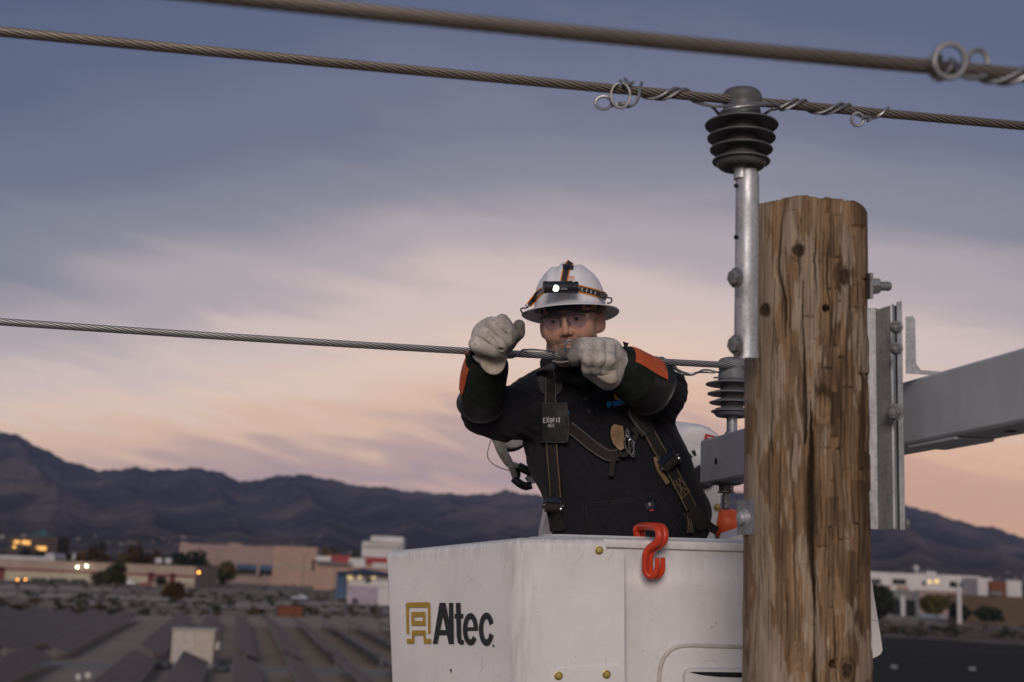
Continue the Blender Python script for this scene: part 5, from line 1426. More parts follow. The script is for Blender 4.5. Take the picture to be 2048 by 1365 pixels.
tree(190, 1098, 1118, 60, 'rust', 'low rusty tree behind the warehouse stack', 620); tree(140, 1099, 1116, 50, 'dark', 'dark tree between the office block and the warehouse stack', 640); tree(96, 1096, 1116, 40, 'dark', 'dark tree in front of the teal roofed office', 660); tree(55, 1094, 1116, 34, 'dark', 'dark tree in front of the glowing office windows', 660); tree(200, 1080, 1110, 24, 'dark', 'dark conifer shaped tree far behind the warehouse', 800)
tree(352, 1103, 1130, 50, 'dark', 'dark tree behind the right end of the warehouse', 600); tree(395, 1102, 1150, 44, 'dark', 'dark spreading tree before the pink warehouse wall', 600); tree(455, 1119, 1153, 38, 'yellow', 'yellow leaved tree before the pink warehouse', 600); tree(425, 1128, 1153, 34, 'olive', 'olive tree between dark and yellow trees at the pink warehouse', 590)
tree(660, 1099, 1125, 50, 'rust', 'low rusty tree behind the red shop fascia', 700, n=300); tree(712, 1100, 1125, 40, 'olive', 'olive tree behind the shop near the white block', 760, n=300)
tree(1864, 1181, 1238, 52, 'yellow', 'round olive yellow tree beside the grey building', n=700); tree(1764, 1168, 1250, 58, 'dark', 'dark dense tree right of the pole', 400, n=700); tree(1738, 1178, 1250, 50, 'dark', 'dark dense tree partly behind the pole', 402, n=500)
tree(1770, 1141, 1160, 60, 'olive', 'olive tree top behind the white building left end', 700, n=350); tree(1812, 1141, 1160, 50, 'olive', 'olive tree behind the white building roof', 705, n=350); tree(1975, 1215, 1250, 44, 'dark', 'low dark tree before the brown wall', 420); tree(2046, 1160, 1190, 20, 'olive', 'olive tree at the right end of the white buildings', 650)
tree(1914, 1205, 1243, 40, 'dark', 'dark shrubby tree behind the pale pole', 436)
# scrub nobody could count
rs = np.random.default_rng(5)
SV = {k: ([], []) for k in ('olive', 'dark', 'rust', 'grey')}
for i in range(480):
    if rs.random() < .80: x, y = rs.uniform(-40, 800), 1166 + (1236 - 1166) * rs.random() ** .8 + rs.uniform(0, 1)
    else: x, y = rs.uniform(1740, 2060), rs.uniform(1246, 1272)
    if x < 400 and y < 1172: continue
    p = ground(x, y + (x - 400) * .012 if x < 800 else y + (x - 1750) * .035)
    k = rs.choice(['olive', 'dark', 'grey', 'dark', 'rust' if y > 1205 else 'olive'])
    r = rs.uniform(.4, 1.5) * (1.0 if rs.random() < .85 else 1.6)
    v, f = leaves(rs, np.array([p.x, p.y, r * .35]), r, r * .45, 18, r * .26, 4)
    n = len(SV[k][0]); SV[k][0].extend(v); SV[k][1].extend([tuple(a + n for a in q) for q in f])
for k, lab in (('olive', 'olive desert scrub scattered over the dry ground'), ('dark', 'dark low desert scrub scattered over the dry ground'), ('rust', 'rusty dry scrub along the solar yard edge'), ('grey', 'grey sage scrub scattered over the dry ground')):
    tag(mk('scrub', np.array(SV[k][0]), SV[k][1], LV[k], None, False), lab, None, None, 'stuff')
# far houses on the slope below the mountains
HW = [M('far_wall_pale', (.30, .25, .23), None, .3, .9), M('far_wall_brown', (.22, .17, .145), None, .3, .9), M('far_wall_white', (.40, .36, .34), None, .3, .9)]
hm = []
for w_ in HW:
    bm = B().box((0, 0, 2.2), (11, 8, 4.4)).add([(-6, -4.5, 4.4), (6, -4.5, 4.4), (6, 4.5, 4.4), (-6, 4.5, 4.4), (-4, 0, 6.2), (4, 0, 6.2)], [(0, 1, 5, 4), (2, 3, 4, 5), (1, 2, 5), (3, 0, 4), (0, 3, 2, 1)])
    me = mesh_np('far_house', np.array(bm.v), bm.f); me.materials.append(w_); hm.append(me)
HOU = {}
for i in range(84):
    x = rs.uniform(-20, 760) if i < 66 else rs.uniform(1760, 2060)
    y = 1099 + (x - 300) * .038 - abs(rs.normal()) * (9 if x < 900 else 5) - 6
    h = mtree.ray_cast(CO, Vector(ray(x, y)).normalized())
    if h[0] is None or h[0].y > 5200 or h[0].y < 1500: continue
    o = bpy.data.objects.new('far_house', hm[rs.integers(3)])
    link(o, None, h[0] - Vector((0, 0, 1.0)))
    s_ = h[0].y / 4200 * rs.uniform(.6, 1.2); o.scale = (s_ * 1.2, s_, s_); o.rotation_euler.z = rs.uniform(-.6, .6)
    cw_ = ['tan', 'brown', 'white'][hm.index(o.data)]
    ar_ = 'above the tan warehouse roof' if x < 200 else 'between the tan and pink warehouses' if x < 430 else 'behind the pink warehouse roof' if x < 900 else 'behind the white buildings right of the pole'
    HOU.setdefault((cw_, ar_), []).append((x, o))
for (cw_, ar_), q in HOU.items():
    for k, (x, o) in enumerate(sorted(q, key=lambda e: e[0])):
        tag(o, f'{ORDW[k]} tiny {cw_} house from the left {ar_}', 'house', 'tiny houses on the mountain slope')
# air that fades the far things
hz = bpy.data.materials.new('dusk_air'); hz.use_nodes = True
hz.node_tree.nodes.clear()
ov = hz.node_tree.nodes.new('ShaderNodeOutputMaterial'); pv = hz.node_tree.nodes.new('ShaderNodeVolumePrincipled')
pv.inputs['Density'].default_value = 4.4e-5; pv.inputs['Color'].default_value = (.46, .58, 1.0, 1)
hz.node_tree.links.new(pv.outputs[0], ov.inputs['Volume'])
zt = max((v_.co.z for v_ in mountains.data.vertices)) + WO[mountains].z + 12
hzo = B().box((0, 0, (zt - 1.5) / 2), (15800, 15800, zt + 1.5)).mk('haze', hz, None, False)
tag(hzo, 'thin blue dusk haze over the land', None, None, 'stuff')
# ------------------------------------------------------------------ the lineman
def rotm(ax, a):
    return np.array(Matrix.Rotation(a, 3, ax))
def mx(roll, yaw, pitch):
    # local x right, y away from the face, z up
    return rotm('Y', -roll) @ rotm('Z', yaw) @ rotm('X', pitch)
HM = mx(R_(7), R_(-12), R_(-1))
HO = cs(1131, 637.5, 3.46) - HM @ np.array([0, -.083, 0])
def hw(p):
    """head space to world"""
    return cw(np.asarray(p, float) @ HM.T + HO)

def build_head():
    s = SDF((-.105, -.135, -.235), (.105, .115, .155), .0021)
    P = s.P.copy(); s.P[..., 0] = np.abs(s.P[..., 0])                     # the head is symmetrical
    s.u(s.ell((0, .008, .045), (.0765, .098, .092)))
    s.u(s.ell((0, -.028, -.028), (.0665, .066, .092)), .03)
    s.u(s.cap((.050, -.012, -.078), (.022, -.066, -.104), .024, .024), .028)
    s.u(s.cap((0, -.072, -.103), (.012, -.072, -.103), .023), .02)
    s.u(s.ball((.041, -.060, -.034), .026), .025)
    s.u(s.cap((0, -.084, .020), (.036, -.076, .020), .0135, .011), .016)
    s.u(s.ell((0, -.060, .045), (.060, .034, .045)), .03)
    s.sub(s.ell((.032, -.101, -.003), (.019, .018, .0135)), .012)
    s.u(s.cap((0, -.090, .008), (0, -.1080, -.034), .0068, .0085), .010)
    s.u(s.ball((0, -.1110, -.0370), .0100), .007)
    s.u(s.ell((.0125, -.0975, -.0415), (.0070, .0120, .0078)), .005)
    s.sub(s.ell((.0070, -.1045, -.0485), (.0040, .0065, .0035)), .003)
    s.u(s.ell((0, -.080, -.071), (.026, .020, .022)), .014)               # muzzle
    s.u(s.cap((.002, -.0985, -.0695), (.019, -.089, -.0735), .0048, .003), .005)
    s.u(s.cap((0, -.0975, -.0795), (.016, -.090, -.0775), .0056, .0034), .005)
    s.sub(s.cap((0, -.1035, -.0745), (.022, -.092, -.0752), .0016), .0025)
    s.sub(s.cap((.024, -.098, -.048), (.033, -.082, -.068), .002), .010)   # fold from nose to mouth
    s.u(s.ball((.032, -.0785, -.001), .0138), .004)                        # eyelids
    s.sub(s.ell((.032, -.0935, -.0040), (.0130, .008, .0034)), .0012)
    ax = [unit((.70, -.71, 0)), unit((.71, .70, .10)), unit((.05, -.12, 1))]
    s.u(s.ell((.0795, .012, -.016), (.0070, .0175, .0300), ax), .005)      # ears
    s.sub(s.ell((.0850, .001, -.013), (.0060, .0095, .0175), ax), .004)
    s.u(s.ell((.0735, .004, -.036), (.007, .010, .013)), .010)
    s.P = P
    s.u(s.cap((0, .022, -.06), (0.002, .040, -.135), .057, .056), .022)
    return s.mesh()
hv, hf = build_head()
# trunk, arms and legs inside the clothes, joined to the head in one body
def seg_px(s, a, b, ra, rb, k=.04): s.u(s.cap(cs(*a), cs(*b), ra, rb), k)
CHEST = {'neck': (1152, 742, 3.60), 'shL': (1082, 806, 3.62), 'shR': (1268, 786, 3.62), 'elL': (962, 832, 3.50), 'elR': (1318, 786, 3.52), 'wrL': (972, 738, 3.34), 'wrR': (1232, 732, 3.36), 'pel': (1272, 1085, 3.62)}
sb = SDF((-.22, 3.05, -1.75), (.75, 3.95, -.02), .016)
seg_px(sb, (1160, 770, 3.66), (1210, 900, 3.66), .045, .08); seg_px(sb, (1190, 850, 3.67), CHEST['pel'], .08, .09)
for q in ('L', 'R'):
    seg_px(sb, (1170, 815, 3.66), CHEST['sh' + q], .05, .045); seg_px(sb, CHEST['sh' + q], CHEST['el' + q], .042, .036); seg_px(sb, CHEST['el' + q], CHEST['wr' + q], .034, .027)
pel = cs(*CHEST['pel']); dn_cs = np.array([DOWN @ A_R, DOWN @ A_F, DOWN @ A_U])
for sx in (-.10, .10):
    hip = pel + np.array([sx, 0, -.03]); kn = hip + dn_cs * .42 + np.array([sx * .2, -.05, 0]); an = kn + dn_cs * .42 + np.array([0, .04, 0])
    sb.u(sb.cap(hip, kn, .085, .058), .04); sb.u(sb.cap(kn, an, .055, .04), .03); sb.u(sb.cap(an, an + np.array([0, -.15, -.02]), .04, .035), .02)
bv, bf = sb.mesh()
allv = np.vstack([hw(hv), cw(bv)])
n0 = len(hv)
base_pt = C(1272, 1085, 3.55) + Vector((0, 0, -.95))
person = mk('person', allv, np.vstack([hf, bf + n0]), None, None, True, base_pt)
tag(person, 'lineman in black hoodie and white hard hat gripping the wire with gloved hands', 'person')
def G(c, s): 
    q = (hv - np.array(c)) / np.array(s)
    return np.exp(-(q ** 2).sum(1))
xa = np.abs(hv[:, 0])
jaw = np.clip((-.050 - hv[:, 2] - .25 * np.maximum(hv[:, 1] + .03, 0)) / .012, 0, 1) * np.clip((.02 - hv[:, 1]) / .02, 0, 1) * np.clip((hv[:, 2] + .155) / .02, 0, 1)
side_b = np.clip((xa - .055) / .008, 0, 1) * np.clip((.01 - np.abs(hv[:, 1] + .012)) / .012, 0, 1) * np.clip((.03 - hv[:, 2]) / .02, 0, 1) * np.clip((hv[:, 2] + .06) / .02, 0, 1)
lips = np.exp(-((hv[:, 2] + .0748) / .0085) ** 4) * np.clip((.0235 - xa) / .004, 0, 1) * (hv[:, 1] < -.078)
stub = np.clip(jaw + .6 * side_b, 0, 1) * (1 - lips)
goat = (np.exp(-((xa - .0) / .020) ** 4) * np.exp(-((hv[:, 2] + .103) / .014) ** 2) * .8 + .55 * np.exp(-((hv[:, 2] + .0605) / .0065) ** 2) * np.exp(-(xa / .027) ** 4)) * (hv[:, 1] < -.05)
brow = np.exp(-((hv[:, 2] - .0195 + .10 * (xa - .03) ** 2 * 40) / .0048) ** 2) * np.clip((xa - .010) / .004, 0, 1) * np.clip((.052 - xa) / .006, 0, 1) * (hv[:, 1] < -.05)
red = np.clip(G((.04, -.085, -.030), (.022, .05, .022)) + G((-.04, -.085, -.030), (.022, .05, .022)) + 1.1 * G((0, -.11, -.038), (.016, .02, .014)) + (xa > .076) * .5, 0, 1)
hair = np.clip((hv[:, 1] - .004) / .012, 0, 1) * np.clip((hv[:, 2] + .012 - .0 * xa) / .01, 0, 1) * (xa < .079) * (hv[:, 2] < .09)
z_ = np.zeros(len(bv))
for nm, a in (('stubble', np.clip(stub * .6 + goat, 0, 1)), ('lips', lips), ('brow', np.clip(brow, 0, 1)), ('red', red), ('hair', hair)):
    fattr(person, nm, np.concatenate([a, z_]))
b = NB('skin')
vo = b.coords()
mot = b.noise(vo, 55, 5)
col = b.ramp(mot, [(.3, (.42, .235, .172)), (.7, (.54, .325, .245))])
col = b.mix(b.math('MULTIPLY', b.attr('red'), .45), col, (.50, .215, .155))
col = b.mix(b.math('MULTIPLY', b.attr('lips'), .45), col, (.30, .13, .105))
st = b.ramp(b.noise(vo, 900, 2), [(.36, (.55,) * 3), (.6, (1,) * 3)])
col = b.mix(b.math('MULTIPLY', b.math('MULTIPLY', b.attr('stubble'), st), 1.0), col, (.060, .050, .048))
col = b.mix(b.math('MULTIPLY', b.attr('brow'), .85), col, (.035, .024, .018))
col = b.mix(b.math('MULTIPLY', b.attr('hair'), .9), col, (.035, .027, .022))
b.base(col)
b.set(rough=.52, spec=.4)
b.p.inputs['Subsurface Weight'].default_value = .06
b.p.inputs['Subsurface Radius'].default_value = (.012, .005, .003)
b.p.inputs['Subsurface Scale'].default_value = .6
b.bump(b.mix(.5, b.noise(vo, 300, 4), mot), .35, .0018)
person.data.materials.append(b.m)
# eyes
EYW = M('eye_white', (.40, .35, .32), None, 60, .2); EYD = M('dark_iris', (.03, .02, .014), None, 60, .15)
for sx in (-1, 1):
    c = np.array([sx * .032, -.0790, -.0015])
    look = unit((sx * 0 - .10, -1, -.28))
    prof = [(.0125 * math.sin(a), -.0125 * math.cos(a)) for a in np.linspace(.001, math.pi - .001, 16)]
    B().lathe(hw(c), hw(c + look) - hw(c), prof, 20).mk('eye', EYW, person)
    B().lathe(hw(c), hw(c + look) - hw(c), [(.0062, .01095), (.0058, .0113), (.0040, .0121), (0, .01265)], 18).mk('iris', EYD, person)

# ---- hard hat
LM = mx(R_(4.6), R_(-12), R_(-9.5))
LO = cs(1139, 617, 3.535)
def lw(p): return cw(np.asarray(p, float) @ LM.T + LO)
def build_hat():
    nphi = 120
    ph = np.linspace(0, 2 * math.pi, nphi, endpoint=False)
    prof = []
    for t in np.linspace(0.02, math.pi / 2, 26):
        prof.append((.0985 * math.sin(t) ** .86, .121 * math.sin(t) ** .86, .004 + .119 * math.cos(t) ** .92 if t < math.pi / 2 - .01 else .004))
    prof += [(.1015, .1245, .0005), (.107, .132, -.003), (.116, .143, -.0075), (.126, .155, -.0118), (.1325, .1625, -.0140), (.1345, .1650, -.0150), (.1342, .1648, -.0170), (.1315, .1615, -.0172),
             (.120, .1475, -.0125), (.108, .133, -.0072), (.099, .1215, -.0040), (.0955, .118, .002), (.093, .115, .03), (.085, .105, .06)]
    v = []
    for k, (rx, ry, z0) in enumerate(prof):
        x = rx * np.cos(ph); y = ry * np.sin(ph) + .012
        zz = np.full(nphi, z0)
        if k < 26:
            hfrac = np.clip((z0 - .015) / .06, 0, 1)
            rid = .0055 * np.exp(-(x / .013) ** 4) + .0035 * np.exp(-((np.abs(x) - .042) / .010) ** 2)
            gro = -.002 * np.exp(-((np.abs(x) - .025) / .008) ** 2)
            sc = (rid + gro) * hfrac * np.clip(1 - (np.abs(y) / .12) ** 4, 0, 1)
            zz = zz + sc * (.35 + .65 * (z0 / .12)); y = y * (1 + sc / np.maximum(ry, .03) * .8)
        else:
            # the brim droops a little at front and back
            e = np.clip((rx - .1) / .0345, 0, 1)
            zz = zz - e * .001 * np.sin(ph) ** 2 + e * .004 * np.cos(ph) ** 4
        v.append(np.stack([x, y, zz], -1))
    v = np.vstack(v)
    f = grid_faces(len(prof), nphi, True)
    f = [tuple(q[::-1]) for q in f] + [tuple(range(nphi))]
    o = mk('hard_hat', lw(v), f, M('white_hard_hat', (.80, .81, .83), (.74, .75, .77), 9, .36, 0, .05, 60), person, True, None, 45)
    return o
hat = build_hat()
def bvh_of(o):
    dg = bpy.context.evaluated_depsgraph_get()
    me = o.data
    w = WO[o]
    return BVHTree.FromPolygons([tuple(v.co + w) for v in me.vertices], [tuple(p.vertices) for p in me.polygons])
def cast(bv, px, py, dflt=None):
    r = Vector(ray(px, py))
    h = bv.ray_cast(CO, r.normalized())
    if h[0] is None: return None
    return np.array(h[0])
def decal(b, bv, pts, width, lift=.0015, sub=6, cross=4, thick=True, wfun=None, fallback=None):
    """a strap or seam laid on a surface along a pixel polyline"""
    Q = catmull(np.array(pts, float), sub) if len(pts) > 2 else np.array([np.array(pts[0]) + (np.array(pts[1]) - np.array(pts[0])) * t for t in np.linspace(0, 1, sub + 1)])
    Q = Q[:, :2]
    T = np.gradient(Q, axis=0); T /= np.linalg.norm(T, axis=1)[:, None] + 1e-9
    Nn = np.stack([-T[:, 1], T[:, 0]], 1)
    rows = []; last = fallback
    for i in range(len(Q)):
        w_ = width if wfun is None else wfun(i / (len(Q) - 1)) * width
        row = []
        for c in np.linspace(-1, 1, cross + 1):
            p = Q[i] + Nn[i] * c * w_ / 2
            h = cast(bv, *p)
            dd = None
            if h is not None: dd = (h - A_O) @ A_F
            row.append([p[0], p[1], dd])
        ds = [r[2] for r in row if r[2] is not None]
        med = np.median(ds) if ds else last
        if med is None: med = 3.5
        last = med
        row = [[r[0], r[1], r[2] if r[2] is not None and abs(r[2] - med) < .05 else med] for r in row]
        rows.append(row)
    rows = np.array(rows, float)
    d = rows[:, :, 2]
    for _ in range(2):
        d[1:-1] = .25 * d[:-2] + .5 * d[1:-1] + .25 * d[2:]
        d[:, 1:-1] = np.minimum(d[:, 1:-1], .25 * d[:, :-2] + .5 * d[:, 1:-1] + .25 * d[:, 2:])
    top = np.array([[C(r[0], r[1], r[2] - lift) for r in row] for row in rows])
    m_, n_ = top.shape[:2]
    if not thick:
        return b.add(top.reshape(-1, 3), grid_faces(m_, n_))
    lo = np.array([[C(r[0], r[1], r[2] + .0025) for r in (row[0], row[-1])] for row in rows])
    full = np.concatenate([lo[:, :1], top, lo[:, 1:]], 1)
    k0 = len(b.v)
    b.add(full.reshape(-1, 3), grid_faces(m_, n_ + 2))
    w_ = n_ + 2
    b.f.append(tuple(k0 + i for i in range(w_))); b.f.append(tuple(k0 + (m_ - 1) * w_ + i for i in range(w_)))
    return b
hb = bvh_of(hat)
HX = lambda x, y: (1020 + x / 5.933, 510 + y / 5.933)         # enlarged crop of the head
STRAP = M('black_woven_strap', (.030, .030, .033), (.020, .020, .022), 200, .7, 0, .4, 900)
ORG = M('orange_woven_edge', (.72, .26, .03), (.6, .2, .02), 200, .7)
LGT = M('grey_strap_print', (.42, .42, .43), None, 100, .7)
lampP = thing_lamp = None
lamp = mk('headlamp', np.array(B().cyl(C(1087, 575, 3.385), C(1155, 575.5, 3.40), .0152, 26).v), B().cyl(C(1087, 575, 3.385), C(1155, 575.5, 3.40), .0152, 26).f, MT['black'], person, True, None, 35)
ax_l = unit(np.array(C(1155, 575.5, 3.40)) - np.array(C(1087, 575, 3.385)))
c0 = np.array(C(1087, 575, 3.385)); Ll = np.linalg.norm(np.array(C(1155, 575.5, 3.40)) - c0)
kn = B()
for t0, t1 in ((.0, .10), (.66, .70), (.73, .77), (.80, .84), (.92, 1.0)):
    kn = B(); kn.lathe(c0 + ax_l * Ll * t0, ax_l, [(.0158, -.0004), (.0166, .0008), (.0166, Ll * (t1 - t0) - .0008), (.0158, Ll * (t1 - t0) + .0004)], 26).mk('ribbed_collar', MT['black'], lamp, True, 30)
B().prism([np.array(C(x, y, 3.39)) for x, y in ((1097, 563), (1144, 562), (1150, 570), (1150, 584), (1093, 584), (1092, 570))], A_F * .03).mk('bracket', MT['black'], lamp, True, 30)
lens_c = np.array(C(1111, 577.5, 3.392)) - A_F * .0155
B().lathe(lens_c, -A_F, [(.0105, -.004), (.0108, .003), (.0096, .0036), (.0090, .0012)], 26).mk('bezel', MT['black'], lamp, True, 30)
eb = NB('lit_lamp_lens')
eb.base((.9, .9, .9)); eb.p.inputs['Emission Color'].default_value = (1, .98, .90, 1); eb.p.inputs['Emission Strength'].default_value = 3.0
B().lathe(lens_c, -A_F, [(.0090, .001), (.0060, .0026), (0, .0034)], 22).mk('lens', eb.m, lamp)
B().box(np.array(C(1128, 578, 3.372)), (.018, .003, .006), (A_R, A_F, A_U)).mk('label', GRY, lamp, False)
lft = [HX(225, 600), HX(268, 545), HX(310, 490), HX(360, 440), HX(420, 405)]
rgt = [HX(780, 395), HX(850, 408), HX(930, 428), HX(1010, 450), HX(1085, 475), HX(1130, 490)]
top = [HX(640, 310), HX(652, 250), HX(668, 180), HX(690, 130), HX(722, 82)]
hs = None
for pl, wd in ((lft, 11.5), (rgt, 14.0), (top, 14.5)):
    o_ = decal(B(), hb, pl, wd, .0022).mk('headlamp_strap' if hs is None else 'strap', STRAP, hs or person, True, 40); hs = hs or o_
    for sg_ in (-1, 1):
        q = np.array(pl); T = np.gradient(q, axis=0); T /= np.linalg.norm(T, axis=1)[:, None]
        decal(B(), hb, q + np.stack([-T[:, 1], T[:, 0]], 1) * sg_ * (wd / 2 - .6), 2.3, .0034, cross=2).mk('orange_edge', ORG, hs, True, 40)
for (x, y, a) in ((300, 520, 1), (322, 492, 1), (348, 464, 1), (378, 436, 1), (812, 385, 0), (853, 400, 0), (908, 415, 0), (960, 432, 0), (1010, 447, 0)):
    p = HX(x, y); q = HX(x + (14 if a else -8), y - (26 if a else 0) + (0 if a else 26))
    decal(B(), hb, [(p[0], p[1]), (q[0], q[1])] if a else [(p[0] + 1, p[1] - 2), (q[0] + 1, q[1])], 3.0, .0032, sub=2, cross=1, thick=False).mk('strap_print', LGT, hs, False)
bb = B()
decal(bb, hb, [HX(625, 118), HX(690, 132), HX(752, 145)], 3.5, .0065); decal(bb, hb, [HX(628, 148), HX(690, 160), HX(745, 165)], 3.0, .0065)
decal(bb, hb, [HX(632, 112), HX(636, 165)], 3, .0068); decal(bb, hb, [HX(748, 130), HX(742, 170)], 3, .0068)
bb.mk('buckle', MT['black'], hs, True, 30)
decal(B(), hb, [HX(698, 282), HX(766, 278)], 9.5, .0008, thick=False).mk('flag_sticker', M('faded_red_print', (.62, .27, .20), (.66, .52, .46), 260, .5, stretch=(.2, 1, 1)), hat, False)
# clips that hold the strap to the brim
for pts in ([HX(232, 598), HX(205, 625), HX(180, 632), HX(140, 636), HX(128, 655), HX(150, 690), HX(185, 690), HX(225, 650)], [HX(1105, 478), HX(1150, 505), HX(1195, 515), HX(1208, 535), HX(1195, 568), HX(1150, 575)]):
    B().tube([np.array(C(x, y, 3.50)) for x, y in pts], .0023, 8, 4).mk('brim_clip', MT['black'], hs)
B().tube([np.array(C(*HX(x, y), 3.49)) for x, y in ((178, 610), (190, 590), (200, 620), (215, 600))], .0014, 6).mk('spring', MT['bolt'], hs)
B().box(np.array(C(*HX(1105, 490), 3.475)), (.022, .008, .016), (unit(A_R - A_U * .35), A_F, unit(A_U + A_R * .35))).mk('strap_slider', MT['black'], hs, False)
# sweatband and suspension under the hat
band = []
for zz in (.0235, .040, .062):
    for a in np.linspace(0, 2 * math.pi, 64, endpoint=False):
        band.append((.0835 * math.cos(a), .1190 * math.sin(a) + .008, zz))
mk('sweatband', hw(np.array(band)), grid_faces(3, 64, True), M('navy_cloth', (.045, .065, .12), (.03, .045, .085), 120, .85, 0, .4, 500), person)
tab = B()
for a0, a1 in ((-.62, -.28), (3.55, 3.8)):
    ring = [[(.0860 * math.cos(a), .1205 * math.sin(a) + .008, zz) for a in np.linspace(a0, a1, 6)] for zz in (.022, .06)]
    tab.add(hw(np.array(ring[0] + ring[1])), grid_faces(2, 6))
tab.mk('suspension_tab', M('yellow_plastic', (.50, .36, .07), (.40, .29, .06), 60, .5), person)

# ---- safety glasses
def lens_pt(x, z): return (x, -.1125 + (abs(x) / .072) ** 2.4 * .040 - .10 * (z + .0), z)
gl = NB('clear_lens')
tr = gl.n('ShaderNodeBsdfTransparent'); tr.inputs[0].default_value = (.84, .86, .93, 1)
gs = gl.n('ShaderNodeBsdfGlossy'); gs.inputs['Roughness'].default_value = .04; gs.inputs[0].default_value = (1, 1, 1, 1)
fr = gl.n('ShaderNodeLayerWeight'); fr.inputs[0].default_value = .25
mxs = gl.n('ShaderNodeMixShader')
gl.l(gl.math('ADD', gl.math('MULTIPLY', gl.math('POWER', fr.outputs[1], 2.5), .6), .075), mxs.inputs[0]); gl.l(tr.outputs[0], mxs.inputs[1]); gl.l(gs.outputs[0], mxs.inputs[2])
gl.l(mxs.outputs[0], gl.t.nodes['Material Output'].inputs[0])
glasses = mk('safety_glasses', np.array(B().tube([hw((x, lens_pt(x, .016)[1] - .0022, .0135 + .003 * math.cos(abs(x) / .03 * 2.2 - 1.8))) for x in np.linspace(-.068, .068, 25)], .0040, 8, 2).v),
             B().tube([hw((x, lens_pt(x, .016)[1] - .0022, .0135 + .003 * math.cos(abs(x) / .03 * 2.2 - 1.8))) for x in np.linspace(-.068, .068, 25)], .0040, 8, 2).f, MT['black'], person)
for sx in (-1, 1):
    v = []
    xs = np.linspace(.005, .067, 16)
    for x in xs:
        t = (x - .005) / .062
        zt = .0135 + .003 * math.cos(x / .03 * 2.2 - 1.8)
        zb = -.006 - .0225 * math.sin(min(1, t * 1.5 + .05) * math.pi / 2) if t < .55 else -.0285 + .034 * ((t - .55) / .45) ** 2.2
        for q in np.linspace(0, 1, 7): v.append(hw(lens_pt(sx * x, zt + (min(zb, zt - .001) - zt) * q)))
    o = mk('lens', np.array(v), [q[::-1] if sx < 0 else q for q in grid_faces(16, 7)], gl.m, glasses, True)
    sm_ = o.modifiers.new('thickness', 'SOLIDIFY'); sm_.thickness = .0018
    B().tube([hw(p) for p in ((sx * .066, -.072, .013), (sx * .074, -.045, .011), (sx * .0795, -.01, .008), (sx * .082, .018, .004))], [.0030, .0034, .0026, .002], 8, 5).mk('temple', MT['black'], glasses)
    B().tube([hw(lens_pt(sx * .008, -.001)), hw((sx * .011, -.105, -.010)), hw((sx * .015, -.100, -.020))], .0016, 6, 3).mk('nose_pad', GRY, glasses)

# ---- hoodie
def build_hoodie():
    s = SDF((-.15, 3.10, -.60), (.56, 3.98, .0), .0062)
    e = lambda x, y, d, r, k=.05, ax=None: s.u(s.ell(cs(x, y, d), r, ax), k)
    tilt = R_(16)
    ax = [np.array([math.cos(tilt), 0, math.sin(tilt) * .0 + math.sin(R_(4))]), np.array([0, 1, 0]), np.array([-math.sin(R_(18)), 0, math.cos(R_(18))])]
    ax = [unit(a_) for a_ in ax]
    e(1185, 850, 3.66, (.198, .140, .165), 0, ax)
    e(1212, 905, 3.64, (.194, .150, .170), .06, ax)
    e(1243, 985, 3.62, (.205, .158, .170), .06, ax)
    e(1266, 1075, 3.60, (.225, .165, .15), .06, ax)
    seg = lambda a, b, ra, rb, k=.04: s.u(s.cap(cs(*a), cs(*b), ra, rb), k)
    seg((1120, 775, 3.66), (1085, 812, 3.63), .072, .082)
    seg((1205, 765, 3.66), (1262, 790, 3.62), .070, .082)
    seg((1085, 812, 3.64), (1010, 830, 3.55), .084, .066, .05)       # upper arms
    seg((1010, 830, 3.55), (966, 828, 3.50), .066, .056, .03)
    seg((964, 816, 3.47), (972, 760, 3.37), .056, .038, .02)
    seg((1262, 790, 3.64), (1310, 786, 3.57), .084, .074, .05)
    seg((1310, 786, 3.57), (1316, 781, 3.555), .078, .076, .03)
    seg((1306, 779, 3.50), (1250, 745, 3.40), .062, .042, .02)
    seg((1150, 726, 3.60), (1162, 772, 3.64), .066, .086, .03)        # collar
    seg((1098, 728, 3.575), (1126, 744, 3.535), .021, .021, .015)
    seg((1126, 744, 3.535), (1166, 754, 3.52), .021, .022, .015)
    seg((1166, 754, 3.52), (1206, 736, 3.56), .022, .022, .015)
    seg((1206, 736, 3.56), (1200, 715, 3.62), .022, .022, .015)
    # folds
    p = s.P.astype(np.float64)
    f1 = np.sin((p @ unit((.35, .2, 1.0))) * 150 + 3 * fbm(p, 9, 2, 3))
    el = np.exp(-(np.linalg.norm(p - cs(1010, 832, 3.53), axis=-1) / .14) ** 2) + np.exp(-(np.linalg.norm(p - cs(1316, 790, 3.50), axis=-1) / .13) ** 2)
    f2 = np.sin((p @ unit((.8, -.3, .55))) * 110 + 3 * fbm(p, 8, 2, 4))
    arm = np.exp(-(np.linalg.norm(p - cs(1075, 880, 3.6), axis=-1) / .13) ** 2) + np.exp(-(np.linalg.norm(p - cs(1300, 880, 3.6), axis=-1) / .12) ** 2)
    low = np.clip((p[..., 2] + .40) / -.10, 0, 1)
    f3 = np.sin((p @ unit((1, .2, .25))) * 75 + 3 * fbm(p, 7, 2, 6))
    s.d = s.d + (.0060 * (1 - np.abs(f1)) * np.minimum(el, 1) + .0075 * (1 - np.abs(f2)) * np.minimum(arm, 1) + .0055 * (1 - np.abs(f3)) * low + .006 * fbm(p, 16, 2, 8) - .003).astype(np.float32)
    # opening for the neck
    nk = HM @ np.array([.002, .028, -.105]) + HO
    s.sub(s.cap(HM @ np.array([0, .012, -.04]) + HO, nk, .060, .058), .006)
    v, f = s.mesh()
    return mk('hoodie', cw(v), f, m_hood, person, True)
b = NB('black_fleece')
vo = b.coords()
fz = b.noise(vo, 60, 6, .7)
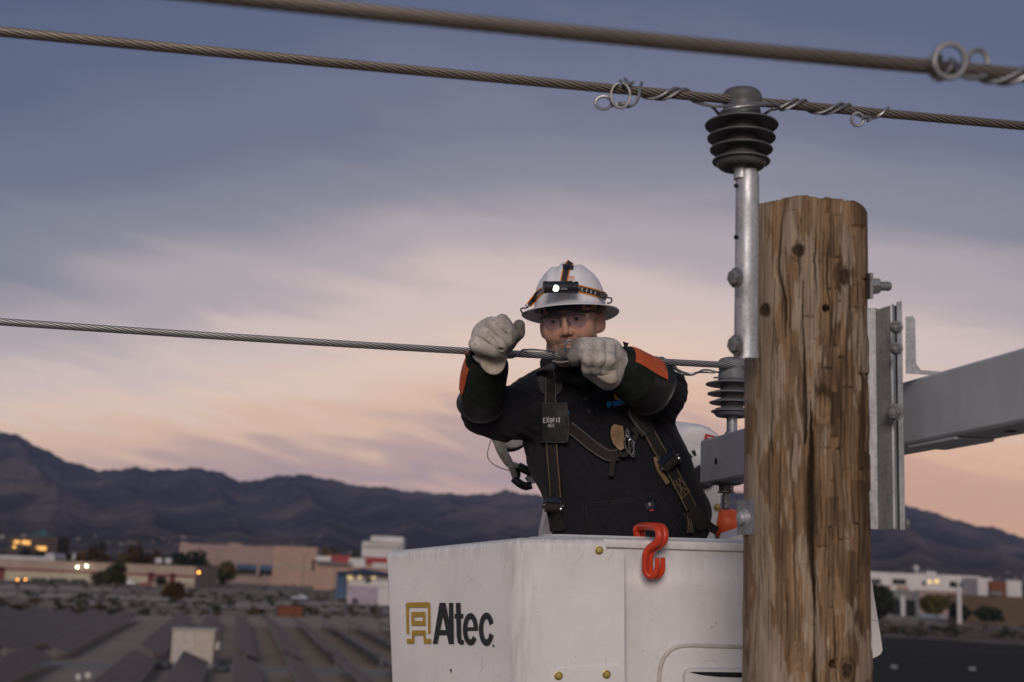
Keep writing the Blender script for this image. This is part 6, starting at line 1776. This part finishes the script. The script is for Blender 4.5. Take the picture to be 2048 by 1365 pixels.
b.base(b.ramp(fz, [(.3, (.012, .0125, .0155)), (.7, (.020, .021, .026))]))
b.set(rough=.95, spec=.15)
b.p.inputs['Sheen Weight'].default_value = .06
b.bump(b.mix(.4, b.noise(vo, 700, 3), b.noise(vo, 34, 5)), .35, .004)
m_hood = b.m
hoodie = build_hoodie()
TROU = M('dark_trousers', (.02, .022, .03), None, 60, .9)
BOOT = M('brown_leather_boot', (.06, .04, .025), None, 60, .6)
for sx in (-.10, .10):
    hip = pel + np.array([sx, 0, -.06]); kn_ = hip + dn_cs * .40 + np.array([sx * .2, -.05, 0]); an = kn_ + dn_cs * .36 + np.array([0, .035, 0])
    B().tube([cw(hip), cw((hip + kn_) / 2), cw(kn_), cw(an)], [.115, .10, .085, .075], 20, 4).mk('trouser_leg', TROU, person)
    ft = kn_ + dn_cs * .42 + np.array([0, .04, 0])
    B().tube([cw(an), cw(ft), cw(ft + np.array([0, -.06, -.02])), cw(ft + np.array([0, -.19, -.055]))], [.07, .062, .058, .045], 16, 4).mk('boot', BOOT, person)
tb = bvh_of(hoodie)
def D(name, mat, par, lines, width, lift=.003, sub=6, cross=4, **k):
    for l in lines: o_ = decal(B(), tb, l, width, lift, sub, cross, **k).mk(name, mat, par, True, 40)
    return o_
ZX = lambda x, y: (1060 + x / 3.9, 730 + y / 3.9)            # enlarged crop of the chest
# seams, placket and pocket
SEAM = M('black_seam', (.020, .021, .024), None, 100, .85)
D('pocket_seam', SEAM, hoodie, [[ZX(408, 1078), ZX(560, 1072), ZX(760, 1050), ZX(960, 1000)], [ZX(408, 1095), ZX(560, 1090), ZX(760, 1068), ZX(965, 1018)], [ZX(410, 1080), ZX(415, 1180), ZX(450, 1300)], [ZX(440, 1095), ZX(445, 1190), ZX(480, 1300)],
    [ZX(975, 1000), ZX(1060, 1140), ZX(1150, 1300)], [ZX(1000, 1000), ZX(1080, 1130), ZX(1180, 1300)]], 1.8, .0022, cross=2)
D('placket', SEAM, hoodie, [[ZX(390, 110), ZX(400, 280), ZX(440, 460)], [ZX(490, 120), ZX(510, 300), ZX(545, 430)], [ZX(440, 462), ZX(545, 432)]], 1.8, .0022, cross=2)
BUT = M('dark_button', (.018, .020, .026), None, 100, .5)
for x, y in (ZX(412, 185), ZX(432, 262), ZX(458, 360)):
    h = cast(tb, x, y)
    if h is not None: B().lathe(h - A_F * .0005, -A_F, [(.0068, 0), (.0068, .002), (.0055, .003), (.004, .0022), (0, .0022)], 16).mk('button', BUT, hoodie)
D('collar_flap', m_hood, hoodie, [[ZX(250, 20), ZX(300, 70), ZX(360, 130), ZX(400, 150)], [ZX(400, 150), ZX(460, 130), ZX(520, 110)]], 12, .008)
# flat lettering on the cloth
STROKES = {'E': [((0, 0), (0, 1)), ((0, 0), (.6, 0)), ((0, .5), (.55, .5)), ((0, 1), (.6, 1))], 'X': [((-.15, -.28), (.75, 1.05)), ((.75, -.28), (-.15, 1.05))], 'x': [((0, 0), (.62, 1)), ((.62, 0), (0, 1))],
    'O': [((.31, 0), (.06, .22)), ((.06, .22), (.06, .78)), ((.06, .78), (.31, 1)), ((.31, 1), (.6, .78)), ((.6, .78), (.6, .22)), ((.6, .22), (.31, 0))], 'F': [((0, 0), (0, 1)), ((0, 0), (.55, 0)), ((0, .5), (.5, .5))],
    'I': [((.1, 0), (.1, 1))], 'T': [((0, 0), (.66, 0)), ((.33, 0), (.33, 1))], 'N': [((0, 1), (0, 0)), ((0, 0), (.55, 1)), ((.55, 1), (.55, 0))],
    'P': [((0, 0), (0, 1)), ((0, 0), (.5, .04)), ((.5, .04), (.58, .27)), ((.58, .27), (.5, .52)), ((.5, .52), (0, .54))], 'M': [((0, 1), (0, 0)), ((0, 0), (.35, .7)), ((.35, .7), (.7, 0)), ((.7, 0), (.7, 1))],
    'S': [((.55, .08), (.1, .05)), ((.1, .05), (.06, .42)), ((.06, .42), (.52, .56)), ((.52, .56), (.5, .95)), ((.5, .95), (.03, .93))]}
def word(b_, bv, text, x, y, w, h, sw, lift, rot=0.0, gap=.24):
    for ch in text:
        for (a, c) in STROKES[ch]:
            q = []
            for (u_, v_) in (a, c):
                dx, dy = u_ * w, v_ * h
                q.append((x + dx * math.cos(rot) - dy * math.sin(rot), y + dx * math.sin(rot) + dy * math.cos(rot)))
            decal(b_, bv, q, sw, lift, 2, 1, thick=False)
        ad = (.2 if ch == 'I' else .7 if ch == 'M' else .62) * w + gap * w
        x += ad * math.cos(rot); y += ad * math.sin(rot)
    return b_
BLU = M('blue_embroidery', (.02, .30, .66), (.015, .23, .54), 300, .7); YEL = M('amber_embroidery', (.62, .30, .03), (.52, .24, .02), 300, .7)
word(B(), tb, 'PNM', 1214.5, 806, 13.2, 11, 4.4, .003, R_(-14), .30).mk('chest_lettering', BLU, hoodie, False)
eb_ = B()
decal(eb_, tb, [ZX(658, 205), ZX(668, 245), ZX(680, 272)], 5, .003, cross=1, thick=False, wfun=lambda t: .3 + t * 1.4)
decal(eb_, tb, [ZX(670, 210), ZX(690, 245), ZX(712, 268)], 7, .0032, cross=1, thick=False, wfun=lambda t: .3 + t * 1.3)
decal(eb_, tb, [ZX(690, 318), ZX(730, 306)], 1.6, .003, cross=1, thick=False)
eb_.mk('chest_emblem', YEL, hoodie, False)
word(B(), tb, 'S', ZX(290, 360)[0], ZX(290, 360)[1], 7, 6.5, 1.6, .003, R_(-8)).mk('name_lettering', BLU, hoodie, False)
lb = D('pocket_label', M('navy_label', (.02, .024, .045), None, 60, .7), hoodie, [[ZX(900, 1105), ZX(968, 1088)]], 13, .0035, cross=2)
word(B(), tb, 'O', ZX(924, 1080)[0], ZX(924, 1080)[1], 6.5, 5.5, 1.6, .0045, R_(-10)).mk('label_print', M('pale_print', (.5, .38, .40), None, 50, .7), hoodie, False)
decal(B(), tb, [ZX(932, 1138), ZX(962, 1130)], 3, .0055, 2, 1, thick=False).mk('label_print', STK, hoodie, False)

# ---- harness
WEB = M('brown_black_webbing', (.020, .0165, .0145), (.013, .011, .010), 150, .8, 0, .5, 700)
GREYW = M('charcoal_padding', (.060, .062, .066), (.040, .041, .044), 90, .8, 0, .4, 500)
STI = M('tan_stitching', (.24, .17, .095), (.16, .112, .06), 600, .8)
STG = M('grey_stitching', (.17, .17, .17), (.11, .11, .11), 600, .8)
PADM = M('black_pad_nylon', (.016, .016, .017), (.011, .011, .012), 80, .6, 0, .3, 400)
NAVYB = M('dark_blue_buckle', (.012, .022, .060), (.008, .015, .04), 60, .28, .3)
left_up = [ZX(140, 40), ZX(158, 120), ZX(162, 200), ZX(160, 300)]
left_dn = [ZX(166, 600), ZX(178, 760), ZX(190, 900), ZX(198, 1040)]
right_dn = [ZX(935, 530), ZX(1000, 650), ZX(1060, 740), ZX(1110, 830), ZX(1180, 960), ZX(1260, 1120)]
chest = [ZX(300, 480), ZX(400, 560), ZX(500, 640), ZX(610, 705), ZX(690, 700)]
pad0 = B(); decal(pad0, tb, [ZX(112, 14), ZX(135, 60), ZX(158, 130), ZX(166, 200), ZX(168, 240)], 48, .010, cross=8, wfun=lambda t: (1 - max(0, t - .55) ** 2 * 3.2) * (.8 + .2 * min(1, t * 4)))
harness = D('safety_harness', WEB, person, [right_dn], 25, .012)
D('strap', WEB, harness, [left_up, left_dn, chest], 25, .012)
pad0.mk('shoulder_pad', GREYW, harness, True, 40)
def offs(pl, o_):
    q = np.array(pl); T = np.gradient(q, axis=0); T /= np.linalg.norm(T, axis=1)[:, None]
    return q + np.stack([-T[:, 1], T[:, 0]], 1) * o_
D('stitching', STI, harness, [offs(p, o_) for p in (left_dn, right_dn) for o_ in (-10, 10)], 1.5, .0145, cross=1, thick=False)
D('stitching', STG, harness, [offs(p, o_) for p in (left_up, chest) for o_ in (-10, 10)], 1.3, .0145, cross=1, thick=False)
# X-stitched box
box = [ZX(1112, 925), ZX(1165, 885), ZX(1245, 985), ZX(1185, 1045)]
D('stitching', STI, harness, [[box[i], box[(i + 1) % 4]] for i in range(4)] + [[box[0], box[2]], [box[1], box[3]], [ZX(1138, 905), ZX(1215, 1015)]], 1.5, .0146, 4, 1, thick=False)
# chest pads
pd = B(); decal(pd, tb, [ZX(192, 296), ZX(193, 330), ZX(196, 400), ZX(198, 480), ZX(198, 560), ZX(196, 604)], 54, .026, cross=8, wfun=lambda t: .93 + .07 * math.sin(t * math.pi))
pad = pd.mk('chest_pad', PADM, harness, True, 40)
pb_ = bvh_of(pad)
word(B(), pb_, 'EXOFIT', ZX(104, 418)[0], ZX(104, 418)[1], 6.3, 8.6, 1.7, .0014, R_(-1), .40).mk('pad_lettering', M('silver_print', (.60, .61, .64), None, 60, .5), harness, False)
word(B(), pb_, 'NEx', ZX(142, 462)[0], ZX(142, 462)[1], 5.0, 6.4, 1.2, .0014, R_(-1), .22).mk('pad_lettering', M('dim_silver_print', (.42, .43, .46), None, 60, .5), harness, False)
eg = B()
decal(eg, tb, [ZX(88, 300), ZX(250, 303), ZX(285, 340), ZX(302, 420), ZX(304, 520), ZX(290, 590), ZX(260, 604), ZX(86, 602)], 1.6, .0285, cross=1)
eg.mk('pad_piping', GREYW, harness, True, 40)
p2 = B(); decal(p2, tb, [ZX(800, 290), ZX(840, 380), ZX(890, 470), ZX(925, 535)], 40, .020, cross=6, wfun=lambda t: 1 - .25 * t)
p2.mk('chest_pad', PADM, harness, True, 40)
D('pad_piping', STG, harness, [[ZX(768, 350), ZX(790, 410), ZX(840, 480), ZX(905, 548)]], 1.6, .024, cross=1)
LEA = M('worn_tan_leather', (.30, .20, .10), (.17, .105, .05), 30, .65, 0, .3, 150)
lp_ = B(); decal(lp_, tb, [ZX(690, 470), ZX(680, 520), ZX(690, 600), ZX(720, 660)], 24, .020, cross=6, wfun=lambda t: .45 + .65 * math.sin(min(1, t * .9 + .15) * math.pi))
lp_.mk('leather_patch', LEA, harness, True, 50)
D('strap_end', WEB, harness, [[ZX(690, 690), ZX(650, 750), ZX(632, 870)], [ZX(690, 690), ZX(740, 700), ZX(790, 640), ZX(830, 540), ZX(800, 490)]], 10, .024)
D('leather_tab', LEA, harness, [[ZX(980, 720), ZX(1000, 800), ZX(1040, 870), ZX(1078, 925)]], 9, .010)
CHR = M('bright_steel', (.62, .63, .65), (.45, .46, .48), 80, .22, 1.0)
dc = (np.array(cast(tb, 1252, 885)) - A_O) @ A_F - .036
for k, pts in enumerate(([ZX(752, 530), ZX(740, 600), ZX(756, 660), ZX(800, 718), ZX(818, 690), ZX(790, 600), ZX(765, 540)], [ZX(770, 590), ZX(790, 580), ZX(812, 620), ZX(806, 690), ZX(786, 700), ZX(775, 650), ZX(770, 590)], [ZX(757, 500), ZX(750, 540), ZX(762, 570), ZX(768, 530), ZX(758, 500)])):
    B().tube([np.array(C(x, y, dc - .006 * k)) for x, y in pts], .0020, 8, 4).mk('carabiner', CHR, harness)
def buckle(cx, cy, ang, w, h):
    u_ = A_R * math.cos(ang) - A_U * math.sin(ang); v_ = A_R * math.sin(ang) + A_U * math.cos(ang)
    d = (np.array(cast(tb, cx, cy)) - A_O) @ A_F - .030
    c = np.array(C(cx, cy, d)); k = d / FPX
    B().box(c + v_ * h * .36 * k, (w * k, .014, h * .30 * k), (u_, A_F, v_)).mk('buckle', NAVYB, harness, False)
    B().cyl(c - u_ * w * .42 * k - v_ * h * .1 * k + A_F * .004, c + u_ * w * .42 * k - v_ * h * .1 * k + A_F * .004, h * .30 * k, 16).mk('strap_roll', WEB, harness)
    for sx in (-1, 1):
        B().cyl(c + u_ * sx * w * .50 * k - A_F * .003, c + u_ * sx * w * .66 * k - A_F * .003, h * .19 * k, 14).mk('buckle_knob', MT['black'], harness, True, 30)
        B().box(c + u_ * sx * w * .48 * k, (.004, .02, h * .75 * k), (u_, A_F, v_)).mk('buckle_plate', MT['black'], harness, False)
    B().lathe(c + u_ * w * .5 * k - v_ * h * .15 * k - A_F * .012, -A_F, [(.0042, 0), (.0042, .002), (.002, .003), (0, .003)], 12).mk('rivet', CHR, harness)
buckle(1106, 1012, R_(4), 32, 34)
buckle(1340, 925, R_(-42), 36, 36)
D('strap_end', WEB, harness, [[ZX(190, 1150), ZX(220, 1210), ZX(250, 1290)], [ZX(160, 1140), ZX(175, 1200), ZX(190, 1300)], [ZX(1255, 1080), ZX(1300, 1180), ZX(1340, 1290)], [ZX(1300, 1120), ZX(1380, 1240), ZX(1460, 1300)], [ZX(1225, 1150), ZX(1250, 1240), ZX(1255, 1310)]], 17, .014)
D('thread_tuft', STI, harness, [[ZX(1228, 1180), ZX(1236, 1250), ZX(1230, 1310)], [ZX(1244, 1200), ZX(1252, 1260), ZX(1250, 1310)], [ZX(1262, 1220), ZX(1268, 1310)]], 1.6, .018, cross=1)

# ---- gloves and rubber gauntlets
b = NB('soiled_white_leather')
vo = b.coords()
g1 = b.noise(vo, 28, 6, .65); g2 = b.noise(vo, 110, 5, .7)
col = b.ramp(g1, [(.30, (.38, .345, .295)), (.62, (.64, .61, .56))])
col = b.mix(b.ramp(g2, [(.50, (0, 0, 0)), (.72, (.75,) * 3)]), col, (.20, .175, .14))
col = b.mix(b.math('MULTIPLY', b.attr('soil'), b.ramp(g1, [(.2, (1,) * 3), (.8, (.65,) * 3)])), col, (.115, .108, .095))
b.base(col); b.set(rough=.78, spec=.3)
b.bump(b.mix(.5, g2, b.noise(vo, 34, 5, .6, 1.5)), .8, .006)
m_glove = b.m
b = NB('pale_gauntlet_leather'); vo = b.coords()
b.base(b.ramp(b.noise(vo, 26, 5), [(.3, (.30, .26, .205)), (.68, (.52, .47, .395))])); b.set(rough=.8, spec=.25); b.bump(b.noise(vo, 90, 4), .4, .003)
m_tongue = b.m
CUFF = M('dark_green_suede', (.020, .026, .022), (.012, .016, .013), 40, .95, 0, .4, 400, spec=.2)
RUB = M('black_rubber', (.018, .0185, .019), (.011, .011, .012), 14, .42, 0, .15, 60)
ORB = M('orange_rubber', (.60, .115, .025), (.52, .09, .02), 25, .5, 0, .12, 90)
def glove(name_label, fn, lo, hi, soilf):
    s = SDF(lo, hi, .0017)
    fn(s)
    p = s.P.astype(np.float64)
    s.d = s.d + (.0009 * fbm(p, 70, 3, 2) + .0006 * fbm(p, 190, 2, 5)).astype(np.float32)
    v, f = s.mesh()
    o = mk('work_glove', cw(v), f, m_glove, person, True)
    o['label'] = name_label
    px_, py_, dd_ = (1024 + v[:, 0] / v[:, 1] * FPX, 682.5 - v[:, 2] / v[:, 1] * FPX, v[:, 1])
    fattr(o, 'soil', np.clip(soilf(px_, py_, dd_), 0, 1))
    return o
def bounds(x0, y0, x1, y1, d0, d1):
    a, c = cs(x0, y1, d1), cs(x1, y0, d1)
    return (a[0], d0, a[2]), (c[0], d1, c[2])
# left in the picture: a fist resting on the wire
GX = lambda x, y, d: cs(900 + x / 5.461, 610 + y / 5.461, d)
def fistL(s):
    c = lambda *q: s.cap(*q)
    s.u(s.ell(GX(440, 360, 3.275), (.050, .036, .050), [unit((1, 0, .45)), np.array([0, 1, 0]), unit((-.45, 0, 1))]))
    s.u(c(GX(330, 420, 3.25), GX(470, 240, 3.25), .022, .026), .02)
    s.u(c(GX(285, 430, 3.222), GX(490, 500, 3.205), .0200, .0185), .003)      # little finger side
    s.u(c(GX(300, 450, 3.235), GX(560, 515, 3.215), .017, .014), .010)
    s.u(c(GX(385, 320, 3.218), GX(560, 445, 3.195), .0195, .0175), .0014)
    s.u(c(GX(470, 235, 3.218), GX(635, 390, 3.192), .0200, .0170), .0014)
    s.u(c(GX(570, 185, 3.222), GX(680, 325, 3.198), .0195, .0165), .0014)
    for a, b2 in (((490, 500, 3.205), (530, 505, 3.255)), ((560, 445, 3.195), (590, 450, 3.245)), ((635, 390, 3.192), (650, 400, 3.245)), ((680, 325, 3.198), (690, 340, 3.25))):
        s.u(c(GX(*a), GX(*b2), .0165, .0155), .005)
    for q0_, q1_, r_ in (((372, 268, 3.196), (566, 490, 3.184), .0048), ((470, 172, 3.200), (676, 392, 3.184), .0048), ((282, 362, 3.204), (470, 430, 3.196), .0036), ((560, 150, 3.204), (600, 205, 3.20), .0030)):
        s.sub(s.cap(GX(*q0_), GX(*q1_), r_ * .5, r_), .0025)
    s.u(c(GX(755, 225, 3.262), GX(738, 305, 3.270), .0150, .0165), .004)      # thumb
    s.u(c(GX(738, 305, 3.270), GX(610, 440, 3.290), .017, .022), .012)
    s.u(c(GX(430, 470, 3.30), GX(430, 600, 3.325), .040, .036), .02)          # wrist
    s.sub(s.cap(GX(395, 255, 3.185), GX(470, 330, 3.176), .0030), .006)
    s.sub(s.cap(GX(310, 350, 3.188), GX(420, 395, 3.183), .0022), .007)
gl1 = glove('grey-white leather work glove clenched above the wire', fistL, *bounds(920, 615, 1062, 745, 3.14, 3.40),
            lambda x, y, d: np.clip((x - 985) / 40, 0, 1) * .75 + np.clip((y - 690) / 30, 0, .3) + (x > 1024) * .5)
HX2 = lambda x, y, d: cs(1080 + x / 6.4, 660 + y / 6.4, d)
def fistR(s):
    c = lambda *q: s.cap(*q)
    s.u(s.ell(HX2(760, 330, 3.335), (.052, .034, .046)))
    s.u(c(HX2(560, 240, 3.30), HX2(900, 260, 3.315), .030, .030), .02)
    fx = [((505, 215, 3.268), (440, 330, 3.240), (445, 400, 3.262)), ((620, 195, 3.262), (618, 360, 3.228), (606, 490, 3.250)), ((755, 195, 3.264), (742, 370, 3.230), (718, 500, 3.252)), ((895, 230, 3.280), (872, 390, 3.245), (825, 510, 3.262))]
    ra = [(.0172, .0168, .0140), (.0180, .0178, .0150), (.0180, .0175, .0150), (.0172, .0165, .0145)]
    for (a, m_, e), (r0, r1, r2) in zip(fx, ra):
        q = s.cap(HX2(*a), HX2(*m_), r0, r1)
        q2 = s.cap(HX2(*m_), HX2(*e), r1, r2)
        h = np.clip(.5 + .5 * (q2 - q) / .012, 0, 1)
        s.u(q2 * (1 - h) + q * h - .012 * h * (1 - h), .0010)
    s.u(c(HX2(606, 490, 3.255), HX2(640, 520, 3.30), .015, .016), .005); s.u(c(HX2(718, 500, 3.255), HX2(740, 530, 3.30), .015, .016), .005); s.u(c(HX2(825, 510, 3.262), HX2(850, 520, 3.30), .014, .016), .005)
    for q0_, q1_, r_ in (((550, 190, 3.246), (540, 440, 3.228), .0045), ((690, 200, 3.242), (672, 520, 3.228), .0045), ((842, 215, 3.246), (780, 520, 3.232), .0045)):
        s.sub(s.cap(HX2(*q0_), HX2(*q1_), r_ * .55, r_), .0022)
    s.u(c(HX2(300, 290, 3.34), HX2(480, 330, 3.335), .0135, .018), .006)      # thumb behind the wire
    s.u(c(HX2(640, 520, 3.325), HX2(870, 600, 3.330), .022, .036), .012)
    s.u(c(HX2(870, 360, 3.335), HX2(1000, 430, 3.36), .040, .040), .02)
gl2 = glove('grey-white leather work glove with fingers wrapped over the wire', fistR, *bounds(1112, 655, 1262, 785, 3.17, 3.44),
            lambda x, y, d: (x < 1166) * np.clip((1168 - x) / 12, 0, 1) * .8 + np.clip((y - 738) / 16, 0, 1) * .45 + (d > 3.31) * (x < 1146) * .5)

def gauntlet(par, W_, E_, rw, re, ext, flare, ref, mats, ang, tongue):
    """leather cuff over a longer rubber cuff with a rolled edge, an orange panel on one side"""
    W_, E_ = np.array(W_), np.array(E_)
    a = unit(E_ - W_); Ln = np.linalg.norm(E_ - W_)
    r = np.array(ref, float); r -= a * (r @ a); r /= np.linalg.norm(r); q = np.cross(a, r)
    def ring(h, rad, a0=0, a1=360, n=48, wob=.03):
        return [W_ + a * h + (r * math.cos(R_(t)) + q * math.sin(R_(t))) * rad * (1 + wob * math.sin(2 * R_(t) + h * 30) + .015 * math.sin(5 * R_(t) + h * 70)) for t in np.linspace(a0, a1, n, endpoint=(a1 - a0 < 359))]
    def surf(name, prof, mat, p, a0=0, a1=360, n=48):
        cl = (a1 - a0) > 359
        v = [x for h, rad in prof for x in ring(h, rad, a0, a1, n)]
        return mk(name, cw(np.array(v)), grid_faces(len(prof), n, cl), mat, p, True, None, 50)
    hs = np.linspace(0, 1, 10)
    rr = lambda t: rw + (re - rw) * t ** .8
    o = surf('rubber_cuff', [(.3 * Ln, rr(.3) - .004)] + [(Ln * t, rr(t) - .001) for t in np.linspace(.45, 1, 8)] + [(Ln * 1.0 + .004, re + .0035), (Ln + .008, re + .0030), (Ln + .008, re - .002), (Ln * .8, rr(.8) - .006)], RUB, par)
    surf('leather_cuff', [(-.020, rw * .84), (-.008, rw * .93)] + [(Ln * ext * t, rr(ext * t) + .0022) for t in hs] + [(Ln * ext + .001, rr(ext) + .0005), (Ln * ext * .8, rr(.8 * ext) - .001)], CUFF, par)
    surf('orange_panel', [(Ln * .02, rr(.02) - .0005)] + [(Ln * (.02 + (flare - .02) * t), rr(flare * t) + .0042) for t in hs] + [(Ln * flare + .001, rr(flare) + .0005)], ORB, par, ang[0], ang[1], 18)
    return o
# left picture arm
gauntlet(gl1, cs(974, 724, 3.315), cs(960, 806, 3.435), .0535, .0610, .66, .60, (1, 0, 0), None, (146, 218), None)
def tongue(par, outline, d0, d1):
    c = np.mean(np.array(outline), 0)
    outline = [tuple(q) for q in catmull(np.array(list(outline) + [outline[0]], float), 4)[:-1]]
    v = []
    for (sc_, dz) in ((1.0, .004), (.985, -.001), (.9, -.0045), (.5, -.009), (.0, -.011)):
        for (x, y) in outline:
            px_ = c[0] + (x - c[0]) * sc_; py_ = c[1] + (y - c[1]) * sc_
            t = (py_ - outline[0][1]) / 60.0
            v.append(C(px_, py_, d0 + (d1 - d0) * t + dz))
    n = len(outline)
    return mk('palm_tongue', np.array(v), grid_faces(5, n, True), m_tongue, par, True)
GP = lambda x, y: (900 + x / 5.461, 610 + y / 5.461)
tongue(gl1, [GP(*q) for q in ((240, 555), (270, 605), (320, 640), (350, 690), (400, 740), (460, 765), (520, 760), (575, 720), (605, 660), (618, 590), (600, 545), (480, 540), (340, 540))], 3.262, 3.215)
gauntlet(gl2, cs(1236, 730, 3.372), cs(1303, 777, 3.452), .0545, .0770, .56, .82, unit((.5, 0, 1)), None, (-2, 62), None)
HP = lambda x, y: (1080 + x / 6.4, 660 + y / 6.4)
tongue(gl2, [HP(*q) for q in ((690, 575), (760, 630), (830, 675), (900, 695), (960, 680), (995, 630), (990, 560), (960, 510), (900, 520), (840, 570), (770, 590))], 3.258, 3.242)
for par, c3 in ((gl1, (935, 715, 3.27)), (gl2, (1251, 690, 3.31))):
    c = np.array(C(*c3))
    B().add([c + A_R * x + A_U * y - A_F * w_ for x, y, w_ in ((-.008, .009, 0), (.009, .004, 0), (.000, -.014, 0), (-.007, .008, .006), (.008, .003, .006), (.000, -.012, .006))], [(0, 1, 2), (5, 4, 3), (0, 3, 4, 1), (1, 4, 5, 2), (2, 5, 3, 0)]).mk('cuff_corner', CUFF, par, False)
